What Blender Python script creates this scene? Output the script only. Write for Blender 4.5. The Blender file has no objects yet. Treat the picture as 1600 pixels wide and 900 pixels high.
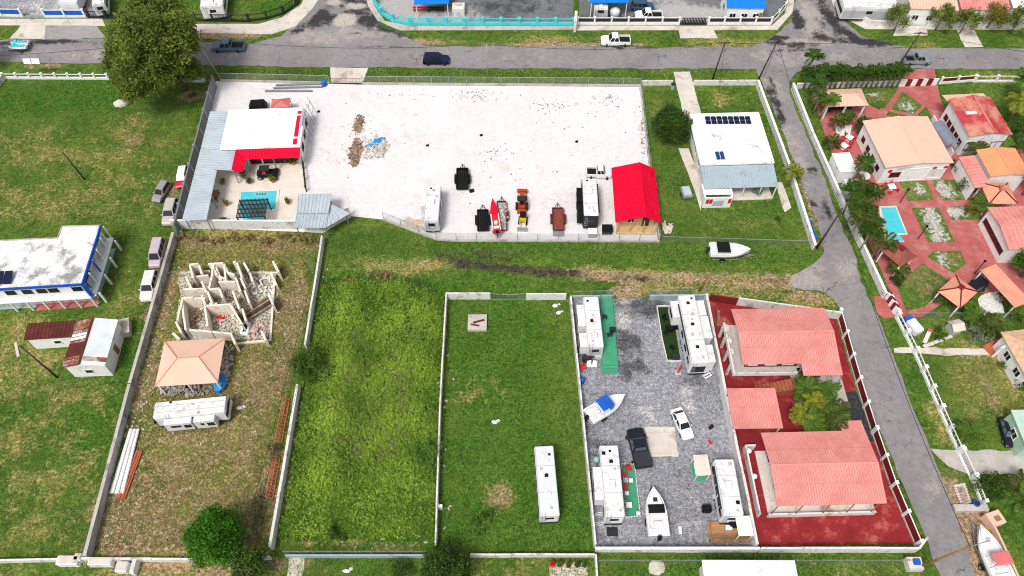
import bpy, math, random
import numpy as np
from mathutils import Vector, Matrix, geometry
R = math.radians
random.seed(7); rng = np.random.default_rng(7)
sc = bpy.context.scene
COL = sc.collection
# ------------------------------------------------------------------ camera, sky, sun, exposure
CAM_H, PITCH, FOC = 90.0, R(55.8), 1200.0       # drone height in metres, pitch below horizon, focal length for a 1600 px wide frame
cd = bpy.data.cameras.new('camera'); cam = bpy.data.objects.new('camera', cd); COL.objects.link(cam)
cam.location = (0, 0, CAM_H); cam.rotation_euler = (R(90) - PITCH, 0, 0)
cd.sensor_width = 36; cd.lens = 36 * FOC / 1600; cd.clip_end = 5000
sc.camera = cam
SUN_EL, SUN_AZ = R(58), R(-150)                   # soft sun behind thin cloud, from behind the camera on the left
w = bpy.data.worlds.new('World'); sc.world = w; w.use_nodes = True
nt = w.node_tree; nt.nodes.clear()
sky = nt.nodes.new('ShaderNodeTexSky'); sky.sky_type = 'NISHITA'; sky.sun_disc = False
sky.sun_elevation = SUN_EL; sky.sun_rotation = SUN_AZ; sky.dust_density = 4; sky.air_density = 1.0; sky.ozone_density = 1.0
hs = nt.nodes.new('ShaderNodeHueSaturation'); hs.inputs['Saturation'].default_value = 0.25
bg = nt.nodes.new('ShaderNodeBackground'); bg.inputs['Strength'].default_value = 0.095
wo = nt.nodes.new('ShaderNodeOutputWorld')
nt.links.new(sky.outputs[0], hs.inputs['Color']); nt.links.new(hs.outputs[0], bg.inputs[0]); nt.links.new(bg.outputs[0], wo.inputs[0])
sl = bpy.data.lights.new('sun', 'SUN'); sl.energy = 1.5; sl.angle = R(14); sl.color = (1, .96, .9)
so = bpy.data.objects.new('sun', sl); COL.objects.link(so)
sd = Vector((math.sin(SUN_AZ) * math.cos(SUN_EL), math.cos(SUN_AZ) * math.cos(SUN_EL), math.sin(SUN_EL)))
so.rotation_euler = sd.to_track_quat('Z', 'Y').to_euler()
sc.view_settings.view_transform = 'Standard'; sc.view_settings.look = 'None'
sc.view_settings.exposure = 0.68; sc.view_settings.gamma = 1
sc.cycles.filter_width = 1.05
# ------------------------------------------------------------------ survey: plan position of a surveyed point at height z
SP, CP = math.sin(PITCH), math.cos(PITCH)
def G(px, py, z=0.0):
    u = (px - 800) / FOC; v = (py - 450) / FOC
    t = (z - CAM_H) / (-SP - v * CP)
    return Vector((u * t, (CP - v * SP) * t, z))
# ------------------------------------------------------------------ materials
MATS = {}
def lin(c): return tuple(x for x in c) + (1,)
class NB:
    def __init__(s, name):
        s.m = bpy.data.materials.new(name); s.m.use_nodes = True; s.t = s.m.node_tree; s.t.nodes.clear()
        s.out = s.n('ShaderNodeOutputMaterial'); s.b = s.n('ShaderNodeBsdfPrincipled'); s.l(s.b.outputs[0], s.out.inputs[0])
    def n(s, typ, **k):
        x = s.t.nodes.new(typ)
        for a, b in k.items(): setattr(x, a, b)
        return x
    def l(s, a, b): s.t.links.new(a, b)
    def coord(s, world=False):
        if world: return s.n('ShaderNodeNewGeometry').outputs['Position']
        tc = s.n('ShaderNodeTexCoord'); oi = s.n('ShaderNodeObjectInfo')
        mu = s.n('ShaderNodeMath', operation='MULTIPLY'); s.l(oi.outputs['Random'], mu.inputs[0]); mu.inputs[1].default_value = 57
        va = s.n('ShaderNodeVectorMath', operation='ADD'); s.l(tc.outputs['Object'], va.inputs[0]); s.l(mu.outputs[0], va.inputs[1])
        return va.outputs[0]
    def noise(s, vec, scale, detail=4, rough=.6):
        x = s.n('ShaderNodeTexNoise'); x.inputs['Scale'].default_value = scale; x.inputs['Detail'].default_value = detail; x.inputs['Roughness'].default_value = rough
        s.l(vec, x.inputs['Vector']); return x.outputs['Fac']
    def math(s, op, a, b=None, c=None, clamp=False):
        x = s.n('ShaderNodeMath', operation=op, use_clamp=clamp)
        for i, v in enumerate((a, b, c)):
            if v is None: continue
            if isinstance(v, (int, float)): x.inputs[i].default_value = v
            else: s.l(v, x.inputs[i])
        return x.outputs[0]
    def step(s, v, lo, hi):
        x = s.n('ShaderNodeMapRange', interpolation_type='SMOOTHSTEP'); s.l(v, x.inputs[0]); x.inputs[1].default_value = lo; x.inputs[2].default_value = hi
        return x.outputs[0]
    def mix(s, f, a, b, mode='MIX'):
        x = s.n('ShaderNodeMix', data_type='RGBA', blend_type=mode)
        if isinstance(f, (int, float)): x.inputs[0].default_value = f
        else: s.l(f, x.inputs[0])
        for i, v in ((6, a), (7, b)):
            if isinstance(v, tuple): x.inputs[i].default_value = lin(v)
            else: s.l(v, x.inputs[i])
        return x.outputs[2]
    def attr(s, name):
        x = s.n('ShaderNodeAttribute'); x.attribute_name = name; return x.outputs['Fac']
    def bump(s, h, strength, dist=.05):
        x = s.n('ShaderNodeBump'); x.inputs['Strength'].default_value = strength; x.inputs['Distance'].default_value = dist
        s.l(h, x.inputs['Height']); s.l(x.outputs[0], s.b.inputs['Normal'])
def sc3(c, k): return tuple(max(0, min(1, x * k)) for x in c)
def mat(name, col=None, var=.18, scale=1.2, rough=.65, metal=0, bump=0, bscale=18, dirt=None, damt=.0, dscale=.5, world=False, coat=0, spec=.12, joint=0):
    if name in MATS: return MATS[name]
    k = NB(name); v = k.coord(world)
    n1 = k.noise(v, scale, 5); n2 = k.noise(v, bscale, 3)
    c = k.mix(k.step(n1, .25, .75), sc3(col, 1 - var), sc3(col, 1 + var))
    c = k.mix(k.math('MULTIPLY', k.step(n2, .35, .75), var * .9), c, sc3(col, .55))
    if dirt:
        d = k.noise(v, dscale, 6, .7)
        c = k.mix(k.step(d, .62 - damt * .45, .72 - damt * .2), c, dirt)
    if joint:
        br = k.n('ShaderNodeTexBrick'); br.offset = .0; br.inputs['Scale'].default_value = 1; br.inputs['Brick Width'].default_value = joint; br.inputs['Row Height'].default_value = joint; br.inputs['Mortar Size'].default_value = .03; br.inputs['Mortar Smooth'].default_value = .5; k.l(v, br.inputs['Vector'])
        c = k.mix(k.math('MULTIPLY', br.outputs['Fac'], .45), c, sc3(col, .45))
    k.l(c, k.b.inputs['Base Color'])
    r = k.math('ADD', k.math('MULTIPLY', n1, .2), rough - .1, clamp=True); k.l(r, k.b.inputs['Roughness'])
    k.b.inputs['Metallic'].default_value = metal; k.b.inputs['Specular IOR Level'].default_value = spec; k.b.inputs['Coat Weight'].default_value = coat
    if bump: k.bump(n2, bump)
    MATS[name] = k.m; return k.m
def ground_mat(name, base, layers, rough=.9, fine=(9, 30), fvar=.35, bump=.5, big=None, spec=.2):
    """base = (colour a, colour b) mixed by noise; layers = [(attribute, colour a, colour b, noise scale, raggedness)]"""
    k = NB(name); v = k.coord(True)
    nb = k.noise(v, .12, 5, .65); nm = k.noise(v, 1.1, 5, .65); nf = k.noise(v, fine[0], 4, .7); ng = k.noise(v, fine[1], 2)
    c = k.mix(k.step(k.math('ADD', k.math('MULTIPLY', nb, .6), k.math('MULTIPLY', nm, .4)), .38, .62), base[0], base[1])
    if big: c = k.mix(k.math('MULTIPLY', k.step(k.noise(v, .3, 6, .7), big[1], big[1] + .15), big[2]), c, big[0])
    for (a, ca, cb, scl, rag) in layers:
        nz = k.noise(v, scl, 6, .72)
        f = k.step(k.math('ADD', k.attr(a), k.math('MULTIPLY', k.math('SUBTRACT', nz, .5), rag * 2.4)), .25, .75)
        c = k.mix(f, c, k.mix(k.step(nf, .3, .7), ca, cb))
    m = k.math('ADD', k.math('MULTIPLY', k.step(nf, .25, .75), fvar), 1 - fvar * .55)
    m2 = k.math('ADD', k.math('MULTIPLY', k.step(ng, .3, .7), fvar * .7), 1 - fvar * .35)
    m3 = k.math('ADD', k.math('MULTIPLY', k.step(k.noise(v, fine[0] * .42, 5, .75), .3, .7), fvar * .9), 1 - fvar * .45)
    mm = k.math('MULTIPLY', k.math('MULTIPLY', m, m2), m3)
    cb_ = k.n('ShaderNodeCombineColor'); [k.l(mm, cb_.inputs[i]) for i in range(3)]
    c = k.mix(1.0, c, cb_.outputs[0], 'MULTIPLY')
    k.l(c, k.b.inputs['Base Color']); k.b.inputs['Roughness'].default_value = rough; k.b.inputs['Specular IOR Level'].default_value = spec
    if name == 'asphalt':
        wv = k.n('ShaderNodeVectorMath', operation='ADD'); nx = k.n('ShaderNodeTexNoise'); nx.inputs['Scale'].default_value = .7; k.l(v, nx.inputs['Vector'])
        sv = k.n('ShaderNodeVectorMath', operation='SCALE'); k.l(nx.outputs['Color'], sv.inputs[0]); sv.inputs['Scale'].default_value = 2.2; k.l(v, wv.inputs[0]); k.l(sv.outputs[0], wv.inputs[1])
        vo = k.n('ShaderNodeTexVoronoi', feature='DISTANCE_TO_EDGE'); vo.inputs['Scale'].default_value = .22; k.l(wv.outputs[0], vo.inputs['Vector'])
        cr = k.math('MULTIPLY', k.math('SUBTRACT', 1, k.step(vo.outputs['Distance'], .004, .016)), k.step(k.noise(v, .16, 3), .50, .62))
        c = k.mix(k.math('MULTIPLY', cr, .75), c, (.06, .055, .055)); k.l(c, k.b.inputs['Base Color'])
    if bump: k.bump(k.math('ADD', nf, k.math('MULTIPLY', ng, .6)), bump, .08)
    MATS[name] = k.m; return k.m
def leaf_mat(name, dark, light, trans=.25):
    if name in MATS: return MATS[name]
    k = NB(name)
    c = k.mix(k.attr('rnd'), dark, light)
    k.l(c, k.b.inputs['Base Color']); k.b.inputs['Roughness'].default_value = .55; k.b.inputs['Specular IOR Level'].default_value = .25
    tr = k.n('ShaderNodeBsdfTranslucent'); k.l(c, tr.inputs[0]); mx = k.n('ShaderNodeMixShader'); mx.inputs[0].default_value = trans
    k.l(k.b.outputs[0], mx.inputs[1]); k.l(tr.outputs[0], mx.inputs[2]); k.l(mx.outputs[0], k.out.inputs[0])
    MATS[name] = k.m; return k.m
def mesh_wire_mat(name, col, alpha):
    k = NB(name); k.b.inputs['Base Color'].default_value = lin(col); k.b.inputs['Metallic'].default_value = .5; k.b.inputs['Roughness'].default_value = .5
    tp = k.n('ShaderNodeBsdfTransparent'); mx = k.n('ShaderNodeMixShader'); mx.inputs[0].default_value = alpha
    k.l(tp.outputs[0], mx.inputs[1]); k.l(k.b.outputs[0], mx.inputs[2]); k.l(mx.outputs[0], k.out.inputs[0])
    MATS[name] = k.m; return k.m
# palette
white = mat('white_paint', (.78, .78, .77), .06, rough=.55, dirt=(.5, .47, .42), damt=.1)
render_wall = mat('white_render', (.70, .69, .67), .14, .8, .85, bump=.15, dirt=(.36, .34, .30), damt=.30, dscale=.8)
block = mat('grey_block', (.42, .41, .40), .2, .7, .9, bump=.3, dirt=(.2, .19, .18), damt=.3)
concrete = mat('concrete', (.47, .43, .40), .16, .5, .9, bump=.2, dirt=(.26, .22, .2), damt=.25, dscale=.3, world=True, joint=2.8)
conc_lt = mat('pale_concrete', (.62, .56, .50), .12, .5, .9, bump=.2, dirt=(.36, .3, .26), damt=.25, dscale=.25, world=True, joint=2.8)
ruin = mat('bare_plaster', (.74, .68, .58), .12, .8, .9, bump=.3, dirt=(.45, .38, .31), damt=.22, dscale=.8)
cream = mat('cream_paving', (.68, .61, .54), .07, .6, .8, dirt=(.5, .44, .38), damt=.12)
fiber = mat('white_fibreglass', (.66, .66, .67), .05, .8, .35, coat=.15, dirt=(.5, .48, .45), damt=.08)
rvroof = mat('rv_roof_membrane', (.68, .68, .68), .07, 1.5, .6, dirt=(.46, .44, .41), damt=.24, dscale=1.0)
rvgrey = mat('rv_grey_and_end_shade', (.42, .43, .45), .08, .8, .4)
flatroof = mat('white_roof_coating', (.80, .80, .79), .05, .5, .7, dirt=(.45, .44, .43), damt=.12, dscale=.3)
oldroof = mat('weathered_roof_coating', (.72, .72, .72), .2, .9, .9, bump=.2, dirt=(.26, .255, .25), damt=.36, dscale=.4)
galv = mat('galvanised_sheet', (.44, .50, .55), .12, .4, .5, metal=.1, dirt=(.36, .39, .42), damt=.2)
bluegalv = mat('blue_grey_sheet', (.36, .44, .50), .12, .5, .5, metal=.1, dirt=(.28, .32, .35), damt=.25)
red = mat('red_sheet_metal', (.68, .006, .038), .1, .5, .6, spec=.04)
pink = mat('coral_sheet_metal', (.68, .275, .25), .08, .5, .6, dirt=(.57, .21, .185), damt=.36, dscale=.3)
pinkrib = mat('coral_rib', (.54, .21, .19), .07, .35, .6)
redrib = mat('red_rib', (.52, .004, .025), .1, spec=.03)
peach = mat('peach_roof', (.74, .47, .36), .05, .4, .7, dirt=(.68, .42, .31), damt=.15, dscale=.2)
peachdk = mat('peach_ridge', (.62, .36, .26), .07, .4, .7)
coralt = mat('coral_tile', (.68, .29, .20), .14, .8, .7, bump=.2)
orange = mat('orange_roof', (.70, .30, .15), .1, .4, .7)
oldred = mat('faded_red_roof', (.46, .045, .055), .18, .5, .6, dirt=(.56, .26, .19), damt=.5, dscale=.3)
rust = mat('rusted_sheet', (.115, .03, .024), .35, .7, .8, bump=.2, dirt=(.09, .025, .02), damt=.35)
rust2 = mat('rust_streaked_sheet', (.27, .085, .05), .4, .8, .8, bump=.2, dirt=(.48, .42, .38), damt=.35, dscale=.7)
brownroof = mat('brown_shingle', (.27, .085, .065), .2, 1, .85, bump=.3)
redfloor = mat('red_paint_floor', (.27, .026, .03), .25, .35, .7, world=True, dirt=(.42, .12, .10), damt=.24, dscale=.35, spec=.08, joint=3.2)
redpave = mat('red_paving', (.42, .115, .11), .18, .5, .75, world=True, dirt=(.46, .2, .18), damt=.30, dscale=.4, joint=2.6)
maroon = mat('maroon_paint', (.17, .02, .022), .15, .8, .6)
blue = mat('blue_paint', (.015, .10, .48), .1, .8, .5)
roofblue = mat('blue_sheet', (.01, .19, .66), .08, .8, .4)
teal = mat('turquoise_paint', (.08, .55, .60), .1, .6, .6)
ltteal = mat('pale_turquoise', (.30, .46, .44), .12, .6, .8)
glass = mat('dark_glass', (.012, .015, .02), .1, 1, .15, spec=.35)
blueglass = mat('tinted_blue_glass', (.05, .22, .36), .1, 1, .12)
solar = mat('solar_cell', (.008, .013, .045), .2, 3, .3, spec=.15)
black = mat('black_paint', (.010, .010, .012), .2, 1, .5, spec=.12)
rubber = mat('tyre_rubber', (.02, .02, .02), .2, 1, .85)
steel = mat('grey_steel', (.38, .39, .41), .12, 1, .45, metal=.6)
darksteel = mat('dark_steel', (.03, .032, .038), .2, 1, .55)
wood = mat('brown_timber', (.27, .15, .08), .3, 2, .8, bump=.2)
paleply = mat('pale_timber', (.58, .40, .20), .2, 1.5, .8, bump=.1)
polewood = mat('creosoted_pole', (.07, .05, .04), .3, 2, .9)
green_deck = mat('green_deck_carpet', (.06, .30, .17), .12, 1, .9)
turfdk = mat('dark_turf_carpet', (.02, .045, .008), .25, 3, .95)
bark = mat('bark', (.20, .16, .12), .3, 2, .95, bump=.5)
palmbark = mat('palm_bark', (.30, .25, .20), .25, 3, .95, bump=.4)
debris_m = mat('timber_debris', (.30, .215, .155), .6, 1.5, .9)
rubble_m = mat('rubble', (.52, .48, .44), .4, 1.5, .95)
stone_m = mat('stone', (.55, .50, .43), .25, 1, .95, bump=.4)
chain = mesh_wire_mat('chain_link', (.45, .46, .46), .16)
shade_m = mat('blue_tarp', (.02, .25, .62), .1, 1, .6)
cav = mat('interior_shade', (.035, .033, .032), .3, 1, .9)
redstuff = mat('red_plastic', (.55, .03, .03), .15, 1, .5)
terracotta = mat('terracotta_steel', (.46, .13, .07), .2, 1, .8)
gravelw = mat('white_pebbles', (.72, .70, .66), .25, 3, .9, bump=.4, world=True)
def paint(name, col, metal=.15): return mat('paint_' + name, col, .05, .6, .4, metal=metal, coat=.08 if max(col) < .1 else .2, spec=.12 if max(col) < .1 else .3)
def water_mat():
    k = NB('pool_water'); v = k.coord(True)
    c = k.mix(k.noise(v, 1.2, 3), (.04, .46, .56), (.10, .60, .66)); k.l(c, k.b.inputs['Base Color'])
    k.b.inputs['Roughness'].default_value = .06; k.bump(k.noise(v, 4, 2), .08, .03); return k.m
water = water_mat()
# ------------------------------------------------------------------ mesh helpers
class MB:
    def __init__(s): s.v = []; s.f = []
    def add(s, vs, fs):
        o = len(s.v); s.v += [tuple(p) for p in vs]; s.f += [tuple(i + o for i in f) for f in fs]; return s
    def box(s, x, y, z, sx, sy, sz, rz=0, rx=0, ry=0):
        """centre, full sizes"""
        M = Matrix.Rotation(rz, 3, 'Z') @ Matrix.Rotation(ry, 3, 'Y') @ Matrix.Rotation(rx, 3, 'X')
        vs = [M @ Vector((a * sx / 2, b * sy / 2, c * sz / 2)) + Vector((x, y, z)) for c in (-1, 1) for (a, b) in ((-1, -1), (1, -1), (1, 1), (-1, 1))]
        return s.add(vs, [(3, 2, 1, 0), (4, 5, 6, 7), (0, 1, 5, 4), (1, 2, 6, 5), (2, 3, 7, 6), (3, 0, 4, 7)])
    def b2(s, x0, x1, y0, y1, z0, z1): return s.box((x0 + x1) / 2, (y0 + y1) / 2, (z0 + z1) / 2, abs(x1 - x0), abs(y1 - y0), abs(z1 - z0))
    def frustum(s, bot, top):
        """bot, top = lists of points, same count"""
        n = len(bot)
        return s.add(list(bot) + list(top), [tuple(reversed(range(n))), tuple(range(n, 2 * n))] + [(i, (i + 1) % n, n + (i + 1) % n, n + i) for i in range(n)])
    def prism(s, pts, z0, z1):
        a = sum(pts[i][0] * pts[(i + 1) % len(pts)][1] - pts[(i + 1) % len(pts)][0] * pts[i][1] for i in range(len(pts)))
        if a < 0: pts = list(reversed(pts))
        return s.frustum([(p[0], p[1], z0) for p in pts], [(p[0], p[1], z1) for p in pts])
    def slab(s, q, t):
        """quad or polygon in 3D thickened downwards"""
        q = [Vector(p) for p in q]; n = (q[1] - q[0]).cross(q[2] - q[0]).normalized()
        if n.z < 0: q.reverse(); n = -n
        return s.frustum([p - Vector((0, 0, t)) for p in q], q)
    def tube(s, pts, r, n=6, r2=None):
        pts = [Vector(p) for p in pts]; k = len(pts); vs = []; fs = []
        for i, p in enumerate(pts):
            d = (pts[min(i + 1, k - 1)] - pts[max(i - 1, 0)]).normalized()
            u = d.cross(Vector((0, 0, 1)) if abs(d.z) < .9 else Vector((1, 0, 0))).normalized(); w_ = d.cross(u)
            rr = r if r2 is None else r + (r2 - r) * i / (k - 1)
            vs += [p + (u * math.cos(2 * math.pi * j / n) + w_ * math.sin(2 * math.pi * j / n)) * rr for j in range(n)]
        for i in range(k - 1):
            for j in range(n): fs.append((i * n + j, i * n + (j + 1) % n, (i + 1) * n + (j + 1) % n, (i + 1) * n + j))
        fs += [tuple(reversed(range(n))), tuple(range((k - 1) * n, k * n))]
        return s.add(vs, fs)
    def loft(s, rings):
        n = len(rings[0]); vs = [p for r in rings for p in r]; fs = []
        for i in range(len(rings) - 1):
            for j in range(n): fs.append((i * n + j, i * n + (j + 1) % n, (i + 1) * n + (j + 1) % n, (i + 1) * n + j))
        fs += [tuple(reversed(range(n))), tuple(range((len(rings) - 1) * n, len(rings) * n))]
        return s.add(vs, fs)
    def ball(s, c, rx, ry, rz, n=8, m=5, jit=0):
        vs = []; c = Vector(c)
        for i in range(1, m):
            t = math.pi * i / m
            for j in range(n):
                q = 1 + random.uniform(-jit, jit); a = 2 * math.pi * j / n
                vs.append(c + Vector((rx * math.sin(t) * math.cos(a) * q, ry * math.sin(t) * math.sin(a) * q, rz * math.cos(t) * q)))
        vs += [c + Vector((0, 0, rz)), c - Vector((0, 0, rz))]; N = (m - 1) * n; fs = []
        for i in range(m - 2):
            for j in range(n): fs.append((i * n + j, (i + 1) * n + j, (i + 1) * n + (j + 1) % n, i * n + (j + 1) % n))
        for j in range(n): fs += [(N, j, (j + 1) % n), (N + 1, (m - 2) * n + (j + 1) % n, (m - 2) * n + j)]
        return s.add(vs, fs)
    def build(s, name, m, parent=None, bevel=0, smooth=False, kind=None, loc=None, rz=0):
        me = bpy.data.meshes.new(name); me.from_pydata(s.v, [], s.f); me.materials.append(m)
        if bevel:
            import bmesh
            b = bmesh.new(); b.from_mesh(me); bmesh.ops.recalc_face_normals(b, faces=b.faces)
            bmesh.ops.bevel(b, geom=[e for e in b.edges if e.is_manifold and e.calc_face_angle(0) > .5], offset=bevel, segments=2, affect='EDGES'); b.to_mesh(me); b.free()
        if smooth: me.polygons.foreach_set('use_smooth', [True] * len(me.polygons))
        o = bpy.data.objects.new(name, me); COL.objects.link(o)
        if parent: o.parent = parent
        if loc is not None: o.location = loc
        if rz: o.rotation_euler.z = rz
        if kind: o['kind'] = kind
        return o
def tag(o, label, cat, group=None):
    o['label'] = label; o['category'] = cat
    if group: o['group'] = group
    return o
def thing(name, label, cat, loc=(0, 0, 0), rz=0, group=None):
    o = bpy.data.objects.new(name, None); COL.objects.link(o); o.location = loc; o.rotation_euler.z = rz; o.empty_display_size = .3
    return tag(o, label, cat, group)
def inst(me_obj, parent, loc, rot=(0, 0, 0), scale=(1, 1, 1), name=None):
    c = me_obj.copy(); COL.objects.link(c); c.parent = parent; c.location = loc; c.rotation_euler = rot; c.scale = scale
    if name: c.name = name
    return c
def copy_tree(o, parent=None):
    c = o.copy(); COL.objects.link(c); c.parent = parent
    for ch in o.children: copy_tree(ch, c)
    return c
def rect(c0, c1, c2, c3, z):
    """surveyed corners (near-left, near-right, far-right, far-left) at height z -> centre, heading, length, width"""
    p = [G(*c, z) for c in (c0, c1, c2, c3)]
    ax = (p[1] - p[0] + p[2] - p[3]) / 2; ay = (p[3] - p[0] + p[2] - p[1]) / 2
    a1 = math.atan2(ax.y, ax.x); a2 = math.atan2(ay.y, ay.x) - math.pi / 2
    d = (a2 - a1 + math.pi) % (2 * math.pi) - math.pi
    rz = a1 + d * (ay.length / (ax.length + ay.length))
    c = sum(p, Vector()) / 4; c.z = 0
    return c, rz, ax.length, ay.length
def ends(front, rear, z=.7):
    a, b = G(*front, z), G(*rear, z); d = a - b; c = (a + b) / 2; c.z = 0
    return c, math.atan2(d.y, d.x), d.length
def pix_mesh(name, verts, faces, m, rnd=None, kind=None, parent=None):
    me = bpy.data.meshes.new(name); nv, nf = len(verts), len(faces); k = faces.shape[1]
    me.vertices.add(nv); me.vertices.foreach_set('co', verts.astype(np.float32).ravel())
    me.loops.add(nf * k); me.loops.foreach_set('vertex_index', faces.astype(np.int32).ravel())
    me.polygons.add(nf); me.polygons.foreach_set('loop_start', np.arange(0, nf * k, k, dtype=np.int32)); me.polygons.foreach_set('loop_total', np.full(nf, k, dtype=np.int32))
    me.update(calc_edges=True); me.materials.append(m)
    if rnd is not None: me.attributes.new('rnd', 'FLOAT', 'POINT').data.foreach_set('value', rnd.astype(np.float32))
    o = bpy.data.objects.new(name, me); COL.objects.link(o)
    if kind: o['kind'] = kind
    if parent: o.parent = parent
    return o
# ------------------------------------------------------------------ ground sheets with soil masks
def blob_field(xy, blobs):
    """blobs: (px, py, rx_m, ry_m, strength) or ([(px,py)...], width_m, strength)"""
    f = np.zeros(len(xy))
    for b in blobs:
        if isinstance(b[0], (list, tuple)):
            pts = [G(*p) for p in b[0]]; wd, st = b[1], b[2]; best = np.full(len(xy), 1e9)
            for p, q in zip(pts[:-1], pts[1:]):
                a = np.array(p[:2]); d = np.array(q[:2]) - a; t = np.clip(((xy - a) @ d) / (d @ d + 1e-9), 0, 1)
                best = np.minimum(best, np.hypot(*(xy - a - t[:, None] * d).T))
            f = np.maximum(f, st * np.clip(1.25 - best / wd, 0, 1))
        else:
            c = G(b[0], b[1]); r = np.hypot((xy[:, 0] - c.x) / b[2], (xy[:, 1] - c.y) / b[3])
            f = np.maximum(f, b[4] * np.clip(1.35 - r, 0, 1))
    return f
def jitter_poly(pts, step, amp):
    out = []
    for p, q in zip(pts, pts[1:] + pts[:1]):
        n = max(1, int((q - p).length / step)); d = (q - p).normalized(); nrm = Vector((-d.y, d.x, 0))
        for i in range(n): out.append(p.lerp(q, i / n) + (nrm * random.gauss(0, amp) if amp else Vector()))
    return out
def sheet(name, poly, z, m, res=2.0, step=3, amp=0.0, attrs=None, world=False, parent=None):
    pts = [Vector((p[0], p[1], 0)) for p in poly] if world else [G(*p) for p in poly]
    bd = jitter_poly(pts, step, amp) if amp else pts
    P = [Vector((p.x, p.y)) for p in bd]; edges = [(i, (i + 1) % len(P)) for i in range(len(P))]
    if attrs or res:
        x0, x1 = min(p.x for p in P), max(p.x for p in P); y0, y1 = min(p.y for p in P), max(p.y for p in P)
        arr = np.array([(p.x, p.y) for p in P]); gx, gy = np.meshgrid(np.arange(x0 + res / 2, x1, res), np.arange(y0 + res / 2, y1, res))
        q = np.c_[gx.ravel(), gy.ravel()]; inside = np.zeros(len(q), bool)
        for i in range(len(arr)):
            a, b = arr[i - 1], arr[i]
            c = ((a[1] > q[:, 1]) != (b[1] > q[:, 1])) & (q[:, 0] < (b[0] - a[0]) * (q[:, 1] - a[1]) / (b[1] - a[1] + 1e-12) + a[0]); inside ^= c
        P += [Vector((x, y)) for x, y in q[inside]]
    v, e, f, *_ = geometry.delaunay_2d_cdt(P, edges, [], 1, 1e-4)
    me = bpy.data.meshes.new(name); me.from_pydata([(a.x, a.y, z) for a in v], [], [t if (v[t[1]] - v[t[0]]).cross(v[t[2]] - v[t[0]]) > 0 else tuple(reversed(t)) for t in f]); me.materials.append(m)
    xy = np.array([(a.x, a.y) for a in v])
    for a, bl in (attrs or {}).items():
        me.attributes.new(a, 'FLOAT', 'POINT').data.foreach_set('value', blob_field(xy, bl).astype(np.float32))
    o = bpy.data.objects.new(name, me); COL.objects.link(o)
    if parent: o.parent = parent
    else: o['kind'] = 'structure'
    return o
def inside_px(poly, n, z=0):
    """n random ground points inside a surveyed polygon"""
    arr = np.array([G(*p)[:2] for p in poly]); lo, hi = arr.min(0), arr.max(0); out = []
    tot = 0
    while tot < n:
        q = rng.uniform(lo, hi, (n * 2, 2)); ins = np.zeros(len(q), bool)
        for i in range(len(arr)):
            a, b = arr[i - 1], arr[i]
            ins ^= ((a[1] > q[:, 1]) != (b[1] > q[:, 1])) & (q[:, 0] < (b[0] - a[0]) * (q[:, 1] - a[1]) / (b[1] - a[1] + 1e-12) + a[0])
        out.append(q[ins]); tot += ins.sum()
    return np.concatenate(out)[:n]
def tufts(name, label, pts, h0, h1, m, blades=6, spread=.18, width=.05, parent=None):
    n = len(pts); N = n * blades
    base = np.repeat(pts, blades, 0) + rng.normal(0, spread, (N, 2)); ht = np.repeat(rng.uniform(h0, h1, n), blades) * rng.uniform(.6, 1.1, N)
    a = rng.uniform(0, 2 * np.pi, N); lean = ht * rng.uniform(.5, 1.6, N); wv = np.c_[-np.sin(a), np.cos(a)] * (width * rng.uniform(.6, 1.6, N))[:, None]
    v = np.zeros((N, 3, 3)); v[:, 0, :2] = base - wv; v[:, 1, :2] = base + wv; v[:, 2, :2] = base + np.c_[np.cos(a), np.sin(a)] * lean[:, None]; v[:, 2, 2] = ht
    v[:, :2, 2] = .02
    ph = rng.uniform(0, 6, 6); px_, py_ = pts[:, 0], pts[:, 1]
    fld = .5 + .22 * np.sin(px_ * .9 + ph[0] + 1.3 * np.sin(py_ * .5 + ph[1])) + .22 * np.sin(py_ * .8 + ph[2] + 1.5 * np.sin(px_ * .45 + ph[3])) + .12 * np.sin(px_ * 2.3 + py_ * 1.7 + ph[4])
    r = np.repeat(np.clip(np.repeat(.55 * fld + .45 * rng.beta(1.6, 1.6, n), blades) + rng.normal(0, .12, N), 0, 1), 3)
    o = pix_mesh(name, v.reshape(-1, 3), np.arange(N * 3).reshape(-1, 3), m, r, 'stuff', parent)
    if not parent: tag(o, label, 'grass')
    return o
# ------------------------------------------------------------------ plants
def leaves_mesh(name, centers, sizes, m, parent, up=.4, kind=None):
    n = len(centers); d = rng.normal(0, 1, (n, 3)); d[:, 2] = np.abs(d[:, 2]) * (1 + up); d /= np.linalg.norm(d, axis=1)[:, None]
    t = np.cross(d, rng.normal(0, 1, (n, 3))); t /= np.linalg.norm(t, axis=1)[:, None] + 1e-9; b = np.cross(d, t)
    s = sizes[:, None]; v = np.stack([centers - t * s, centers - b * s * .45, centers + t * s, centers + b * s * .45], 1)
    f_ = min(1.6, 1.1 / max(.25, float(np.ptp(centers[:, 0])) / 6)); ph = rng.uniform(0, 6, 6); x_, y_, z_ = (centers * f_).T
    fld = .5 + .2 * np.sin(2.1 * x_ + ph[0] + 1.2 * np.sin(1.7 * z_ + ph[1])) + .2 * np.sin(2.3 * y_ + ph[2] + 1.3 * np.sin(1.9 * x_ + ph[3])) + .14 * np.sin(4.3 * z_ + 3.1 * x_ + ph[4])
    rnd = np.repeat(np.clip(.5 * fld + .5 * rng.beta(1.6, 2, n), 0, 1), 4)
    return pix_mesh(name, v.reshape(-1, 3), np.arange(n * 4).reshape(-1, 4), m, rnd, kind, parent)
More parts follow.
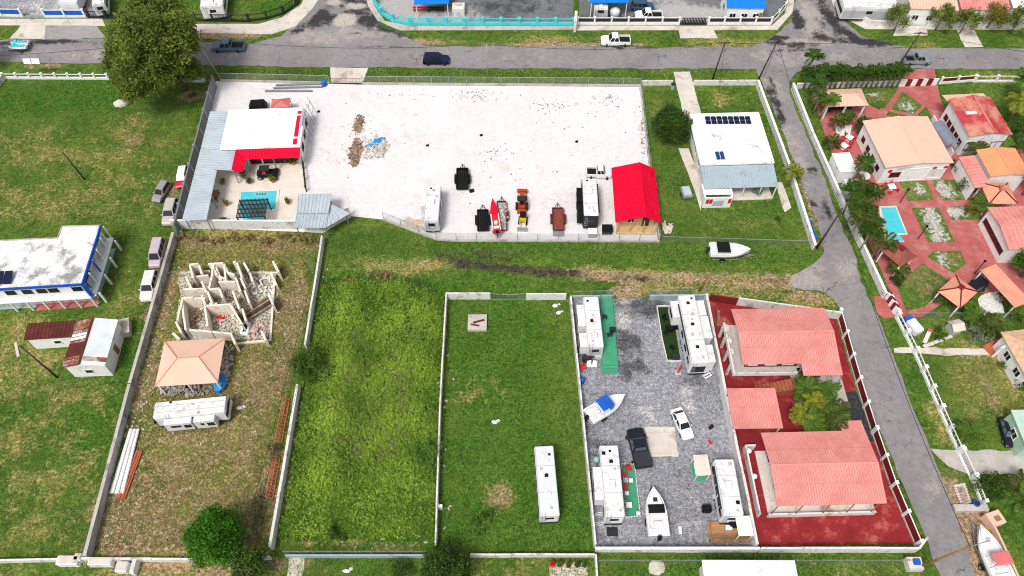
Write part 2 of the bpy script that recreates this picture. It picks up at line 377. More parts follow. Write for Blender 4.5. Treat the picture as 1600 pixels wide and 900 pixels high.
def crown_points(c, rad, nclump, per, clump_r, shell=.55, flat=0):
    C = rng.normal(0, 1, (nclump, 3)); C /= np.linalg.norm(C, axis=1)[:, None]; C[:, 2] = np.where(C[:, 2] < -.5, -C[:, 2], C[:, 2])
    th = np.arctan2(C[:, 1], C[:, 0]); q_ = rng.uniform(0, 6, 3); C *= (rng.uniform(shell, 1.0, nclump) * (1 + .11 * np.sin(3 * th + q_[0]) + .09 * np.sin(5 * th + 4 * C[:, 2] + q_[1]) + .06 * np.sin(7 * C[:, 2] + q_[2])))[:, None]
    cr = clump_r * rng.uniform(.6, 1.25, nclump); L = rng.normal(0, .5, (nclump, per, 3)); L *= np.minimum(1, 1.05 / np.maximum(np.linalg.norm(L, axis=2), 1e-6))[..., None]
    P = np.array(c) + C[:, None, :] * np.array(rad) + L * cr[:, None, None]
    return P.reshape(-1, 3), np.array(c) + C * np.array(rad)
def tree(name, label, base, crown_c, rad, m, nclump=90, per=120, clump_r=.9, leaf=.16, trunk_r=.25, cat='tree', group=None, shell=.55, limbs=9, lobes=()):
    """base = ground point, crown_c = crown centre relative to base"""
    t = thing(name, label, cat, base, 0, group)
    P, C = crown_points(crown_c, rad, nclump, per, clump_r, shell)
    for (lc, lr, ln) in lobes:
        P2, C2 = crown_points(lc, lr, ln, per, clump_r, shell); P = np.concatenate([P, P2]); C = np.concatenate([C, C2[::4]])
    P[:, 2] = np.maximum(P[:, 2], .05)
    leaves_mesh('crown', P, leaf * rng.uniform(.6, 1.3, len(P)), m, t)
    mb = MB(); cc = Vector(crown_c); fork = Vector((cc.x * .5, cc.y * .5, max(.25, cc.z - rad[2] * .55)))
    mb.tube([(0, 0, 0), fork * .5 + Vector((.05, 0, 0)), fork], trunk_r * 1.25, 8, trunk_r * .8); mb.build('trunk', bark, t, smooth=True)
    for i in range(limbs):
        e = Vector(C[int(i * len(C) / limbs)]); mid = fork.lerp(e, .5) + Vector((0, 0, .15 * rad[2]))
        MB().tube([fork, mid, e], trunk_r * .55, 6, trunk_r * .12).build('limb', bark, t, smooth=True)
    return t
FROND = {}
def frond_mesh(kind):
    if kind in FROND: return FROND[kind]
    m = {'green': leaf_mat('palm_leaf', (.02, .06, .008), (.12, .22, .03)), 'yellow': leaf_mat('yellow_palm_leaf', (.10, .15, .012), (.45, .44, .04)), 'olive': leaf_mat('olive_palm_leaf', (.03, .06, .012), (.22, .24, .05)),
         'bright': leaf_mat('bright_palm_leaf', (.05, .12, .012), (.18, .30, .04))}[kind]
    vs = []; fs = []; rn = []; n = 15
    def pt(t): return Vector((t * (1 - .18 * t * t), 0, .30 * t - .62 * t * t))
    for i in range(n):
        t0, t1 = i / n, (i + 1) / n; a, b = pt(t0), pt(t1); w_ = .014 * (1 - t0 * .8); o = len(vs)
        vs += [a + Vector((0, -w_, .008)), a + Vector((0, w_, .008)), b + Vector((0, w_, .008)), b + Vector((0, -w_, .008))]; fs.append((o, o + 1, o + 2, o + 3)); rn += [.9] * 4
        if i == 0: continue
        L = .34 * math.sin(math.pi * (.12 + .86 * t0)) + .05
        for s in (-1, 1):
            o = len(vs); tip = a + Vector((L * .55, s * L * .8, -L * .42 - .02)); mid = a.lerp(tip, .5) + Vector((0, 0, .03))
            vs += [a, mid + Vector((-.042, 0, 0)), tip, mid + Vector((.042, 0, 0))]; fs.append((o, o + 1, o + 2, o + 3)); rn += [random.random() * .8] * 4
    me = bpy.data.meshes.new('frond'); me.from_pydata(vs, [], fs); me.materials.append(m)
    me.attributes.new('rnd', 'FLOAT', 'POINT').data.foreach_set('value', rn)
    FROND[kind] = me; return me
def palm(label, base, h, fl=2.2, n=13, kind='green', lean=(0, 0), group=None, stems=1, name='palm_tree'):
    t = thing(name, label, 'palm', base, random.uniform(0, 6), group); me = frond_mesh(kind)
    for s in range(stems):
        off = Vector((random.uniform(-.5, .5), random.uniform(-.5, .5), 0)) if stems > 1 else Vector()
        hh = h * (random.uniform(.6, 1.1) if stems > 1 else 1); top = off * 2 + Vector((lean[0], lean[1], hh))
        mb = MB().tube([off, off.lerp(top, .5) + Vector((lean[0] * -.12, lean[1] * -.12, 0)), top], .17, 7, .10); mb.build('trunk', palmbark, t, smooth=True)
        for i in range(n):
            o = bpy.data.objects.new('frond', me); COL.objects.link(o); o.parent = t; o.location = top
            e = random.uniform(-.75, .35) if i % 3 else random.uniform(-1.1, -.5)
            o.rotation_euler = (random.uniform(-.25, .25), e, i * 2.4 + random.uniform(-.25, .25)); k = fl * random.uniform(.75, 1.1); o.scale = (k, k, k)
    return t
def shrub(label, base, rad, m, n=900, leaf=.11, group=None, name='shrub', cat='shrub'):
    t = thing(name, label, cat, base, 0, group)
    P, C = crown_points((0, 0, rad[2] * .8), rad, max(8, n // 50), 50, min(rad) * .45, .4); P[:, 2] = np.maximum(P[:, 2], .03)
    leaves_mesh('foliage', P, leaf * rng.uniform(.6, 1.3, len(P)), m, t)
    mb = MB()
    for i in range(4): mb.tube([(0, 0, 0), Vector(C[i]) * .9], .03, 4, .01)
    mb.build('stem', bark, t); return t
# ------------------------------------------------------------------ ground
G_LUSH = ((.06, .13, .014), (.12, .18, .028))
grass_m = ground_mat('meadow', ((.045, .110, .010), (.115, .168, .024)), [
    ('lush', (.024, .088, .005), (.060, .150, .010), .5, .5),
    ('dry', (.165, .160, .040), (.31, .265, .09), .35, 1.0),
    ('dirt', (.23, .150, .085), (.40, .285, .175), .5, .8),
    ('mud', (.035, .026, .02), (.075, .055, .042), .6, .7)], fine=(2.8, 8), fvar=.82, bump=1.0)
def wide_ground():
    far = [-2500, -1200, -600, -300, -180]
    xs = np.array(far + list(np.arange(-112, 113, .7)) + [-a for a in reversed(far)])
    ys = np.array([-1500, -600, -200, -60, -15] + list(np.arange(8, 152, .7)) + [180, 260, 400, 800, 2500])
    X, Y = np.meshgrid(xs, ys); nx, ny = len(xs), len(ys); v = np.c_[X.ravel(), Y.ravel(), np.zeros(nx * ny)]
    i = np.arange(nx * ny).reshape(ny, nx); f = np.stack([i[:-1, :-1], i[:-1, 1:], i[1:, 1:], i[1:, :-1]], -1).reshape(-1, 4)
    o = pix_mesh('ground', v, f, grass_m, None, 'structure'); xy = v[:, :2]
    A = {
     'lush': [(120, 150, 18, 6, .8), (60, 160, 12, 5, .8), (560, 640, 10, 26, 1.0), (620, 640, 8, 26, 1.0), (550, 800, 9, 8, 1.2), (620, 800, 8, 8, 1.2), (640, 500, 9, 8, 1.2), (560, 490, 7, 8, 1.2), (790, 640, 10, 24, .6), (780, 820, 9, 8, .8), (880, 820, 6, 6, .8), (250, 395, 4, 6, .7), (230, 530, 3, 14, .8), (140, 680, 10, 8, .7), (60, 640, 8, 5, .6),
              ([(340, 112), (1050, 120)], 1.6, .8), (570, 380, 6, 3, .8), (800, 388, 26, 2.5, .8), (1100, 400, 20, 2, .7), (780, 560, 10, 18, .8), (780, 740, 10, 14, .7), (1200, 400, 8, 2, .6), (1050, 260, 4, 10, .5), (1180, 340, 8, 3, .5), (1130, 885, 22, 4, .7), (560, 885, 12, 3, .6), (430, 12, 5, 3, .9)],
     'dry': [(40, 215, 9, 3, .45), (175, 290, 9, 5, .45), (60, 330, 12, 3, .6), (60, 600, 12, 4, .5), (25, 740, 9, 5, .4), (60, 240, 10, 3, .6), (150, 250, 12, 5, .5), (90, 310, 12, 4, .6), (20, 300, 6, 4, .5), (205, 205, 4, 5, .65), (200, 320, 6, 4, .45), (40, 520, 6, 4, .6), (30, 560, 8, 4, .55), (120, 620, 6, 4, .5), (30, 690, 8, 6, .5), (100, 740, 8, 8, .45), (60, 820, 10, 8, .4), (210, 470, 4, 4, .5),
             ([(385, 380), (330, 560), (290, 860)], 10.5, 1.05), (450, 420, 4, 8, .7), (400, 760, 6, 10, .6), (590, 412, 6, 2, .65), (670, 410, 5, 1.6, .7), (620, 430, 5, 1.6, .5), (780, 770, 2.4, 3, .7),
             ([(900, 420), (1230, 445)], 1.6, .6), ([(980, 447), (1280, 468)], 1.2, .6), (1150, 442, 6, 1.6, .6), (740, 610, 4, 4, .4), (1265, 470, 4, 1.5, 1.0), (1540, 590, 6, 7, .8), (1560, 620, 4, 5, .8), (1470, 660, 2, 5, .6), (1560, 120, 5, 2, .6), (1430, 440, 4, 3, .7), (1130, 155, 4, 3, .5), (1030, 170, 2, 3, .6), (1160, 350, 6, 2, .35), (1440, 70, 3, 1.2, .6), (1150, 66, 10, 1.4, .7), (870, 62, 10, 1.5, .7), (1320, 890, 14, 3, .35), (790, 890, 12, 3, .4), (240, 240, 6, 6, .35), (520, 850, 8, 1.2, .5)],
     'dirt': [(205, 225, 1.6, 3, .6), (300, 150, 3.2, 1.8, .9), (268, 302, 1.5, 2.2, .7), ([(470, 440), (455, 520), (440, 600), (400, 640)], 1.6, .85), (260, 760, 8, 6, .62), (330, 690, 7, 6, .55), (400, 600, 5, 8, .6), (380, 700, 5, 6, .5), (440, 480, 3, 8, .6), (330, 800, 6, 5, .6), (200, 790, 5, 5, .9), (240, 830, 7, 3, .9), (180, 850, 4, 3, .7), (310, 860, 6, 2, .6), (300, 380, 8, 1.6, .7), (440, 385, 6, 1.4, .8), (255, 470, 2.4, 8, .8), (225, 590, 2, 8, .8), (240, 440, 1.6, 5, .7), (280, 680, 5, 3, .6), (400, 790, 3, 6, .8), (350, 600, 6, 3, .7), (330, 720, 6, 3, .35),
              (660, 410, 3, .9, .5), (590, 432, 3, 1.0, .5), ([(860, 424), (1010, 430), (1180, 432), (1260, 436)], 1.1, .62), ([(900, 433), (1060, 439), (1240, 443)], .7, .62), ([(960, 446), (1240, 452)], .7, .5), (780, 775, 1.6, 1.6, .8), (980, 456, 3.4, 1.6, .9), (1260, 462, 3, 1.2, .8), (745, 495, 2, 1, .5), (1545, 610, 1, 4, .8), (1480, 800, 3, 6, .5), (1515, 830, 3, 8, .95), (1530, 890, 3, 5, .9), (1262, 300, 1.2, 14, .6), (1245, 200, 1.2, 8, .6), (1225, 250, .8, 9, .4), (860, 70, 14, 1.0, .85), (650, 65, 8, 1.2, .8), (980, 70, 6, .8, .6), (350, 55, 8, 1.3, .9), (1120, 72, 10, .6, .6), (70, 104, 6, .9, .6), (330, 885, 14, 2, .6), (590, 855, 6, .8, .5), (1015, 885, .1, .1, 0), (480, 470, .8, 3, .5), (1090, 55, 4, 1, .6), (1150, 465, 4, 1, .5)],
     'mud': [([(690, 405), (760, 398), (800, 403)], 2.2, .52), ([(715, 414), (830, 421), (900, 427)], 1.0, .75), ([(760, 424), (860, 430), (930, 434)], .6, .62), (985, 435, 5, .8, .6), (300, 148, 1.8, 1.2, .6), (412, 790, 1.6, 3.5, .8), (1210, 440, 4, .6, .6), (1370, 420, 3, 1.6, .4), (232, 480, 1.0, 4, .4)],
    }
    for a, bl in A.items(): o.data.attributes.new(a, 'FLOAT', 'POINT').data.foreach_set('value', blob_field(xy, bl).astype(np.float32))
wide_ground()
asphalt_m = ground_mat('asphalt', ((.205, .19, .195), (.26, .242, .25)), [
    ('pale', (.30, .265, .25), (.38, .34, .315), .3, 1.0),
    ('wet', (.022, .022, .024), (.055, .052, .052), .35, 1.1),
    ('puddle', (.40, .36, .32), (.46, .42, .38), .3, .5)], rough=.8, fine=(3, 24), fvar=.16, bump=.12, big=((.12, .11, .112), .56, .6))
sheet('main_road', [(-160, 62), (0, 62), (150, 61), (330, 66), (480, 71), (800, 73), (1100, 74), (1290, 75), (1760, 77), (1760, 110), (1600, 108), (1255, 108), (1180, 108), (800, 107), (500, 105), (350, 103), (100, 99), (0, 97), (-160, 95)], .05, asphalt_m, 1.2, 1.5, .10,
      {'wet': [(70, 66, 9, .9, .9), (10, 68, 6, 1, .8), ([(560, 71), (660, 74)], .5, .8), (600, 70, 5, .9, .7), (980, 73, 6, .3, .8), (1080, 76, 4, .4, .7), (1250, 78, 6, 1, .6), ([(990, 104), (970, 104)], .3, .9), (1395, 95, .9, .25, 1), (1345, 96, .8, .15, 1)],
       'pale': [(200, 85, 30, 2.5, .45), (760, 90, 40, 2.6, .25), (1250, 90, 14, 3, .5)]})
sheet('side_street', [(385, 71), (440, 57), (470, 32), (505, -10), (530, -50), (590, -50), (573, -8), (583, 22), (597, 42), (640, 58), (668, 73.4)], .055, asphalt_m, .9, 1.5, .15,
      {'wet': [([(462, 50), (490, 34), (515, 10), (530, -20)], 1.3, .8), (520, 28, 4, 1.6, .9), (560, 12, 4, 3, .95), (580, 30, 3, 3, .9), ([(600, 46), (650, 60)], .8, .7), (500, 36, 3, 2, .6), (545, -10, 5, 4, .7), (560, 52, 2, .8, .6)], 'pale': [(520, 55, 16, 3, .6)],
       'puddle': [(540, 32, 2.6, 2.2, 1.1), (557, 10, 2.6, 1.3, .9), (522, 4, 2, 1.6, .8)]})
sheet('side_street', [(1170, 75.2), (1205, 62), (1232, 35), (1243, 0), (1248, -50), (1290, -50), (1298, 0), (1318, 32), (1345, 55), (1420, 76)], .055, asphalt_m, .9, 1.5, .15,
      {'wet': [([(1275, -20), (1288, 15), (1310, 45), (1345, 66)], 1.6, .85), ([(1250, 40), (1240, 20)], 1.6, .8), (1210, 60, 4, 1, .8), (1240, 70, 5, 1.2, .8), (1300, 60, 5, 1.6, .7), (1375, 66, 6, 1.4, .9), (1400, 60, 5, 1, .6), (1282, 40, 2, 3, .5), (1265, 60, 3, 1, .7)], 'pale': [(1262, 30, 3.5, 8, .8), (1250, 66, 8, 2, .6)]})
sheet('side_road', [(1180, 107), (1192, 135), (1225, 212), (1255, 290), (1280, 355), (1289, 395), (1272, 415), (1237, 430), (1233, 440), (1240, 449), (1290, 458), (1312, 480), (1340, 580), (1380, 690), (1420, 775), (1450, 850), (1472, 905), (1500, 980), (1560, 980), (1522, 900), (1508, 850), (1487, 790), (1469, 740), (1453, 700), (1431, 650), (1407, 588), (1388, 540), (1373, 497), (1346, 440), (1330, 385), (1302, 320), (1282, 262), (1262, 215), (1246, 180), (1236, 150), (1234, 128), (1243, 114), (1258, 107)], .055, asphalt_m, 1.0, 1.2, .12,
      {'wet': [(1208, 150, 1.1, 3.6, .85), (1219, 183, .9, 2, .9), (1270, 265, 1.1, 1.1, .85), (1268, 317, .8, .9, .9), (1291, 328, .9, 2.2, .9), (1236, 225, .5, .5, .9), (1283, 342, .4, .4, .9), (1232, 400, .1, .1, 0), (1205, 130, .8, 2, .7), (1440, 710, .3, .3, .9), (1455, 845, .2, .8, .9), ([(1340, 590), (1400, 740), (1440, 850)], .25, .5)],
       'pale': [(1250, 440, 5, 2, .9), (1300, 420, 6, 4, .45), (1240, 230, 3, 10, .55), (1210, 140, 3, 5, .5), (1460, 770, 2, 3, .4)]})
# pavements (raised) and aprons
def pavement(name, poly, h, m): 
    o = MB().prism([G(*p)[:2] for p in poly], 0, h).build(name, m, bevel=.03); o['kind'] = 'structure'; return o
pavement('pavement', [(-120, 26), (0, 30), (160, 30), (165, 41), (0, 40), (-120, 38)], .14, conc_lt)
pavement('pavement', [(300, 38), (405, 38), (440, 28), (470, 8), (485, -20), (512, -20), (488, 15), (462, 42), (425, 54), (300, 52)], .14, conc_lt)
pavement('pavement', [(569, -20), (575, 10), (590, 33), (625, 48), (900, 47), (900, 42), (640, 41), (601, 33), (584, 8), (580, -20)], .14, concrete)
pavement('pavement', [(900, 41), (1205, 41), (1226, 22), (1236, -20), (1244, -20), (1238, 20), (1215, 47), (900, 48)], .14, conc_lt)
pavement('pavement', [(1292, -20), (1302, 10), (1322, 30), (1352, 46), (1640, 47), (1640, 42), (1360, 40), (1330, 24), (1312, 4), (1302, -20)], .14, conc_lt)
for p in ([(32, 40), (70, 40), (70, 61), (16, 61)], [(1400, 43), (1448, 43), (1450, 56), (1395, 56)], [(1495, 47), (1522, 47), (1537, 74), (1508, 74)], [(1060, 47), (1115, 47), (1122, 60), (1062, 60)], [(1590, 106), (1640, 106), (1640, 122), (1605, 122)]):
    sheet('driveway', p, .03, conc_lt, 0, 1, .08)
sheet('gravel_verge', [(70, 41), (150, 41), (165, 60), (68, 62)], .025, ground_mat('grey_gravel_verge', ((.26, .25, .24), (.34, .33, .32)), [], fvar=.3), 0, 1.2, .15)
sheet('driveway', [(516, 105.5), (575, 106), (566, 131), (517, 130)], .03, conc_lt, 0, 1, .05)
sheet('driveway', [(1052, 112), (1078, 112), (1096, 180), (1068, 180)], .03, conc_lt, 0, 1.5, .05)
sheet('footpath', [(1060, 232), (1076, 232), (1099, 290), (1094, 330), (1086, 300)], .03, conc_lt, 0, 2, .05)
sheet('footpath', [(1212, 285), (1222, 285), (1237, 325), (1226, 332), (1222, 322)], .03, conc_lt, 0, 2, .05)
# yards over the road
gravel_dk = ground_mat('dark_gravel', ((.13, .135, .14), (.20, .205, .215)), [('pale', (.34, .33, .32), (.46, .45, .44), .35, .9), ('wet', (.04, .042, .046), (.075, .078, .084), .3, .9)], fine=(8, 26), fvar=.55, bump=.6)
gravel_yd = ground_mat('grey_gravel', ((.235, .237, .262), (.32, .322, .352)), [('pale', (.46, .44, .42), (.56, .54, .52), .3, .9), ('wet', (.06, .062, .066), (.11, .112, .118), .3, 1.0)], fine=(5, 13), fvar=.85, bump=1.0)
sheet('gravel_yard', [(-160, -60), (170, -60), (160, 28), (-160, 28)], .02, gravel_yd, 2, 0, 0, {'pale': [(90, 10, 10, 6, .5)]})
sheet('gravel_yard', [(585, -50), (590, 5), (605, 30), (640, 36), (895, 36), (900, -50)], .02, gravel_dk, 1.2, 0, 0, {'pale': [(630, 15, 7, 6, 1.2), (650, 25, 6, 3, 1), (720, 22, 6, 3, .7)], 'wet': [(800, 10, 12, 6, .5)]})
sheet('gravel_yard', [(905, -50), (905, 36), (1200, 36), (1225, 10), (1232, -50)], .02, gravel_dk, 1.2, 0, 0, {'pale': [(1080, 22, 8, 3, 1.0), (1050, 5, 6, 4, .7), (1160, 30, 6, 2, .8)], 'wet': [(950, 20, 8, 5, .4)]})
sheet('house_yard', [(1306, -50), (1316, 0), (1335, 22), (1362, 38), (1660, 40), (1660, -50)], .02, concrete, 0, 0, 0)
# white sand yard
sand_m = ground_mat('white_sand', ((.645, .618, .625), (.70, .672, .68)), [('dirt', (.40, .30, .23), (.55, .46, .38), .7, 1.2), ('grey', (.58, .55, .54), (.66, .63, .62), .25, .9)], fine=(2.2, 14), fvar=.10, bump=.15)
sheet('white_sand_yard', [(338, 127), (520, 131), (575, 133), (1000, 136), (1014, 255), (1028, 376), (690, 376), (642, 359), (598, 343), (548, 338), (505, 364), (273, 354)], .025, sand_m, 1.5, 0, 0,
      {'dirt': [(560, 200, 1.6, 3, .55), (556, 240, 2, 3, .6), (590, 228, 2.6, 3, .45), (740, 150, 4, 1.5, .32), (880, 165, 4, 1.5, .3), (950, 155, 3, 1.5, .32), (775, 238, 3, 1, .3), (1004, 210, .8, 6, .4), (520, 245, 1, 4, .25), (648, 352, 3, 1, .9), (640, 345, 2, 1, .9)], 'grey': [(900, 320, 14, 8, .4), (720, 320, 12, 8, .35), (500, 200, 5, 10, .4), (800, 200, 20, 8, .3), ([(545, 140), (600, 200), (760, 260), (900, 285)], .35, .75), ([(560, 138), (615, 196), (770, 252), (905, 275)], .35, .75), ([(550, 150), (660, 270), (672, 290)], .35, .7), ([(535, 150), (520, 230), (540, 300)], .4, .7), ([(620, 250), (780, 300), (930, 300)], .35, .6), ([(640, 200), (800, 215), (990, 250)], .4, .5)]})
for i in range(70):
    pass
# RV park, red yard
sheet('gravel_yard', [(893, 470), (958, 468), (1012, 466), (1105, 462), (1182, 857), (932, 857)], .025, gravel_yd, .8, 0, 0,
      {'wet': [(1010, 478, 5, 2.5, .8), (985, 535, 2.2, 3, .75), (975, 580, 1.6, 3, .6), (1000, 575, 1.4, 1.4, .6), (930, 690, 2, 4, .5), (1080, 590, 3, 2, .5), (1140, 600, 3, 5, .4), (1060, 740, 3, 3, .3), (950, 840, 4, 2, .3), (1000, 600, 1, 1, .5)],
       'pale': [(975, 500, 1.4, 2.4, .7), (1000, 530, 2, 3, .4), (985, 470, 3, 1, .9), (1075, 620, 1.6, 3, .5), (1070, 800, 4, 6, .3), (1020, 650, 3, 3, .35)]})
sheet('concrete_pad', [(1006, 667), (1053, 667), (1060, 713), (1017, 714)], .035, conc_lt, 0, 1, .04)
sheet('red_yard', [(1107, 470), (1150, 468), (1305, 494), (1345, 640), (1432, 850), (1186, 852)], .025, redfloor, 0, 0, 0)
sheet('dark_gravel_bed', [(1290, 612), (1338, 612), (1370, 690), (1290, 690)], .035, mat('black_chippings', (.045, .048, .052), .4, 2, .9, bump=.6, bscale=30, world=True), 0, 0, 0)
# resort paving and beds
sheet('red_paving', [(1270, 150), (1350, 160), (1374, 172), (1400, 140), (1405, 108), (1460, 108), (1468, 150), (1480, 180), (1495, 240), (1640, 230), (1640, 480), (1560, 470), (1500, 440), (1478, 470), (1440, 496), (1402, 496), (1398, 470), (1360, 385), (1318, 282), (1290, 215)], .025, redpave, 0, 0, 0)
bed_m = ground_mat('garden_bed', G_LUSH, [('dry', (.16, .14, .05), (.26, .21, .09), .8, 1.0), ('white', (.40, .385, .35), (.56, .54, .50), 1.6, 1.4)], fine=(6, 18), fvar=.6, bump=.8)
def bed(p, **a): sheet('lawn_bed', p, .05, bed_m, .5, 1.5, .04, a)
bed([(1405, 284), (1447, 283), (1459, 313), (1419, 314)], white=[(1436, 295, .9, 1.6, .7)], dry=[(1430, 300, 3, 2, .5)])
bed([(1455, 282), (1512, 280), (1522, 312), (1471, 313)], white=[(1475, 297, 1.8, 2.2, .8), (1490, 305, 1, 1, .5)], dry=[(1510, 300, 2, 2, .6)])
bed([(1424, 325), (1466, 325), (1492, 378), (1450, 379)], white=[(1455, 340, 1.5, 3, .8), (1465, 365, 1.6, 2.4, .8)], dry=[(1455, 350, 3, 4, .4)])
bed([(1476, 324), (1520, 322), (1536, 343), (1487, 344)], white=[(1490, 332, 2, 1.4, .9)], dry=[(1515, 330, 2, 1, .8)])
bed([(1459, 393), (1500, 392), (1509, 412), (1490, 427), (1449, 402)], white=[(1472, 405, 1, 2, .6)], dry=[(1490, 405, 2, 2, .6)])
bed([(1440, 411), (1482, 438), (1472, 450), (1445, 480), (1415, 486), (1402, 447)], dry=[(1440, 440, 4, 4, .55)])
bed([(1350, 148), (1404, 138), (1382, 170), (1356, 163)], white=[(1362, 146, 1.5, .6, .9)], dry=[(1370, 152, 2, 1.5, .7)])
bed([(1410, 143), (1441, 165), (1427, 179), (1393, 171)], white=[(1418, 168, 1.6, 1.2, .7)], dry=[(1410, 160, 2, 1.5, .6)])
bed([(1388, 174), (1420, 182), (1405, 186), (1384, 181)])
bed([(1447, 166), (1459, 188), (1448, 192), (1433, 180)], dry=[(1448, 180, 1, 1, .5)])
# footings in the garden below
sheet('driveway', [(1453, 702), (1500, 704), (1640, 704), (1640, 740), (1515, 742), (1480, 728)], .03, concrete, 0, 1, .06)
sheet('red_apron', [(1365, 464), (1392, 462), (1402, 494), (1380, 498), (1370, 488)], .03, redpave, 0, 1, .06)
sheet('stone_path', [(1396, 543), (1450, 543), (1545, 546), (1548, 555), (1480, 555), (1398, 551)], .03, conc_lt, 0, 1, .08)
sheet('terrace', [(181, 388), (152, 475), (0, 484), (-60, 488), (-60, 440), (100, 400)], .03, ltteal, 0, 0, 0)
sheet('terrace', [(56, 476), (154, 467), (155, 478), (56, 486)], .05, redpave, 0, 0, 0)
sheet('ruin_floor', [(279, 425), (432, 425), (424, 528), (284, 534)], .03, ground_mat('rubble_floor', ((.50, .46, .41), (.62, .57, .52)), [], fine=(4, 14), fvar=.5), 0, 2, .2)
sheet('pool_terrace', [(357, 230), (478, 230), (480, 300), (446, 356), (284, 354), (330, 240)], .04, cream, 0, 0, 0)
# ------------------------------------------------------------------ walls and fences
def seg_len(pts): return sum((b - a).length for a, b in zip(pts, pts[1:]))
def along(pts, d):
    for a, b in zip(pts, pts[1:]):
        L = (b - a).length
        if d <= L + 1e-6: return a.lerp(b, d / L), math.atan2(b.y - a.y, b.x - a.x)
        d -= L
    return pts[-1], math.atan2(pts[-1].y - pts[-2].y, pts[-1].x - pts[-2].x)
def wall(label, px, h=1.6, th=.2, m=None, cap=None, posts=None, post_m=None, group=None, name='boundary_wall', cat='wall', top=False):
    m = m or render_wall; P = [G(*p, h) * Vector((1, 1, 0)) if top else G(*p) for p in px]; o0 = P[0].copy(); P = [p - o0 for p in P]
    t = thing(name, label, cat, o0, 0, group)
    for a, b in zip(P, P[1:]):
        L = (b - a).length; r = math.atan2(b.y - a.y, b.x - a.x); c = (a + b) / 2
        k = max(1, round(L / 4.2))
        for i in range(k):
            hh = h + random.uniform(-.035, .035); f = a.lerp(b, (i + .5) / k); nr = Vector((-math.sin(r), math.cos(r), 0)) * random.uniform(-.018, .018)
            MB().box(0, 0, hh / 2, L / k - .012 + (th * .4 if k == 1 else 0), th, hh).build('wall_panel', m, t, bevel=.02, loc=f + nr, rz=r + random.uniform(-.003, .003))
        if cap: MB().box(0, 0, h + .04, L + th * .4, th + .1, .08).build('coping', cap, t, loc=c, rz=r)
    if posts:
        n = max(1, round(seg_len(P) / posts)); pr = None
        for i in range(n + 1):
            p, r = along(P, seg_len(P) * i / n)
            if pr is None:
                pr = MB().box(0, 0, (h + .25) / 2, th + .16, th + .16, h + .25).build('post', post_m or m, t, bevel=.02); pr.location = p; pr.rotation_euler.z = r
            else: inst(pr, t, p, (0, 0, r))
    return t
def rail_fence(label, px, h, base_h, base_m, post_m, gap, infill=None, top=True, group=None, bars=0, bar_m=None, pw=.3):
    """low wall with posts and infill bars / panels between them"""
    P = [G(*p) for p in px]; o0 = P[0].copy(); P = [p - o0 for p in P]; t = thing('fence', label, 'fence', o0, 0, group)
    n = max(1, round(seg_len(P) / gap)); S = [along(P, seg_len(P) * i / n) for i in range(n + 1)]; pr = None
    for p, r in S:
        if pr is None: pr = MB().box(0, 0, h / 2 + .05, pw, pw, h + .1).box(0, 0, h + .13, pw + .1, pw + .1, .08).build('post', post_m, t); pr.location = p; pr.rotation_euler.z = r
        else: inst(pr, t, p, (0, 0, r))
    for (p, r), (q, _) in zip(S, S[1:]):
        L = (q - p).length - pw; a = math.atan2(q.y - p.y, q.x - p.x); c = (p + q) / 2
        if base_h: MB().box(0, 0, base_h / 2, L, pw * .7, base_h).build('base_wall', base_m, t, loc=c, rz=a)
        if top: MB().box(0, 0, h - .06, L, .1, .12).build('rail', post_m, t, loc=c, rz=a)
        if infill: MB().box(0, 0, (base_h + h - .13) / 2, L, .04, h - .14 - base_h).build('infill_panel', infill, t, loc=c, rz=a)
        if bars:
            k = max(2, int(L / bars)); mb = MB()
            for i in range(k): mb.box(-L / 2 + L * (i + .5) / k, 0, (base_h + h - .12) / 2, .05, .05, h - .12 - base_h)
            mb.build('bars', bar_m or post_m, t, loc=c, rz=a, kind='stuff')
    return t
def chain_fence(label, px, h=1.8, gap=3.0, kerb=.0, group=None):
    P = [G(*p) for p in px]; o0 = P[0].copy(); P = [p - o0 for p in P]; t = thing('chain_link_fence', label, 'fence', o0, 0, group)
    n = max(1, round(seg_len(P) / gap)); S = [along(P, seg_len(P) * i / n) for i in range(n + 1)]; pr = None
    for p, r in S:
        if pr is None: pr = MB().tube([(0, 0, 0), (0, 0, h + .05)], .045, 6).build('post', steel, t); pr.location = p
        else: inst(pr, t, p)
    for (p, r), (q, _) in zip(S, S[1:]):
        MB().tube([p + Vector((0, 0, h)), q + Vector((0, 0, h))], .035, 5).build('rail', steel, t)
        MB().add([p, q, q + Vector((0, 0, h - .05)), p + Vector((0, 0, h - .05))], [(0, 1, 2, 3)]).build('mesh_panel', chain, t)
        if kerb: MB().box(0, 0, kerb / 2, (q - p).length + .05, .22, kerb).build('kerb_wall', concrete, t, loc=(p + q) / 2, rz=math.atan2(q.y - p.y, q.x - p.x))
    return t
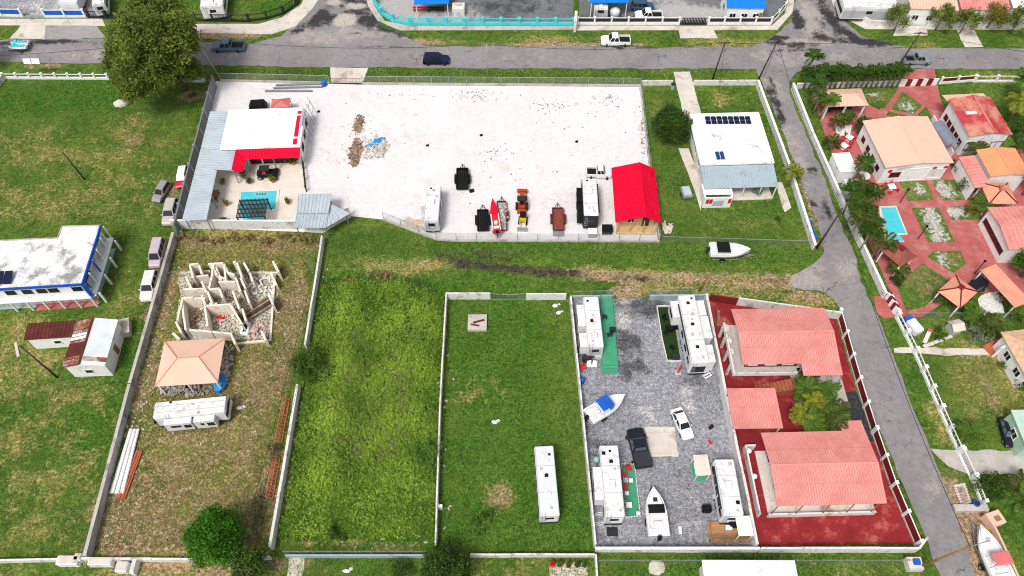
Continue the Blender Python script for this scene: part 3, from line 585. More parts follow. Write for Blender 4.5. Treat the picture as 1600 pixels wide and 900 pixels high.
# ------------------------------------------------------------------ buildings (local frame: -y faces the camera)
def window(t, side, L, W, u, z, w_, h, fm=None, pm_=None, name='window'):
    s = {'front': (u, -W / 2, 0), 'back': (u, W / 2, math.pi), 'left': (-L / 2, u, -math.pi / 2), 'right': (L / 2, u, math.pi / 2)}[side]
    f = MB()
    for (a, b, c, d) in ((0, h / 2, w_ + .12, .07), (0, -h / 2, w_ + .18, .08), (-w_ / 2, 0, .07, h), (w_ / 2, 0, .07, h)): f.box(a, -.03, b, c, .09, d)
    o = f.build(name, fm or white, t, loc=(s[0], s[1], z), rz=s[2])
    MB().box(0, .0, 0, w_ - .07, .03, h - .07).build('pane' if name == 'window' else 'leaf', pm_ or glass, o)
    if w_ > 1.0 and name == 'window': MB().box(0, -.03, 0, .05, .05, h - .08).build('mullion', fm or white, o)
    return o
def walls(t, L, W, h, m, th=.2, z0=0):
    for nm, a in (('front', (0, -W / 2 + th / 2, L, th)), ('back', (0, W / 2 - th / 2, L, th)), ('left', (-L / 2 + th / 2, 0, th, W - 2 * th)), ('right', (L / 2 - th / 2, 0, th, W - 2 * th))):
        MB().box(a[0], a[1], z0 + h / 2, a[2], a[3], h).build('wall', m, t)
def slope(t, q, m, ribm=None, gap=.5, th=.08, name='roof_slope', rh=.05, rw=.07, lift=.0):
    """q = eave a, eave b, ridge b, ridge a ; ribs run eave to ridge"""
    q = [Vector(p) for p in q]; o = MB().slab(q, th).build(name, m, t)
    if ribm:
        n = max(2, int(((q[1] - q[0]).length + (q[2] - q[3]).length) / 2 / gap)); mb = MB(); up = Vector((0, 0, rh))
        for i in range(n + 1):
            f = i / n; a = q[0].lerp(q[1], f); b = q[3].lerp(q[2], f); s = (q[1] - q[0]).normalized() * rw / 2
            mb.frustum([a - s, a + s, b + s, b - s], [a - s * .5 + up, a + s * .5 + up, b + s * .5 + up, b - s * .5 + up])
        mb.build('roof_ribs', ribm, o, kind='stuff')
        if (q[3] - q[0]).length > 4 and name == 'roof_slope': a, b, c_, d_ = q[0].lerp(q[3], .52), q[1].lerp(q[2], .52), q[1].lerp(q[2], .535), q[0].lerp(q[3], .535); MB().slab([p + Vector((0, 0, .018)) for p in (a, b, c_, d_)], .02).build('sheet_lap', ribm, o)
    return o
def gable_x(t, L, W, z, rise, m, ribm=None, gap=.5, y0=0, cap=None, gable_m=None):
    """ridge along x"""
    a, b = L / 2, W / 2
    slope(t, [(-a, -b, z), (a, -b, z), (a, y0, z + rise), (-a, y0, z + rise)], m, ribm, gap)
    slope(t, [(a, b, z), (-a, b, z), (-a, y0, z + rise), (a, y0, z + rise)], m, ribm, gap)
    MB().box(0, y0, z + rise + .03, L + .02, .3, .07).build('ridge_cap', cap or m, t)
    if gable_m:
        for s in (-1, 1):
            x = s * (a - .55); MB().frustum([(x - .08, -b + .5, z - .1), (x + .08, -b + .5, z - .1), (x + .08, b - .5, z - .1), (x - .08, b - .5, z - .1)], [(x - .08, y0 - .1, z + rise - .12), (x + .08, y0 - .1, z + rise - .12), (x + .08, y0 + .1, z + rise - .12), (x - .08, y0 + .1, z + rise - .12)]).build('gable', gable_m, t)
def gable_y(t, L, W, z, rise, m, ribm=None, gap=.5, x0=0, cap=None, gable_m=None, m2=None):
    a, b = L / 2, W / 2
    slope(t, [(-a, b, z), (-a, -b, z), (x0, -b, z + rise), (x0, b, z + rise)], m, ribm, gap)
    slope(t, [(a, -b, z), (a, b, z), (x0, b, z + rise), (x0, -b, z + rise)], m2 or m, ribm, gap)
    MB().box(x0, 0, z + rise + .03, .3, W + .02, .07).build('ridge_cap', cap or m, t)
    if gable_m:
        for s in (-1, 1):
            y = s * (b - .55); MB().frustum([(-a + .5, y - .08, z - .1), (a - .5, y - .08, z - .1), (a - .5, y + .08, z - .1), (-a + .5, y + .08, z - .1)], [(x0 - .1, y - .08, z + rise - .12), (x0 + .1, y - .08, z + rise - .12), (x0 + .1, y + .08, z + rise - .12), (x0 - .1, y + .08, z + rise - .12)]).build('gable', gable_m, t)
def hip(t, L, W, z, rise, m, ridge=0, ribm=None, gap=.4, capm=None):
    a, b, r = L / 2, W / 2, ridge / 2
    slope(t, [(-a, -b, z), (a, -b, z), (r, 0, z + rise), (-r, 0, z + rise)], m, ribm, gap); slope(t, [(a, b, z), (-a, b, z), (-r, 0, z + rise), (r, 0, z + rise)], m, ribm, gap)
    slope(t, [(-a, b, z), (-a, -b, z), (-r, 0.01, z + rise), (-r, .02, z + rise)], m, ribm, gap); slope(t, [(a, -b, z), (a, b, z), (r, .02, z + rise), (r, .01, z + rise)], m, ribm, gap)
    for sx, sy in ((-1, -1), (1, -1), (1, 1), (-1, 1)): MB().tube([(sx * a, sy * b, z + .02), (sx * r, 0, z + rise + .03)], .10, 5).build('hip_cap', capm or m, t)
    if ridge: MB().tube([(-r, 0, z + rise + .02), (r, 0, z + rise + .02)], .10, 5).build('ridge_cap', capm or m, t)
def posts4(t, L, W, h, m, w_=.16, inset=.35, extra=()):
    for x, y in [(sx * (L / 2 - inset), sy * (W / 2 - inset)) for sx in (-1, 1) for sy in (-1, 1)] + list(extra): MB().box(x, y, h / 2, w_, w_, h).build('post', m, t)
def bld(name, label, c, z, cat='building', group=None):
    ctr, rz, L, W = rect(*c, z); return thing(name, label, cat, ctr, rz, group), L, W
def table_set(label, px, py, m=None, chairs=redstuff, rz=0, group=None, h=.72, n=4):
    t = thing('garden_table', label, 'table', G(px, py), rz, group); MB().box(0, 0, h, 1.1, 1.1, .06).build('table_top', m or white, t, bevel=.02); MB().tube([(0, 0, 0), (0, 0, h)], .08).box(0, 0, .03, .6, .6, .06).build('pedestal', m or white, t)
    for i in range(n):
        a = i * 2 * math.pi / n + .6; MB().box(0, 0, .42, .5, .5, .08).box(0, .24, .66, .5, .06, .45).box(-.2, -.2, .2, .06, .06, .4).box(.2, -.2, .2, .06, .06, .4).box(-.2, .2, .2, .06, .06, .4).box(.2, .2, .2, .06, .06, .4).build('attached_seat', chairs, t, loc=(math.sin(-a) * -1.0, math.cos(a) * 1.0, 0), rz=a)
    return t
# ------------------------------------------------------------------ vehicles (front = +x)
WH = {}
def wheel(t, x, y, r, w_=.24, rimm=None):
    key = (round(r, 2), round(w_, 2), rimm or 0)
    if key not in WH:
        prof = [(r * .62, -w_ / 2), (r * .93, -w_ / 2), (r, -w_ / 4), (r, w_ / 4), (r * .93, w_ / 2), (r * .62, w_ / 2)]; n = 14; mb = MB()
        vs = [(a * math.cos(2 * math.pi * i / n), b, a * math.sin(2 * math.pi * i / n)) for i in range(n) for a, b in prof]; k = len(prof)
        mb.add(vs, [(i * k + j, i * k + (j + 1) % k, ((i + 1) % n) * k + (j + 1) % k, ((i + 1) % n) * k + j) for i in range(n) for j in range(k)])
        o = mb.build('wheel', rubber, t); rm = MB().tube([(0, -w_ * .42, 0), (0, w_ * .42, 0)], r * .63, 10).build('rim', rimm or steel, o)
        o.location = (x, y, r); WH[key] = o; return o
    s = WH[key]; c = s.copy(); COL.objects.link(c); c.parent = t; c.location = (x, y, r)
    for ch in s.children: d = ch.copy(); COL.objects.link(d); d.parent = c
    return c
def panel(t, pts, m, name, off=.012, sh=.86):
    """flat glass panel on a quad face, shrunk towards its centre and pushed proud"""
    p = [Vector(q) for q in pts]; c = sum(p, Vector()) / 4; n = (p[1] - p[0]).cross(p[2] - p[0]).normalized()
    q = [c + (a - c) * sh + n * off for a in p]; r = [a - n * .02 for a in q]
    return MB().frustum(r, q).build(name, m, t)
def car(name, label, front, rear, colm, kind='suv', L=None, cat=None, roofm=None, bedm=None, glassm=None, group=None, hoodm=None, wreck=False, gh_m=None):
    c, rz, l = ends(front, rear, .8); L = L or l; t = thing(name, label, cat or {'pickup': 'pickup truck', 'sedan': 'car', 'suv': 'car', 'van': 'van', 'hatch': 'car'}[kind], c, rz, group)
    g = glassm or glass; k = L
    W = {'sedan': 1.78, 'hatch': 1.7, 'suv': 1.92, 'van': 1.9, 'pickup': 1.98}[kind] * min(1.1, max(.9, k / 4.9)); w2 = W / 2
    belt, top = {'sedan': (.92, 1.42), 'hatch': (.92, 1.45), 'suv': (1.1, 1.75), 'van': (1.1, 1.95), 'pickup': (1.12, 1.82)}[kind]
    hood = {'sedan': .86, 'hatch': .88, 'suv': 1.04, 'van': 1.05, 'pickup': 1.08}[kind]
    gx = {'sedan': (-.40, -.26, .06, .22), 'hatch': (-.47, -.38, .06, .24), 'suv': (-.485, -.42, .10, .24), 'van': (-.49, -.455, .17, .31), 'pickup': (-.10, -.07, .14, .24)}[kind]
    def ring(x, z0, z1, w_): return [(x, -w_ * .94, z0), (x, -w_, z0 + .12), (x, -w_, z1 - .28), (x, -w_ * .95, z1 - .05), (x, -w_ * .86, z1), (x, w_ * .86, z1), (x, w_ * .95, z1 - .05), (x, w_, z1 - .28), (x, w_, z0 + .12), (x, w_ * .94, z0)]
    zr = belt if kind != 'sedan' else .94
    st = [(-.5, .45, zr - .18, .86), (-.49, .36, zr - .03, .95), (-.42, .30, zr, 1), (gx[0], .28, belt, 1), (gx[3], .28, belt - .02, 1), (.36, .28, hood, .99), (.455, .30, hood - .10, .95), (.49, .36, hood - .22, .88), (.5, .46, hood - .32, .8)]
    if kind == 'pickup':
        st = [(-.12, .30, belt, 1)] + [s for s in st if s[0] > -.11 + 1e-3 and s[0] != gx[0]]
    MB().loft([ring(x * k, a, b, w2 * f) for x, a, b, f in st]).build('body', colm, t, smooth=False)
    if kind == 'pickup':
        x0, x1 = -.5 * k, -.121 * k
        for y0, y1 in ((-w2, -w2 + .13), (w2 - .13, w2)): MB().b2(x0 + .06, x1, y0, y1, .42, belt - .02).build('bed_side', colm, t, bevel=.04)
        MB().b2(x0, x0 + .12, -w2 + .05, w2 - .05, .42, belt - .03).build('tailgate', colm, t, bevel=.03)
        MB().b2(x0 + .12, x1, -w2 + .13, w2 - .13, .42, .70).build('bed_floor', bedm or black, t)
        if bedm and bedm is not black: MB().b2(x0 + .02, x1, -w2 + .04, w2 - .04, belt - .01, belt + .05).build('bed_cover', bedm, t, bevel=.03)
    # cabin
    b = [Vector((gx[0] * k, -w2 * .95, belt - .03)), Vector((gx[3] * k, -w2 * .93, belt - .04)), Vector((gx[3] * k, w2 * .93, belt - .04)), Vector((gx[0] * k, w2 * .95, belt - .03))]
    u = [Vector((gx[1] * k, -w2 * .76, top)), Vector((gx[2] * k, -w2 * .76, top)), Vector((gx[2] * k, w2 * .76, top)), Vector((gx[1] * k, w2 * .76, top))]
    MB().frustum(b, u).build('cabin', gh_m or colm, t, bevel=.05)
    if not wreck:
        panel(t, [b[1], b[2], u[2], u[1]], g, 'windshield', .02); panel(t, [b[3], b[0], u[0], u[3]], g, 'rear_window', .02, .8)
        for (p, q, r_, s) in ((b[0], b[1], u[1], u[0]), (b[2], b[3], u[3], u[2])):
            n = 3 if kind in ('suv', 'van') else 2
            for i in range(n):
                f0, f1 = i / n, (i + 1) / n; panel(t, [p.lerp(q, f0), p.lerp(q, f1), s.lerp(r_, f1), s.lerp(r_, f0)], g, 'side_window', .015, .84)
    else:
        for (p, q, r_, s) in ((b[1], b[2], u[2], u[1]), (b[0], b[1], u[1], u[0]), (b[2], b[3], u[3], u[2])): panel(t, [p, q, r_, s], cav, 'window_shade_panel', .02)  # flat dark panels stand in for the unlit cabin inside
    MB().b2(gx[1] * k + .06, gx[2] * k - .06, -w2 * .72, w2 * .72, top - .01, top + .04).build('roof', roofm or colm, t, bevel=.03)
    if hoodm: MB().b2(.25 * k, .45 * k, -w2 * .8, w2 * .8, hood - .1, hood + .03).build('bonnet', hoodm, t, bevel=.03)
    r = .36 if kind in ('suv', 'pickup') else .32
    for x in (-.31 * k, .315 * k):
        for s in (-1, 1): wheel(t, x, s * (w2 - .09), r)
    for s in (-1, 1):
        MB().box(.485 * k, s * w2 * .66, hood - .30, .10, .34, .14).build('headlight', fiber, t, bevel=.02)
        MB().box(-.493 * k, s * w2 * .78, belt - .26, .06, .16, .26).build('tail_light', redstuff, t)
        MB().box(gx[3] * k - .25, s * (w2 + .08), belt + .05, .12, .2, .14).build('mirror', colm, t)
    MB().box(.5 * k, 0, .5, .1, W * .82, .18).build('front_bumper', black if kind == 'pickup' else colm, t, bevel=.03); MB().box(-.5 * k, 0, .5, .1, W * .86, .16).build('rear_bumper', steel if kind == 'pickup' else colm, t, bevel=.03)
    return t
def rv(name, label, c, z=3.2, front='back', bodym=None, roofm=None, slides=(), ac=((0, .2), (0, -.25)), vents=(), stripe=None, cat='camper', endm=None, hitch=True, wheels=True, awning=None, nose=True, group=None):
    """travel trailer; local y runs along its length (front end is +y when front='back'). slides: (side, y0, y1, depth, z0, z1, material)"""
    ctr, rz, L, W = rect(*c, z); t = thing(name, label, cat, ctr, rz, group); bodym = bodym or fiber; hx, hy = L / 2, W / 2
    MB().b2(-hx, hx, -hy, hy, .62, z - .04).build('body', bodym, t, bevel=.12)
    MB().b2(-hx + .07, hx - .07, -hy + .09, hy - .09, z - .08, z + .02).build('roof', roofm or rvroof, t, bevel=.03)
    MB().b2(-hx + .12, hx - .12, -hy + .3, hy - .3, .38, .64).build('chassis', darksteel, t)
    for (ax, ay) in ac:
        o = MB().frustum([(ax - .38, ay * W - .55, z), (ax + .38, ay * W - .55, z), (ax + .38, ay * W + .55, z), (ax - .38, ay * W + .55, z)], [(ax - .3, ay * W - .4, z + .3), (ax + .3, ay * W - .4, z + .3), (ax + .3, ay * W + .45, z + .3), (ax - .3, ay * W + .45, z + .3)]).build('air_conditioner', rvroof, t, bevel=.05)
    for (ax, ay, mm) in vents: MB().box(ax, ay * W, z + .08, .42, .42, .14).build('roof_vent', mm, t, bevel=.04)
    for sx in (-1, 1): MB().b2(sx * (hx - .1), sx * (hx - .04), -hy + .2, hy - .2, z - .01, z + .05).build('gutter', rvgrey, t)
    for q in range(4): MB().box(random.uniform(-.3, .3) * L, (-.4 + .27 * q + random.uniform(-.05, .05)) * W, z + .05, .3, .3, .09).build('roof_vent', [rvgrey, white, rvgrey, darksteel][q], t, bevel=.03)
    for q in (-.18, .2): MB().box(0, q * W, z + .022, L - .2, .07, .012).build('roof_seam', rvgrey, t)
    lad = MB(); lx = -.3 * L
    for s_ in (-.2, .2): lad.tube([(lx + s_, -hy - .12, 1.0), (lx + s_, -hy - .12, z + .1), (lx + s_, -hy + .3, z + .12)], .025, 4)
    for q in range(5): lad.tube([(lx - .2, -hy - .12, 1.2 + q * .4), (lx + .2, -hy - .12, 1.2 + q * .4)], .02, 4)
    lad.build('ladder', steel, t)
    for (side, y0, y1, d, z0, z1, mm) in slides:
        sx = 1 if side == 'right' else -1; a, b = sx * (hx - .02), sx * (hx + d)
        o = MB().b2(a, b, y0 * W, y1 * W, z0, z1).build('slide_out', mm or bodym, t, bevel=.04)
        MB().b2(a, b + sx * .04, y0 * W - .04, y1 * W + .04, z1, z1 + .05).build('slide_roof', rvroof if mm is None else mm, o)
        yc = (y0 + y1) / 2 * W; ww = min(1.6, abs(y1 - y0) * W * .6); MB().box(b + sx * .01, yc, (z0 + z1) / 2 + .25, .03, ww, .6).build('slide_window', glass, o)
    for sx in (-1, 1):
        occ = [(a * W - .3, b * W + .3) for (sd, a, b, *_r) in slides if (1 if sd == 'right' else -1) == sx]
        for yy in (-.38, -.2, 0, .18, .36):
            y = yy * W
            if any(a < y < b for a, b in occ): continue
            f = MB().box(0, 0, 0, .05, 1.05, .72).build('window', black, t, bevel=.02, loc=(sx * (hx + .005), y, 2.05)); MB().box(sx * .02, 0, 0, .03, .92, .6).build('pane', glass, f)
    dy = .06 * W; d = MB().box(hx + .01, dy + .9, 1.65, .05, .75, 1.9).build('door', white, t, bevel=.02); MB().box(.03, .28, -.1, .06, .06, .18).build('handle', darksteel, d)
    if stripe:
        for sx in (-1, 1): MB().box(sx * (hx + .003), 0, 1.15, .02, W - .5, .22).build('stripe', stripe, t)
    e = endm or rvgrey  # default grey puts the near end's shading into its colour
    for sy in (-1, 1): MB().box(0, sy * (hy + .004), 1.75, L - .5, .03, 1.5).build('end_panel', e if sy < 0 else bodym, t); MB().box(0, sy * (hy + .03), 2.15, min(1.1, L * .45), .04, .6).build('end_window', glass, t); MB().box(0, sy * (hy + .06), .62, L - .2, .14, .16).build('bumper', darksteel, t)
    if wheels:
        for y in (-.95, -.02):
            for s in (-1, 1): wheel(t, s * (hx - .16), y - .3, .36, .24).rotation_euler.z = math.pi / 2
    if hitch:
        s = 1 if front == 'back' else -1; MB().tube([(-.7, s * hy, .5), (0, s * (hy + 1.1), .5), (.7, s * hy, .5)], .06, 5).tube([(0, s * hy, .5), (0, s * (hy + 1.25), .5)], .05, 5).build('hitch', darksteel, t)
        for x in (-.2, .2): MB().tube([(x, s * (hy + .38), .55), (x, s * (hy + .38), 1.05)], .15, 8).build('gas_bottle', white, t)
    if awning: MB().tube([(awning * (hx + .1), -hy * .75, z - .25), (awning * (hx + .1), hy * .75, z - .25)], .09, 6).build('awning_roll', darksteel, t)
    return t
def boat(name, label, front, rear, W, hullm, deckm=None, ch=2.25, canopy=None, screen=None, hatch=None, z=.75, motor=black, cockpit=None, group=None, L=None):
    c, rz, l = ends(front, rear, 1.4); L = L or l; t = thing(name, label, 'boat', c + Vector((0, 0, 0)), rz, group)
    def hw(s): return W / 2 * (1 if s < .45 else max(.02, 1 - ((s - .45) / .55) ** 2.2))
    S = [0, .03, .25, .45, .6, .72, .82, .9, .96, 1.0]; rings = []; deck = []
    for s in S:
        x = (s - .5) * L; w_ = hw(s); zt = z + .95 + .28 * s * s; zb = z - .02 + .55 * max(0, s - .6) ** 1.5 * 2
        rings.append([(x, 0, zb), (x, -w_ * .75, zb + .25), (x, -w_, zt - .1), (x, -w_ * .97, zt), (x, w_ * .97, zt), (x, w_, zt - .1), (x, w_ * .75, zb + .25)])
    MB().loft(rings).build('hull', hullm, t, smooth=False); MB().loft([[(a, b * 1.012, c - .16) for a, b, c in (r[2], r[2], r[5], r[5])] if 0 else [(r[2][0], r[2][1] * 1.015, r[2][2] - .18), (r[2][0], r[2][1] * 1.02, r[2][2] - .02), (r[5][0], r[5][1] * 1.02, r[5][2] - .02), (r[5][0], r[5][1] * 1.015, r[5][2] - .18)] for r in rings]).build('rub_rail', rvgrey, t)
    dk = MB().loft([[((s - .5) * L, -hw(s) * .86, z + .95 + .28 * s * s - .02), ((s - .5) * L, -hw(s) * .70, z + 1.08 + .30 * s * s), ((s - .5) * L, hw(s) * .70, z + 1.08 + .30 * s * s), ((s - .5) * L, hw(s) * .86, z + .95 + .28 * s * s - .02)] for s in (.50, .6, .72, .84, .94)]).build('foredeck', deckm or fiber, t)
    MB().b2(-.47 * L, -.02 * L, -W * .36, W * .36, z + .3, z + .98).build('cockpit', cockpit or rvroof, t)
    for sy in (-1, 1): MB().b2(-.47 * L, .02 * L, sy * W * .36, sy * W * .485, z + .9, z + 1.16).build('gunwale', fiber, t, bevel=.04)
    MB().b2(-.30 * L, -.22 * L, -W * .2, W * .2, z + .9, z + 1.35).build('console', fiber, t, bevel=.05); MB().b2(-.42 * L, -.36 * L, -W * .3, W * .3, z + .9, z + 1.2).build('seat', white, t, bevel=.05)
    if hatch: MB().box(.22 * L, 0, z + 1.32, .5, .5, .06).build('hatch', hatch, t, bevel=.02)
    if screen: MB().frustum([(.0 * L, -W * .40, z + 1.1), (.13 * L, -W * .3, z + 1.15), (.13 * L, W * .3, z + 1.15), (.0, W * .40, z + 1.1)], [(-.02 * L, -W * .34, z + 1.6), (.04 * L, -W * .26, z + 1.6), (.04 * L, W * .26, z + 1.6), (-.02 * L, W * .34, z + 1.6)]).build('windscreen', screen, t)
    if canopy:
        cx0, cx1, cm = canopy; MB().b2(cx0 * L, cx1 * L, -W * .38, W * .38, z + ch, z + ch + .07).build('canopy', cm, t, bevel=.03)
        for x in (cx0 * L + .1, cx1 * L - .1):
            for sy in (-1, 1): MB().tube([(x, sy * W * .42, z + 1.0), (x, sy * W * .36, z + ch + .01)], .03, 5).build('canopy_pole', steel, t)
    MB().b2(-.5 * L - .45, -.5 * L - .02, -.2, .2, z + .55, z + 1.35).b2(-.5 * L - .3, -.5 * L - .15, -.09, .09, z - .25, z + .55).build('outboard_motor', motor, t, bevel=.04)
    return t
def boat_trailer(label, front, rear, W, z=.72, group=None, m=None):
    c, rz, L = ends(front, rear, 1.4); t = thing('boat_trailer', label, 'trailer', c, rz, group); m = m or steel
    for s in (-1, 1): MB().tube([(-.42 * L, s * W * .36, z - .12), (.2 * L, s * W * .34, z - .12), (.58 * L, 0, z - .2)], .05, 5).build('frame_rail', m, t)
    for x in (-.38, -.1, .18): MB().box(x * L, 0, z - .13, .1, W * .72, .08).build('cross_bar', m, t)
    MB().tube([(.4 * L, 0, z - .2), (.62 * L, 0, z - .25)], .05, 5).tube([(.52 * L, 0, 0), (.52 * L, 0, z - .1)], .04, 5).build('tongue', m, t)
    for s in (-1, 1): wheel(t, -.18 * L, s * W * .46, .33, .2); MB().b2(-.18 * L - .4, -.18 * L + .4, s * W * .46 - .13, s * W * .46 + .13, .68, .73).build('mudguard', black, t)
    return t
def flat_trailer(label, c, deckm, z=.6, side=.3, framem=None, mesh=True, hitch=1, group=None, gate=None, name='flatbed_trailer'):
    ctr, rz, L, W = rect(*c, z); t = thing(name, label, 'trailer', ctr, rz, group); f = framem or black; hx, hy = L / 2, W / 2
    n = max(4, int(L / .3))
    for i in range(n): MB().b2(-hx + L * i / n + .012, -hx + L * (i + 1) / n - .012, -hy, hy, z - .08, z - .02 + random.uniform(-.006, .006)).build('plank', deckm, t)
    for sx in (-1, 1):
        MB().b2(sx * hx - .05, sx * hx + .05, -hy, hy, z - .15, z + side).build('side_rail', f, t); wheel(t, sx * (hx + .2), -.35, .34, .22).rotation_euler.z = math.pi / 2; wheel(t, sx * (hx + .2), .45, .34, .22).rotation_euler.z = math.pi / 2
        MB().b2(sx * (hx + .06), sx * (hx + .36), -.8, .9, .70, .75).build('mudguard', f, t)
    for sy in (-1, 1): MB().b2(-hx, hx, sy * hy - .05, sy * hy + .05, z - .15, z + (side if sy == hitch else .05)).build('end_rail', f, t)
    s = hitch; MB().tube([(-hx * .7, s * hy, z - .1), (0, s * (hy + 1.3), z - .1), (hx * .7, s * hy, z - .1)], .06, 5).tube([(0, s * (hy + .9), 0), (0, s * (hy + .9), z + .3)], .05, 5).build('tongue', f, t)
    if gate: MB().b2(-hx, hx, -s * (hy + .05), -s * (hy + .9), z - .3, z - .24).build('ramp', gate, t)
    return t
def pole(label, base, top_h, lean=(0, 0), r=.14, m=None, arms=0, lamp=None, name='utility_pole', group=None):
    t = thing(name, label, 'pole', G(*base), 0, group); top = Vector((lean[0], lean[1], top_h)); MB().tube([(0, 0, 0), top * .5, top], r, 8, r * .65).build('shaft', m or polewood, t, smooth=True)
    for i in range(arms):
        p = top * (.97 - i * .1); MB().box(p.x, p.y, p.z, 1.8, .1, .1).build('cross_arm', polewood, t)
        for x in (-.8, -.3, .3, .8): MB().tube([(p.x + x, p.y, p.z + .05), (p.x + x, p.y, p.z + .2)], .04, 5).build('insulator', steel, t)
    if lamp:
        e = top + Vector(lamp); MB().tube([top * .97, (top + e) / 2 + Vector((0, 0, .25)), e], .045, 5).build('lamp_arm', steel, t); MB().box(e.x, e.y, e.z, .6, .25, .14, rz=math.atan2(lamp[1], lamp[0])).build('lamp_head', white, t, bevel=.04)
    return t, G(*base) + top
def cable(label, a, b, sag=.8, r=.035, n=14):
    pts = [a.lerp(b, i / n) - Vector((0, 0, 4 * sag * (i / n) * (1 - i / n))) for i in range(n + 1)]; o0 = a.copy()
    o = MB().tube([p - o0 for p in pts], r, 4).build('overhead_cable', black, loc=o0); return tag(o, label, 'cable', 'overhead cables')
def pot_plant(label, px, py, m, h=.7, kind=None, group=None):
    t = thing('potted_plant', label, 'plant', G(px, py, .05), 0, group); mb = MB(); n = 10
    mb.loft([[(r * math.cos(2 * math.pi * i / n), r * math.sin(2 * math.pi * i / n), z) for i in range(n)] for r, z in ((.2, 0), (.32, .4), (.34, .45))]).build('pot', terracotta, t)
    P, _ = crown_points((0, 0, .45 + h * .5), (h * .7, h * .7, h * .55), 10, 30, h * .4, .3); leaves_mesh('foliage', P, .13 * rng.uniform(.6, 1.3, len(P)), m, t); return t
# ================================================================== THE PLACE
olive = leaf_mat('olive_leaf', (.018, .042, .004), (.30, .36, .06), .3)
brightleaf = leaf_mat('bright_leaf', (.014, .07, .003), (.11, .32, .015), .3)
darkleaf = leaf_mat('dark_leaf', (.010, .034, .004), (.085, .165, .022), .25)
limeleaf = leaf_mat('light_leaf', (.03, .07, .008), (.13, .22, .03), .3)
yellowleaf = leaf_mat('yellow_leaf', (.08, .09, .01), (.30, .26, .03), .3)
greyleaf = leaf_mat('grey_green_leaf', (.10, .13, .09), (.30, .36, .26), .2)
drystem = leaf_mat('straw', (.16, .11, .04), (.42, .30, .13), .2)
wildgrass = leaf_mat('wild_grass', (.05, .12, .010), (.34, .42, .08), .35)
lawngrass = leaf_mat('short_grass', (.05, .12, .010), (.26, .34, .07), .3)
# ---------------- street furniture of the main road
_, T1 = pole('pale concrete utility pole beside the big tree at the yard corner', (345, 123), 8.5, (-1.6, 0), .13, steel)
_, T2 = pole('thin grey pole on the verge behind the long chain-link fence', (762, 128), 8.0, (0, 0), .09, steel)
_p, T3 = pole('dark wooden pole on the grass verge near the house driveway', (1113, 125), 8.0, (.4, 0), .15, arms=1)
_, T4 = pole('dark wooden pole at the corner of the side road and main road', (1185, 124), 8.0, (1.0, 0), .14)
_, T5 = pole('dark wooden pole beside the silver pickup at the red driveway', (1402, 106), 7.5, (.8, 0), .14, arms=1, lamp=(-.2, .8, .15))
_, T6 = pole('dark wooden pole by the blue drums at the lane junction', (1276, 388), 8.5, (.9, .5), .15)
_, T7 = pole('short dark leaning post standing alone in the left field', (133, 281), 5.5, (-1.1, .6), .13)
_, T8 = pole('leaning dark pole beside the rusty shed', (90, 590), 6.5, (-1.8, 1.0), .14)
_, T9 = pole('brown wooden street light pole leaning over the side road', (1432, 888), 8.0, (2.2, .2), .17, wood, lamp=(2.4, .6, .3))
_, T10 = pole('crossarm pole at the bottom edge below the ruin lot', (408, 915), 7.0, (0, 0), .14, arms=1)
_, T11 = pole('pale wooden post with a yellow stay at the gravel yard gate', (1092, 455), 5.0, (.8, 0), .12, wood)
MB().tube([(.62, -.1, 6.2), (.62, -.1, 7.1)], .26, 10).build('transformer', steel, _p)
cable('house drop cable from the driveway pole to the white flat roof', T3, G(1120, 178, 3.7), .4, .02); cable('house drop cable from the corner pole to the white flat roof', T4, G(1172, 177, 3.7), .4, .02); cable('drop cable from the drum pole across the lane to the gravel yard post', T6, T11, .6, .02)
edgeL, edgeR = G(-200, 92, 8), G(1800, 100, 8)
for k, (a, b, s, l) in enumerate([(edgeL, T1, 1, 'cable over the road left of the big tree'), (T1, T2, 1.4, 'long cable from the yard corner pole to the thin grey pole'), (T2, T3, 1.3, 'cable over the road from thin grey pole to driveway pole'), (T3, T4, .4, 'short cable between the two dark poles by the house'), (T4, T5, 1.2, 'cable passing above the palm hedge'), (T5, edgeR, 1, 'cable right of the silver pickup'), (T4, T6, 1.2, 'cable following the side road down to the drums'), (T6, T9, 1.6, 'cable over the narrow road down to the street light')]): cable(l, a, b, s)
for i in range(3): cable(['left', 'middle', 'right'][i] + ' cable of three crossing the overgrown lot', T10 + Vector((-.8 + .8 * i, 0, .2)), G(512 + i * 9, 335, 7.5), .6, .02)
# ---------------- beyond the main road
rail_fence('white street wall with blue infill panels, top left', [(-60, 22), (0, 25), (36, 26)], 1.6, .5, white, white, 4.0, blue)
rail_fence('white wall with three small blue panels beside the trailer', [(72, 27), (134, 27)], 1.6, .5, white, white, 4.6, blue)
rail_fence('black railing with white-capped posts around the corner lawn', [(140, 28), (318, 33), (400, 34), (440, 24), (466, 6), (480, -25)], 1.5, .35, darksteel, darksteel, 3.4, None, True, bars=.35, bar_m=darksteel, pw=.35)
rail_fence('turquoise wall with white posts curving round the street corner', [(580, -25), (586, 8), (604, 32), (640, 39), (896, 40)], 1.5, .7, teal, teal, 3.4, None, True, bars=.5, bar_m=teal, pw=.5)
rail_fence('white wall with dark mesh panels along the pavement', [(902, 39), (1060, 39)], 1.6, .7, white, white, 2.9, darksteel)
rail_fence('white wall with dark mesh panels near the blue-roofed house', [(1106, 39), (1205, 39), (1228, 12), (1236, -25)], 1.6, .7, white, white, 2.9, darksteel)
g = thing('gate', 'dark sliding gate in the white wall over the road', 'gate', G(1083, 39)); MB().box(0, 0, .9, 4.4, .08, .1).box(0, 0, 1.5, 4.4, .08, .1).box(0, 0, .2, 4.4, .08, .1).build('frame', darksteel, g)
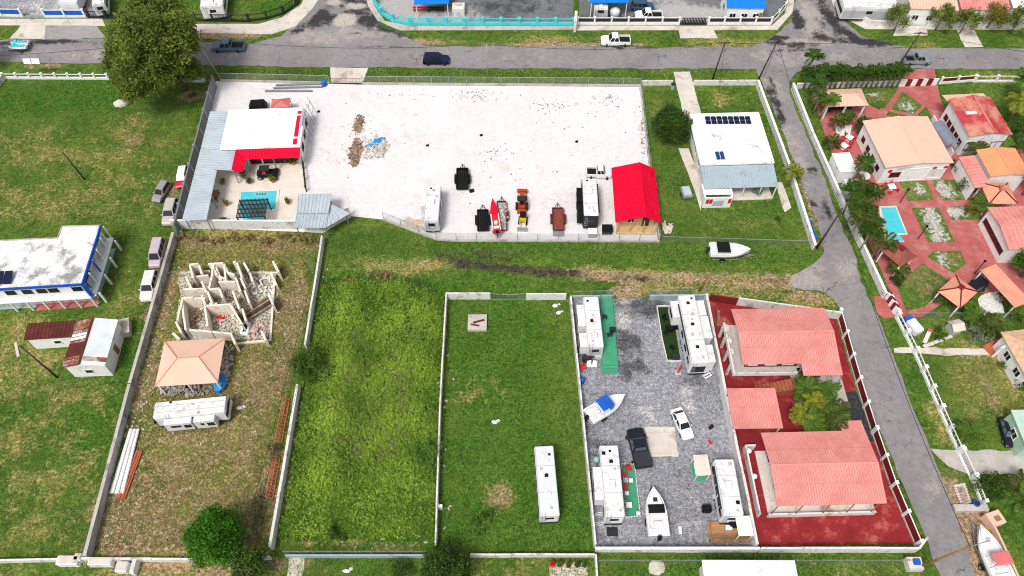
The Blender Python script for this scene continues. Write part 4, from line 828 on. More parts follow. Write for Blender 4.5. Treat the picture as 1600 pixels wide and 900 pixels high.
for i in range(16): MB().box(-2.1 + i * .28, 0, .85, .16, .05, 1.3).build('slat', black, g)
wall('tall white pillar wall between the turquoise fence and white wall', [(898, 50), (899, 36)], 2.6, .5, render_wall)
wall('white garden wall along the pavement, far right', [(1298, -25), (1312, 8), (1330, 26), (1358, 41), (1402, 42)], 1.3, .3, render_wall)
wall('white front wall under the street trees, far right corner', [(1446, 42), (1500, 43), (1660, 44)], 1.3, .3, render_wall)
def topbox(name, label, c, z, roofm, wallm, cat='building', rise=.5, ribm=None, open_=False):
    t, L, W = bld(name, label, c, z, cat)
    if open_: posts4(t, L, W, z, white, .14, .3)
    else:
        walls(t, L - .5, W - .5, z - .05, wallm)
        for u in (-.3, 0, .3): window(t, 'front', L - .5, W - .5, u * L, 1.6, 1.1, 1.0)
    gable_x(t, L, W, z, rise, roofm, ribm, .5); return t, L, W
topbox('shelter', 'blue-roofed open shelter with benches, behind the turquoise fence', ((648, 6), (703, 6), (700, -22), (648, -22)), 3.0, roofblue, white, 'shelter', .6, roofblue, True)
for i, x in enumerate((658, 682)):
    t = thing('bench', ['red bench under the left half of the blue shelter', 'dark green bench under the right half of the blue shelter'][i], 'bench', G(x, 18)); m_ = [redstuff, turfdk][i]
    MB().box(0, 0, .45, 3.0, .45, .07).build('seat', m_, t); MB().box(0, .22, .75, 3.0, .06, .4).build('backrest', m_, t)
    for s in (-1, 1): MB().box(s * 1.3, 0, .22, .1, .4, .44).build('leg', darksteel, t)
t = thing('cistern', 'white block cistern on the grass beside the blue shelter', 'tank', G(717, 22)); MB().box(0, 0, .9, 2.3, 2.0, 1.8).build('tank_body', render_wall, t, bevel=.05); MB().box(.3, .2, 1.85, .7, .7, .1).build('lid', concrete, t)
topbox('canopy', 'blue metal canopy over the camper, top centre', ((922, 4), (982, 4), (980, -24), (920, -24)), 3.6, roofblue, white, 'canopy', .5, roofblue, True)
t, L, W = topbox('house', 'small white house with bright blue metal roof, top right of centre', ((1136, 13), (1196, 12), (1190, -18), (1130, -18)), 3.4, roofblue, white, 'house', .9, roofblue)
window(t, 'front', L - .5, W - .5, .38 * L, 1.2, .9, 2.0, wood, wood, 'door'); window(t, 'left', L - .5, W - .5, 0, 1.6, 1.2, 1.1, teal)
rv('camper', 'white camper parked under the blue canopy', ((928, 14), (950, 14), (950, -8), (928, -8)), 2.7, hitch=False, wheels=True)
t = thing('water_tank', 'round white water tank beside the canopy camper', 'tank', G(960, 26)); n = 14
MB().loft([[(r * math.cos(2 * math.pi * i / n), r * math.sin(2 * math.pi * i / n), z) for i in range(n)] for r, z in ((.9, 0), (.95, 1.3), (.8, 1.6), (.3, 1.8))]).build('tank_shell', fiber, t, smooth=True); MB().tube([(0, 0, 1.75), (0, 0, 1.9)], .25, 8).build('lid', white, t)
car('parked_car', 'blue hatchback parked on the gravel above the white pickup', (1022, 9), (986, 9), paint('blue', (.03, .09, .2)), 'suv')
car('pickup_truck', 'white pickup with black bed cover inside the walled gravel yard', (992, 23), (1035, 23), paint('white', (.75, .75, .75), 0), 'pickup', bedm=black)
car('pickup_truck', 'white pickup parked on the grass verge of the main road', (939, 62), (985, 62), paint('white', (.75, .75, .75), 0), 'pickup', bedm=black)
car('pickup_truck', 'blue-grey pickup driving on the main road beside the big tree', (331, 71), (382, 71), paint('bluegrey', (.10, .15, .22)), 'pickup')
car('car', 'dark navy SUV driving along the middle of the main road', (702, 92), (661, 92), paint('navy', (.012, .018, .05)), 'suv')
car('pickup_truck', 'silver pickup with loaded bed on the road near the red driveway', (1454, 92), (1413, 92), paint('silver', (.34, .42, .47), .5), 'pickup')
# jet skis on a trailer
c, rz, L = ends((12, 72), (49, 72), .7); t = thing('jet_ski_trailer', 'black trailer carrying two turquoise jet skis on the road', 'trailer', c, rz)
MB().box(0, -1, .5, 3.6, .1, .1).box(0, 1, .5, 3.6, .1, .1).box(0, 0, .5, .1, 2.1, .1).box(-1.2, 0, .5, .1, 2.1, .1).tube([(1.5, 0, .5), (2.9, 0, .45)], .05).build('frame', darksteel, t)
for s in (-1, 1): wheel(t, -.4, s * 1.15, .3, .2)
for i, s in enumerate((-1, 1)):
    j = thing('jet_ski', ['nearer turquoise and white jet ski on the black trailer', 'farther turquoise and white jet ski on the black trailer'][i], 'jet ski', c + Matrix.Rotation(rz, 3, 'Z') @ Vector((0, .55 * s if True else 0, .55)), rz)
    MB().loft([[(x, 0, .05), (x, -w_, .35), (x, -w_ * .8, .6), (x, w_ * .8, .6), (x, w_, .35)] for x, w_ in ((-1.6, .5), (-.5, .55), (.6, .5), (1.2, .35), (1.65, .06))]).build('hull', fiber, j); MB().loft([[(x, -w_, .6), (x, -w_ * .5, z), (x, w_ * .5, z), (x, w_, .6)] for x, w_, z in ((-.1, .3, .85), (.4, .32, 1.0), (.9, .3, .85), (1.4, .12, .66))]).build('hood', teal, j); MB().b2(-1.3, -.1, -.2, .2, .6, .82).build('seat', teal, j, bevel=.05); MB().tube([(.2, -.35, 1.05), (.3, 0, 1.02), (.2, .35, 1.05)], .03, 5).build('handlebar', black, j)
rv('camper', 'white motorhome with dark windows standing at the top left', ((146, 6), (166, 6), (160, -30), (142, -30)), 3.0, hitch=False)
rv('camper', 'white travel trailer behind the black railing, right of the big tree', ((316, 10), (350, 10), (348, -22), (312, -22)), 3.1, hitch=False, endm=white)
t = thing('box_trailer', 'plain white box trailer beside the blue-panelled wall', 'trailer', G(120, 12), .05); MB().b2(-1.7, 1.7, -2, 2.6, .6, 2.6).build('box_body', fiber, t, bevel=.06); MB().b2(-1.5, 1.5, -2.04, -2.0, .7, 2.4).build('rear_door', white, t); MB().b2(-1.5, 1.5, -1.9, 2.4, .4, .6).build('chassis', darksteel, t); [wheel(t, s * 1.5, .2, .35).__setattr__('rotation_euler', (0, 0, math.pi / 2)) for s in (-1, 1)]
# far right roofs
t, L, W = topbox('house', 'low house with peach metal roof behind the street trees', ((1420, 14), (1496, 15), (1488, -14), (1416, -14)), 3.6, peach, white, 'house', .5, peachdk)
t, L, W = topbox('house', 'house with coral metal roof at the top right corner', ((1500, 15), (1578, 16), (1566, -14), (1492, -14)), 3.6, pink, white, 'house', .5, pinkrib)
rv('camper', 'long white camper with grey roof fittings, top right', ((1318, 12), (1402, 12), (1398, -12), (1312, -12)), 3.2, hitch=False, vents=((-3, 0, rvgrey), (2, .1, rvgrey)), ac=((-1.5, 0), (3, 0)))
topbox('house', 'white-roofed house cut by the top right corner', ((1582, 14), (1660, 14), (1650, -18), (1572, -18)), 3.4, flatroof, white, 'house', .3)
for i, (x, y, r, mm, l) in enumerate([(1396, 48, 2.3, olive, 'rounded green street tree left of the peach-roofed house'), (1461, 47, 2.2, olive, 'leaning green street tree before the peach-roofed house'), (1499, 52, 2.3, olive, 'green street tree before the coral-roofed house'), (1541, 45, 2.3, yellowleaf, 'yellow-leaved street tree at the top right'), (1578, 52, 2.4, olive, 'green street tree at the right end of the row')]):
    tree('street_tree', l, G(x, y), (.3, .2, 2.9), (r, r, r * .75), mm, 30, 60, .8, .2, .13, group='street trees over the road', limbs=5)
hed = thing('hedge', 'clipped green hedge strip in the garden corner, top right', 'hedge', G(1357, 28)); P, _ = crown_points((0, 0, .4), (4, .5, .4), 30, 40, .4, .1); leaves_mesh('foliage', P, np.full(len(P), .13), darkleaf, hed); MB().box(0, 0, .15, 7, .3, .3).build('stem', bark, hed)
# ---------------- left field
rail_fence('low white balustrade wall along the left field', [(8, 123), (170, 124)], 1.1, .45, white, white, 2.4, None, True)
wall('pale boundary wall running off the left edge', [(9, 123), (-25, 165)], 1.1, .25, render_wall)
wall('low white wall end between the big tree and the yard', [(262, 130), (322, 128)], 1.0, .25, render_wall)
t = thing('road_sign', 'twin white sign boards on one post by the road', 'sign', G(64, 118)); MB().tube([(0, 0, 0), (-.2, 0, 3.4)], .06).build('post', steel, t)
for s in (-.8, .62): MB().box(s, 0, 3.1, 1.34, .06, .9, rx=-.5).build('sign_board', white, t)
b = G(288, 139); tree('big_tree', 'huge olive green tree by the road, tallest in the picture', b, tuple(G(237, 84, 10.0) - b), (5.8, 6.0, 6.2), olive, 240, 130, 1.25, .25, .5, shell=.45, limbs=20, lobes=((tuple(G(222, 128, 7) - b), (4.0, 3.6, 4.0), 100), (tuple(G(278, 62, 10) - b), (3.6, 3.6, 4.2), 90), (tuple(G(196, 90, 9) - b), (3.2, 3.4, 3.8), 70), (tuple(G(240, 22, 11) - b), (4.8, 4.2, 3.8), 90), (tuple(G(292, 112, 5) - b), (2.0, 2.0, 2.4), 30)))
b = G(-26, 110); tree('big_tree', 'dark tree crown just entering at the left edge by the road', b, (0, 0, 5), (2.6, 2.6, 3.6), olive, 60, 90, 1.0, .2, .25)
t = MB().ball((0, 0, .15), 1.3, .8, .6, 9, 6, .12).build('boulder', stone_m, loc=G(189, 163)); tag(t, 'pale boulder lying on the grass under the big tree', 'rock')
car('abandoned_car', 'red and white derelict car against the yard wall', (281, 289), (287, 262), paint('red', (.5, .01, .05), 0), 'hatch', L=4.3, roofm=white, gh_m=white)
car('abandoned_car', 'grey stripped car wreck on the dry grass', (246, 307), (257, 289), paint('primer', (.28, .27, .28), 0), 'hatch', L=4.0, wreck=True)
car('abandoned_car', 'beige estate car parked below the grey wreck', (262, 346), (270, 316), paint('beige', (.46, .43, .40), 0), 'suv', L=4.7)
car('abandoned_car', 'faded pink minivan parked close to the grey wall', (241, 414), (250, 378), paint('fadedpink', (.48, .40, .44), 0), 'van', L=4.6)
car('abandoned_car', 'white SUV with pale roof, lowest of the parked row', (228, 466), (238, 427), paint('offwhite', (.66, .65, .63), 0), 'suv', L=4.8)
# two-storey building left
z = 5.2
t = thing('house', 'two-storey white building with blue trim and stained flat roof', 'house', Vector((0, 0, 0)))
poly = [(-60, 379), (90, 372), (97, 354), (157, 352.5), (128, 444), (-60, 455)]; PW = [G(x, y, z) for x, y in poly]; t.location = (PW[4].x, PW[4].y, 0); PL = [p - PW[4] for p in PW]
MB().prism([(p.x, p.y) for p in PL], 4.95, 5.2).build('roof', oldroof, t)
def inset(pl, d):
    c = sum((Vector((p[0], p[1])) for p in pl), Vector((0, 0))) / len(pl); return [tuple(Vector((p[0], p[1])) + (c - Vector((p[0], p[1]))).normalized() * d) for p in pl]
MB().prism(inset([(p.x, p.y) for p in PL], .35), 2.4, 4.94).build('upper_storey', white, t); MB().prism(inset([(p.x, p.y) for p in PL], 1.3), 0, 2.39).build('ground_storey', render_wall, t)
for a, b in zip(PL, PL[1:] + PL[:1]): MB().box(0, 0, 5.1, (b - a).length, .16, .42).build('parapet_trim', blue if a in (PL[3], PL[4]) else concrete, t, loc=((a.x + b.x) / 2, (a.y + b.y) / 2, 0), rz=math.atan2(b.y - a.y, b.x - a.x))
e0, e1 = PL[4], PL[3]; d = (e1 - e0); rr = math.atan2(d.y, d.x); nrm = Vector((d.y, -d.x, 0)).normalized()
MB().box(0, 0, 2.32, d.length, 1.0, .22).build('balcony_slab', white, t, loc=((e0 + e1) / 2 + nrm * .1) * Vector((1, 1, 0)), rz=rr)
for fr_ in (.18, .36, .6, .82): p = e0.lerp(e1, fr_); o = MB().box(0, 0, 0, 2.0, .1, 1.5).build('window', blue if fr_ < .3 else white, t, loc=(p.x, p.y, 3.7), rz=rr); MB().box(0, -.06, 0, 1.8, .04, 1.3).build('pane', rvgrey, o)
for i in range(6): p = e0.lerp(e1, i / 5) + nrm * .3; MB().box(p.x, p.y, 3.7, .16, .16, 2.5).build('column', blue if i in (0, 2) else white, t)
for i in range(4): p = e0.lerp(e1, .05 + i * .3) + nrm * .9; MB().box(p.x, p.y, 1.15, .24, .24, 2.3).build('column', white, t)
f0, f1 = PL[5], PL[4]; d = f1 - f0; rr = math.atan2(d.y, d.x); nf = Vector((d.y, -d.x, 0)).normalized()
MB().box(0, 0, 3.65, d.length - .3, .2, 2.5).build('front_wall', white, t, loc=((f0 + f1) / 2 - nf * .35) * Vector((1, 1, 0)), rz=rr)
MB().box(0, 0, 2.32, d.length, 1.6, .2).build('balcony_slab', white, t, loc=((f0 + f1) / 2 - nf * .4) * Vector((1, 1, 0)), rz=rr)
for i, fr_ in enumerate((.36, .5, .62, .72, .92)):
    p = f0.lerp(f1, fr_) - nf * .23; o = MB().box(0, 0, 0, 1.5, .08, 1.1).build('window', white, t, loc=(p.x, p.y, 3.9), rz=rr); MB().box(0, -.05, 0, 1.35, .04, .95).build('pane', glass, o)
for i in range(6): p = f0.lerp(f1, .3 + i * .138) + nf * .2; MB().box(p.x, p.y, 1.1, .2, .2, 2.2).build('column', white, t)
MB().box(f1.x, f1.y, 3.6, .32, .32, 2.6).build('corner_post', blue, t)
s1 = thing('solar_heater', 'small blue solar panel pair on the stained flat roof', 'solar panel', G(8, 436, 5.25), .05)
for i in range(2): MB().box(i * 1.15 - .6, 0, .35, 1.0, 1.9, .07, rx=.25).build('panel', solar, s1)
MB().box(0, .2, .15, 2.3, .1, .25).build('stand', steel, s1)
# rusty sheds
t, L, W = bld('shed', 'white shed with dark brown rusted flat roof', ((39, 531), (111, 526), (118, 503), (44, 505)), 2.8, 'shed')
walls(t, L - .4, W - .4, 2.7, white); slope(t, [(-L / 2, -W / 2, 2.75), (L / 2, -W / 2, 2.75), (L / 2, W / 2, 3.0), (-L / 2, W / 2, 3.0)], rust, rust, .5); window(t, 'front', L - .4, W - .4, .1 * L, 1.4, .9, .8)
t, L, W = bld('shed', 'white shed with rust-streaked and pale grey gable roof', ((98, 573), (164, 573), (184, 499), (120, 502)), 3.0, 'shed')
walls(t, L - .4, W - .4, 2.95, white); gable_y(t, L, W, 3.0, .7, rust2, None, x0=-.05 * L, cap=rust, gable_m=white, m2=mat('pale_sheet', (.66, .70, .72), .1, .6, .6))
for i, (y0, y1, mm) in enumerate([(-.5, -.36, rust2), (-.30, -.02, rust), (.05, .2, white), (.28, .5, rust2)]): slope(t, [(-L / 2 - .02, y1 * W, 3.03), (-L / 2 - .02, y0 * W, 3.03), (-.05 * L, y0 * W, 3.73), (-.05 * L, y1 * W, 3.73)], mm, rust, .6, .03, 'roof_sheet')
slope(t, [(L / 2, -.42 * W, 3.03), (L / 2, -.33 * W, 3.03), (0, -.33 * W, 3.69), (0, -.42 * W, 3.69)], rust2, None, .6, .03, 'roof_sheet')
window(t, 'front', L - .4, W - .4, 0, 1.4, 1, .9); window(t, 'right', L - .4, W - .4, 0, 1.1, 1, 2.0, white, wood, 'door')
t = thing('water_cistern', 'weathered concrete cistern beside the gable shed', 'tank', G(198, 517), .3); MB().box(0, 0, .6, 1.4, 2.2, 1.2).build('tank_body', concrete, t, bevel=.04); MB().box(0, 0, 1.23, 1.6, 2.4, .1).build('lid', conc_lt, t)
tag(MB().box(0, 0, .08, .35, 2.4, .12).build('plank', conc_lt, loc=G(27, 547), rz=.5), 'short pale plank on the grass left of the rusty shed', 'plank')
# ---------------- boundary walls of the central lots
wall('tall grey panel wall between left field and white house', [(331, 120), (302, 230), (270, 352)], 2.4, .22, mat('dark_grey_panel', (.20, .21, .22), .12), None, 4, steel, top=True)
wall('long dark grey block wall between left field and ruin lot', [(270, 364), (202, 600), (132, 868)], 1.5, .3, block, concrete, top=True)
wall('white wall in front of the pool terrace facing the ruin lot', [(272, 357), (504, 358)], 1.9, .2, render_wall, white)
wall('slanted white wall beside the carport', [(507, 360), (548, 339)], 2.4, .2, render_wall)
wall('pale wall between ruin lot and overgrown lot, upper part', [(503, 368), (487, 470), (476, 538)], 1.5, .28, render_wall, top=True)
wall('pale wall between ruin lot and overgrown lot, lower part', [(464, 600), (441, 740), (421, 854)], 1.5, .34, render_wall, top=True)
wall('thin white wall between overgrown lot and green lawn lot', [(697, 457), (687, 640), (680, 852)], 1.5, .2, render_wall, top=True)
wall('white wall at the top of the green lawn lot, left of the gate', [(698, 467), (766, 467)], 1.5, .2, render_wall)
wall('white wall at the top of the green lawn lot, right of the gate', [(822, 468), (884, 468)], 1.5, .2, render_wall)
wall('white wall between the lawn lot and the gravel yard', [(892, 462), (911, 650), (931, 850)], 1.6, .22, render_wall, top=True)
wall('white wall between gravel yard and red yard', [(1104, 458), (1140, 640), (1184, 850)], 1.9, .32, render_wall, top=True)
wall('white wall along the bottom of the gravel yard', [(929, 862), (1182, 862)], 1.4, .2, render_wall, white)
wall('white wall along the bottom of the red yard', [(1184, 862), (1428, 862), (1440, 846)], 1.6, .24, render_wall)
wall('long white wall at the top of the red yard', [(1150, 476), (1310, 498)], 1.7, .22, render_wall)
wall('maroon wall at the top left of the red yard', [(1108, 470), (1149, 476)], 1.5, .2, maroon)
wall('short pale blue wall left of the gravel yard gate', [(893, 469), (958, 468)], 1.1, .2, bluegalv)
wall('short pale blue wall right of the gravel yard gate', [(1014, 468), (1106, 467)], 1.1, .25, bluegalv)
chain_fence('wire fence above the pale blue wall left of the gate', [(895, 467), (952, 466)], 1.9, 3)
chain_fence('wire fence above the pale blue wall right of the gate', [(1014, 466), (1080, 465)], 1.9, 3)
g = thing('gate', 'sagging chain-link double gate of the lawn lot', 'gate', G(794, 468))
for s in (-1, 1):
    MB().tube([(s * 2.4, 0, .1), (s * .03, 0, .1), (s * .03, 0, 1.2), (s * 2.4, 0, 1.5), (s * 2.4, 0, .1)], .04, 5).build('gate_frame', steel, g); MB().add([(s * .03, 0, .1), (s * 2.4, 0, .1), (s * 2.4, 0, 1.5), (s * .03, 0, 1.2)], [(0, 1, 2, 3)]).build('mesh_panel', chain, g)
chain_fence('long chain-link fence between the road verge and white yard', [(345, 127), (515, 131)], 1.8, 3, .4)
chain_fence('chain-link fence along the verge right of the yard driveway', [(567, 132), (1000, 135)], 1.8, 3, .4)
chain_fence('chain-link fence along the bottom of the white yard', [(600, 344), (642, 360), (688, 377), (1030, 378)], 1.8, 3, .35)
chain_fence('chain-link fence between white yard and the house lawn', [(1000, 136), (1014, 255), (1030, 376)], 1.6, 3, .4)
chain_fence('wire fence at the bottom of the house lawn by the boat', [(1034, 378), (1268, 385)], 1.3, 4)
g = thing('gate', 'rusty low sliding gate at the white yard driveway', 'gate', G(541, 131), 0); MB().box(0, 0, .15, 5.4, .1, .12).box(0, 0, 1.1, 5.4, .06, .08).build('frame', rust, g)
for i in range(9): MB().box(-2.5 + i * .62, 0, .62, .06, .05, .95).build('bar', steel, g)
wall('white front wall left of the house driveway', [(1002, 133), (1050, 133)], 1.1, .2, render_wall)
wall('white front wall right of the house driveway', [(1082, 133), (1184, 133)], 1.1, .2, render_wall)
wall('white side wall of the house beside the side road', [(1185, 126), (1234, 258), (1274, 382)], 1.3, .3, render_wall, white, top=True)
# fence along narrow road: dark panels with white posts
rail_fence('dark panel fence with white posts beside the upper coral house', [(1308, 494), (1325, 555), (1344, 620), (1362, 676)], 1.7, .25, concrete, white, 3.6, maroon, pw=.32)
rail_fence('dark panel fence with white posts beside the lower coral house', [(1363, 678), (1392, 762), (1430, 852)], 1.7, .25, concrete, white, 3.6, maroon, pw=.32)
# resort walls
wall('long white wall of the resort along the side road', [(1240, 130), (1271, 208), (1322, 322), (1385, 458)], 1.3, .28, render_wall, white, top=True)
g = thing('gate', 'maroon and white striped gate on the side road', 'gate', G(1384, 464))
for i in range(6): MB().box(0, 0, .7, .3, .95, 1.4).build('gate_panel', [maroon, white][i % 2], g, loc=G(1384 + i * 2.7, 464 + i * 5.2) - g.location, rz=.45)
rail_fence('long white rail fence of the garden below the resort', [(1400, 497), (1430, 556), (1462, 630), (1496, 705)], 1.3, .4, white, white, 3.0, None, True, bars=.5, pw=.4)
rail_fence('white gate railing across the concrete driveway', [(1498, 708), (1517, 748)], 1.4, .1, white, white, 3, None, True, bars=.3, pw=.4)
rail_fence('short white railing by the blue drum', [(1519, 752), (1533, 788)], 1.3, .4, white, white, 2, None, True, bars=.3, pw=.3)
wall('white wall behind the palm hedge of the resort', [(1243, 138), (1405, 134)], 1.0, .25, render_wall, white)
g = thing('gate', 'maroon and white striped gate on the main road', 'gate', G(1408, 135))
for i in range(7):
    o = MB().box(0, 0, .75, 1.05, .12, 1.5).build('gate_panel', [white, maroon][i % 2], g, loc=G(1408 + i * 8.2, 135 - i * .3) - g.location)
rail_fence('white railing right of the striped front gate', [(1468, 131), (1520, 127)], 1.3, .5, white, white, 2.6, maroon)
rail_fence('white openwork railing at the right end of the resort front', [(1522, 128), (1620, 128)], 1.3, .4, white, white, 3.2, None, True)
# ---------------- white yard: house with pool
t, L, W = bld('pool_house', 'white flat-roofed house with red trim beside the pool', ((344, 232), (471, 231), (475, 168), (357, 171)), 3.6, 'house')
walls(t, L - .3, W - .4, 3.4, white); MB().b2(-L / 2, L / 2, -W / 2, W / 2, 3.4, 3.6).build('roof', flatroof, t, bevel=.03)
MB().b2(.405 * L, .455 * L, -.44 * W, .40 * W, 3.6, 3.66).build('red_roof_strip', red, t); MB().b2(.40 * L, .46 * L, .28 * W, .32 * W, 3.66, 3.7).build('strip_joint', white, t); MB().b2(.40 * L, .46 * L, -.30 * W, -.26 * W, 3.66, 3.7).build('strip_joint', white, t)
MB().tube([(.475 * L, .0 * W, 3.75), (.485 * L, .42 * W, 3.75)], .28, 8).build('roof_duct', galv, t)
slope(t, [(-.28 * L, -W / 2 - 1.6, 2.9), (L / 2, -W / 2 - 1.6, 2.9), (L / 2, -W / 2, 3.5), (-.28 * L, -W / 2, 3.5)], red, redrib, .45, .06, 'awning')
slope(t, [(-.28 * L - .3, -W / 2 + .1, 3.45), (-.28 * L - .3, -W / 2 - 4.2, 3.45), (-.18 * L, -W / 2 - 4.2, 2.85), (-.18 * L, -W / 2 - 1.3, 2.85)], red, redrib, .45, .06, 'awning')
for x in (-.12, .05, .17, .32): window(t, 'front', L - .3, W - .4, x * L, 1.15, 1.7, 2.1, darksteel, glass, 'door')
for x in (-.18, .16, .49): MB().box(x * L, -W / 2 - 1.4, 1.45, .16, .16, 2.9).build('awning_post', steel, t)
for u in (-.3, 0, .3): window(t, 'right', L - .3, W - .4, u * W, 1.8, 1.2, 1.0, darksteel)
t = thing('metal_roof_annex', 'long grey corrugated metal roof along the left wall', 'building', G(328, 343)); zz = 3.1
def lp(o, pts, z): return [G(x, y, z) - o for x, y in pts]
A = lp(t.location, [(284.5, 344), (322.7, 342.7), (338.7, 267), (306, 262)], zz); slope(t, [A[0], A[3], A[2], A[1]], galv, galv, .5, .06, rh=.09, rw=.2)
A = lp(t.location, [(306, 262), (365, 266), (369, 233.5), (314, 231)], zz + .08); slope(t, [A[0], A[3], A[2], A[1]], galv, galv, .5, .06, rh=.09, rw=.2)
A = lp(t.location, [(314, 231), (344, 233.5), (357, 175), (328, 175)], zz + .16); slope(t, [A[0], A[3], A[2], A[1]], galv, galv, .5, .06, rh=.09, rw=.2)
for x, y in ((290, 343), (322, 341), (330, 305), (338, 268), (364, 265), (300, 300), (310, 255), (322, 205)): p = G(x, y, zz) - t.location; MB().box(p.x, p.y, (zz - .1) / 2, .14, .14, zz - .1).build('post', steel, t)
p = G(352, 275, 0) - t.location; MB().box(p.x, p.y + 3.0, 1.4, 3.6, .2, 2.8).build('wall', mat('grey_wall', (.16, .17, .18), .1), t)
t = thing('carport', 'grey sheet-metal carport at the yard corner by the pool', 'carport', G(488, 345))
A = lp(t.location, [(464, 332.5), (513, 332.5), (518, 302.7), (466.7, 303)], 3.1); slope(t, [A[0], A[1], A[2], A[3]], galv, galv, .5, .06, rh=.07, rw=.12)
A = lp(t.location, [(460, 355.5), (509, 356), (513, 333), (464, 333)], 2.8); slope(t, [A[0], A[1], A[2], A[3]], galv, galv, .5, .06, rh=.07, rw=.12)
A = lp(t.location, [(509, 356), (546.5, 333.5), (516.5, 319), (513, 333)], 2.75); slope(t, [A[0], A[1], A[2], A[3]], galv, galv, .5, .06, rh=.07, rw=.12)
for x, y in ((463, 353), (508, 354), (514, 305), (468, 305), (540, 333)): p = G(x, y, 2.7) - t.location; MB().box(p.x, p.y, 1.35, .13, .13, 2.7).build('post', steel, t)
# pool
t = thing('swimming_pool', 'turquoise L-shaped pool with steps beside the slatted pergola', 'pool', G(405, 325, .05)); P = lambda pts, z=0: [(G(x, y, z) - t.location).to_2d() for x, y in pts]
MB().prism(P([(372, 299), (437, 297), (434, 330), (421, 331), (416, 351), (378, 352), (368, 340)]), -.0, .09).build('coping', cream, t)
MB().prism(P([(377, 301), (433, 299), (430, 328), (417, 328), (413, 347), (382, 349), (375, 330)]), .05, .105).build('water', water, t)
for i in range(5): q = G(400 + i * 4.2, 304.5, 0) - t.location; MB().tube([(q.x, q.y, .1), (q.x, q.y, .125)], .32, 10).build('step_pad', ltteal, t)
t, L, W = bld('pergola', 'dark slatted pergola standing over the pool', ((369, 341), (415, 339), (417.5, 311), (375, 312)), 2.5, 'pergola')
for i in range(22): MB().b2(-L / 2 + i * L / 21 - .05, -L / 2 + i * L / 21 + .05, -W / 2, W / 2, 2.5, 2.62).build('slat', darksteel, t)
for y in (-.46, -.23, 0, .23, .46): MB().b2(-L / 2 - .1, L / 2 + .1, y * W - .06, y * W + .06, 2.36, 2.5).build('beam', wood, t)
posts4(t, L, W, 2.36, darksteel, .16, .1)
rail_fence('dark railing between the pool terrace and the white sand', [(473, 246), (479, 300)], 1.2, .1, darksteel, darksteel, 2.2, None, True, bars=.3, bar_m=darksteel, pw=.12)
# buggy
c, rz, L = ends((437, 269), (399, 270), .8); t = thing('off_road_buggy', 'black off-road buggy parked on the pool terrace', 'buggy', c + Vector((0, 0, .04)), rz)
MB().loft([[(x, -w_, .45), (x, -w_, z - .1), (x, -w_ * .8, z), (x, w_ * .8, z), (x, w_, z - .1), (x, w_, .45)] for x, w_, z in ((-1.6, .5, .95), (-.9, .7, 1.05), (.5, .7, .95), (1.2, .55, .95), (1.6, .35, .75))]).build('body', black, t); MB().b2(-1.1, .5, -.62, .62, 1.72, 1.80).build('roof', darksteel, t, bevel=.05)
for s in (-1, 1): MB().tube([(-1.3, s * .66, .9), (-1.0, s * .6, 1.72), (.4, s * .6, 1.72), (.9, s * .62, .95)], .035, 5).build('roll_bar', darksteel, t); [wheel(t, x, s * .82, .40, .3) for x in (-1.15, 1.2)]
for s in (-1, 1): MB().b2(-.7, -.1, s * .34 - .22, s * .34 + .22, .95, 1.3).build('seat', redstuff, t, bevel=.05)
for l, x, y, mm, h in [('yellow-green potted plant at the terrace corner by the red awning', 381, 278, limeleaf, 1.1), ('round potted shrub left of the buggy', 389.5, 286, limeleaf, .6), ('round potted shrub right of the buggy', 427, 284.5, yellowleaf, .65), ('leafy potted plant by the red awning post', 460, 256, limeleaf, 1.0), ('potted plant on the left terrace by the metal roof', 349, 287, olive, .5), ('potted plant between metal roof and pool', 354, 321, olive, .6), ('potted plant at the front pool wall', 351, 348, olive, .6), ('potted plant right of the pool', 450, 318, olive, .6)]: pot_plant(l, x, y, mm, h)
t = thing('firewood_rack', 'dark red rack of junk under the metal roof edge', 'rack', G(338, 310)); MB().box(0, 0, .5, .8, 1.6, .1).box(0, 0, 1.0, .8, 1.6, .08).build('shelf', wood, t); MB().box(-.4, -.8, .6, .08, .08, 1.2).box(.4, -.8, .6, .08, .08, 1.2).box(-.4, .8, .6, .08, .08, 1.2).box(.4, .8, .6, .08, .08, 1.2).build('frame', darksteel, t); MB().box(0, .2, .75, .5, .9, .35).build('bundle', redstuff, t)
# things behind the house
t, L, W = bld('canopy_tent', 'faded red square canopy tent behind the pool house', ((423, 168), (453, 167), (453, 154), (425, 155)), 2.2, 'tent'); hip(t, L, W, 2.2, .7, mat('faded_red_fabric', (.56, .17, .15), .08), 0); posts4(t, L, W, 2.2, steel, .08, .1)
t = thing('covered_trailer', 'black tarpaulin-covered trailer beside the red tent', 'trailer', G(405, 172), .2); MB().frustum([(-1.6, -1, .5), (1.6, -1, .5), (1.6, 1, .5), (-1.6, 1, .5)], [(-1.0, -.7, 1.8), (1.1, -.6, 1.7), (1.2, .7, 1.7), (-.9, .7, 1.9)]).build('tarpaulin', black, t, bevel=.12); MB().b2(-1.5, 1.5, -.9, .9, .4, .52).build('chassis', darksteel, t); [wheel(t, 0, s * 1.0, .33) for s in (-1, 1)]
for i, (x0, y0, x1, y1, l) in enumerate([(414, 142, 488, 142, 'lowest of the grey steel beams near the road fence'), (427, 137.5, 504, 135.5, 'middle grey steel beam near the road fence'), (431, 133, 506, 130.5, 'topmost grey steel beam near the road fence')]):
    c, rz, L = ends((x1, y1), (x0, y0), .2); o = MB().box(0, 0, .04, L, .3, .05).box(0, 0, .28, L, .3, .05).box(0, 0, .16, L, .06, .24).build('steel_beam', steel, loc=c + Vector((0, 0, .03)), rz=rz); tag(o, l, 'beam', 'steel beams')
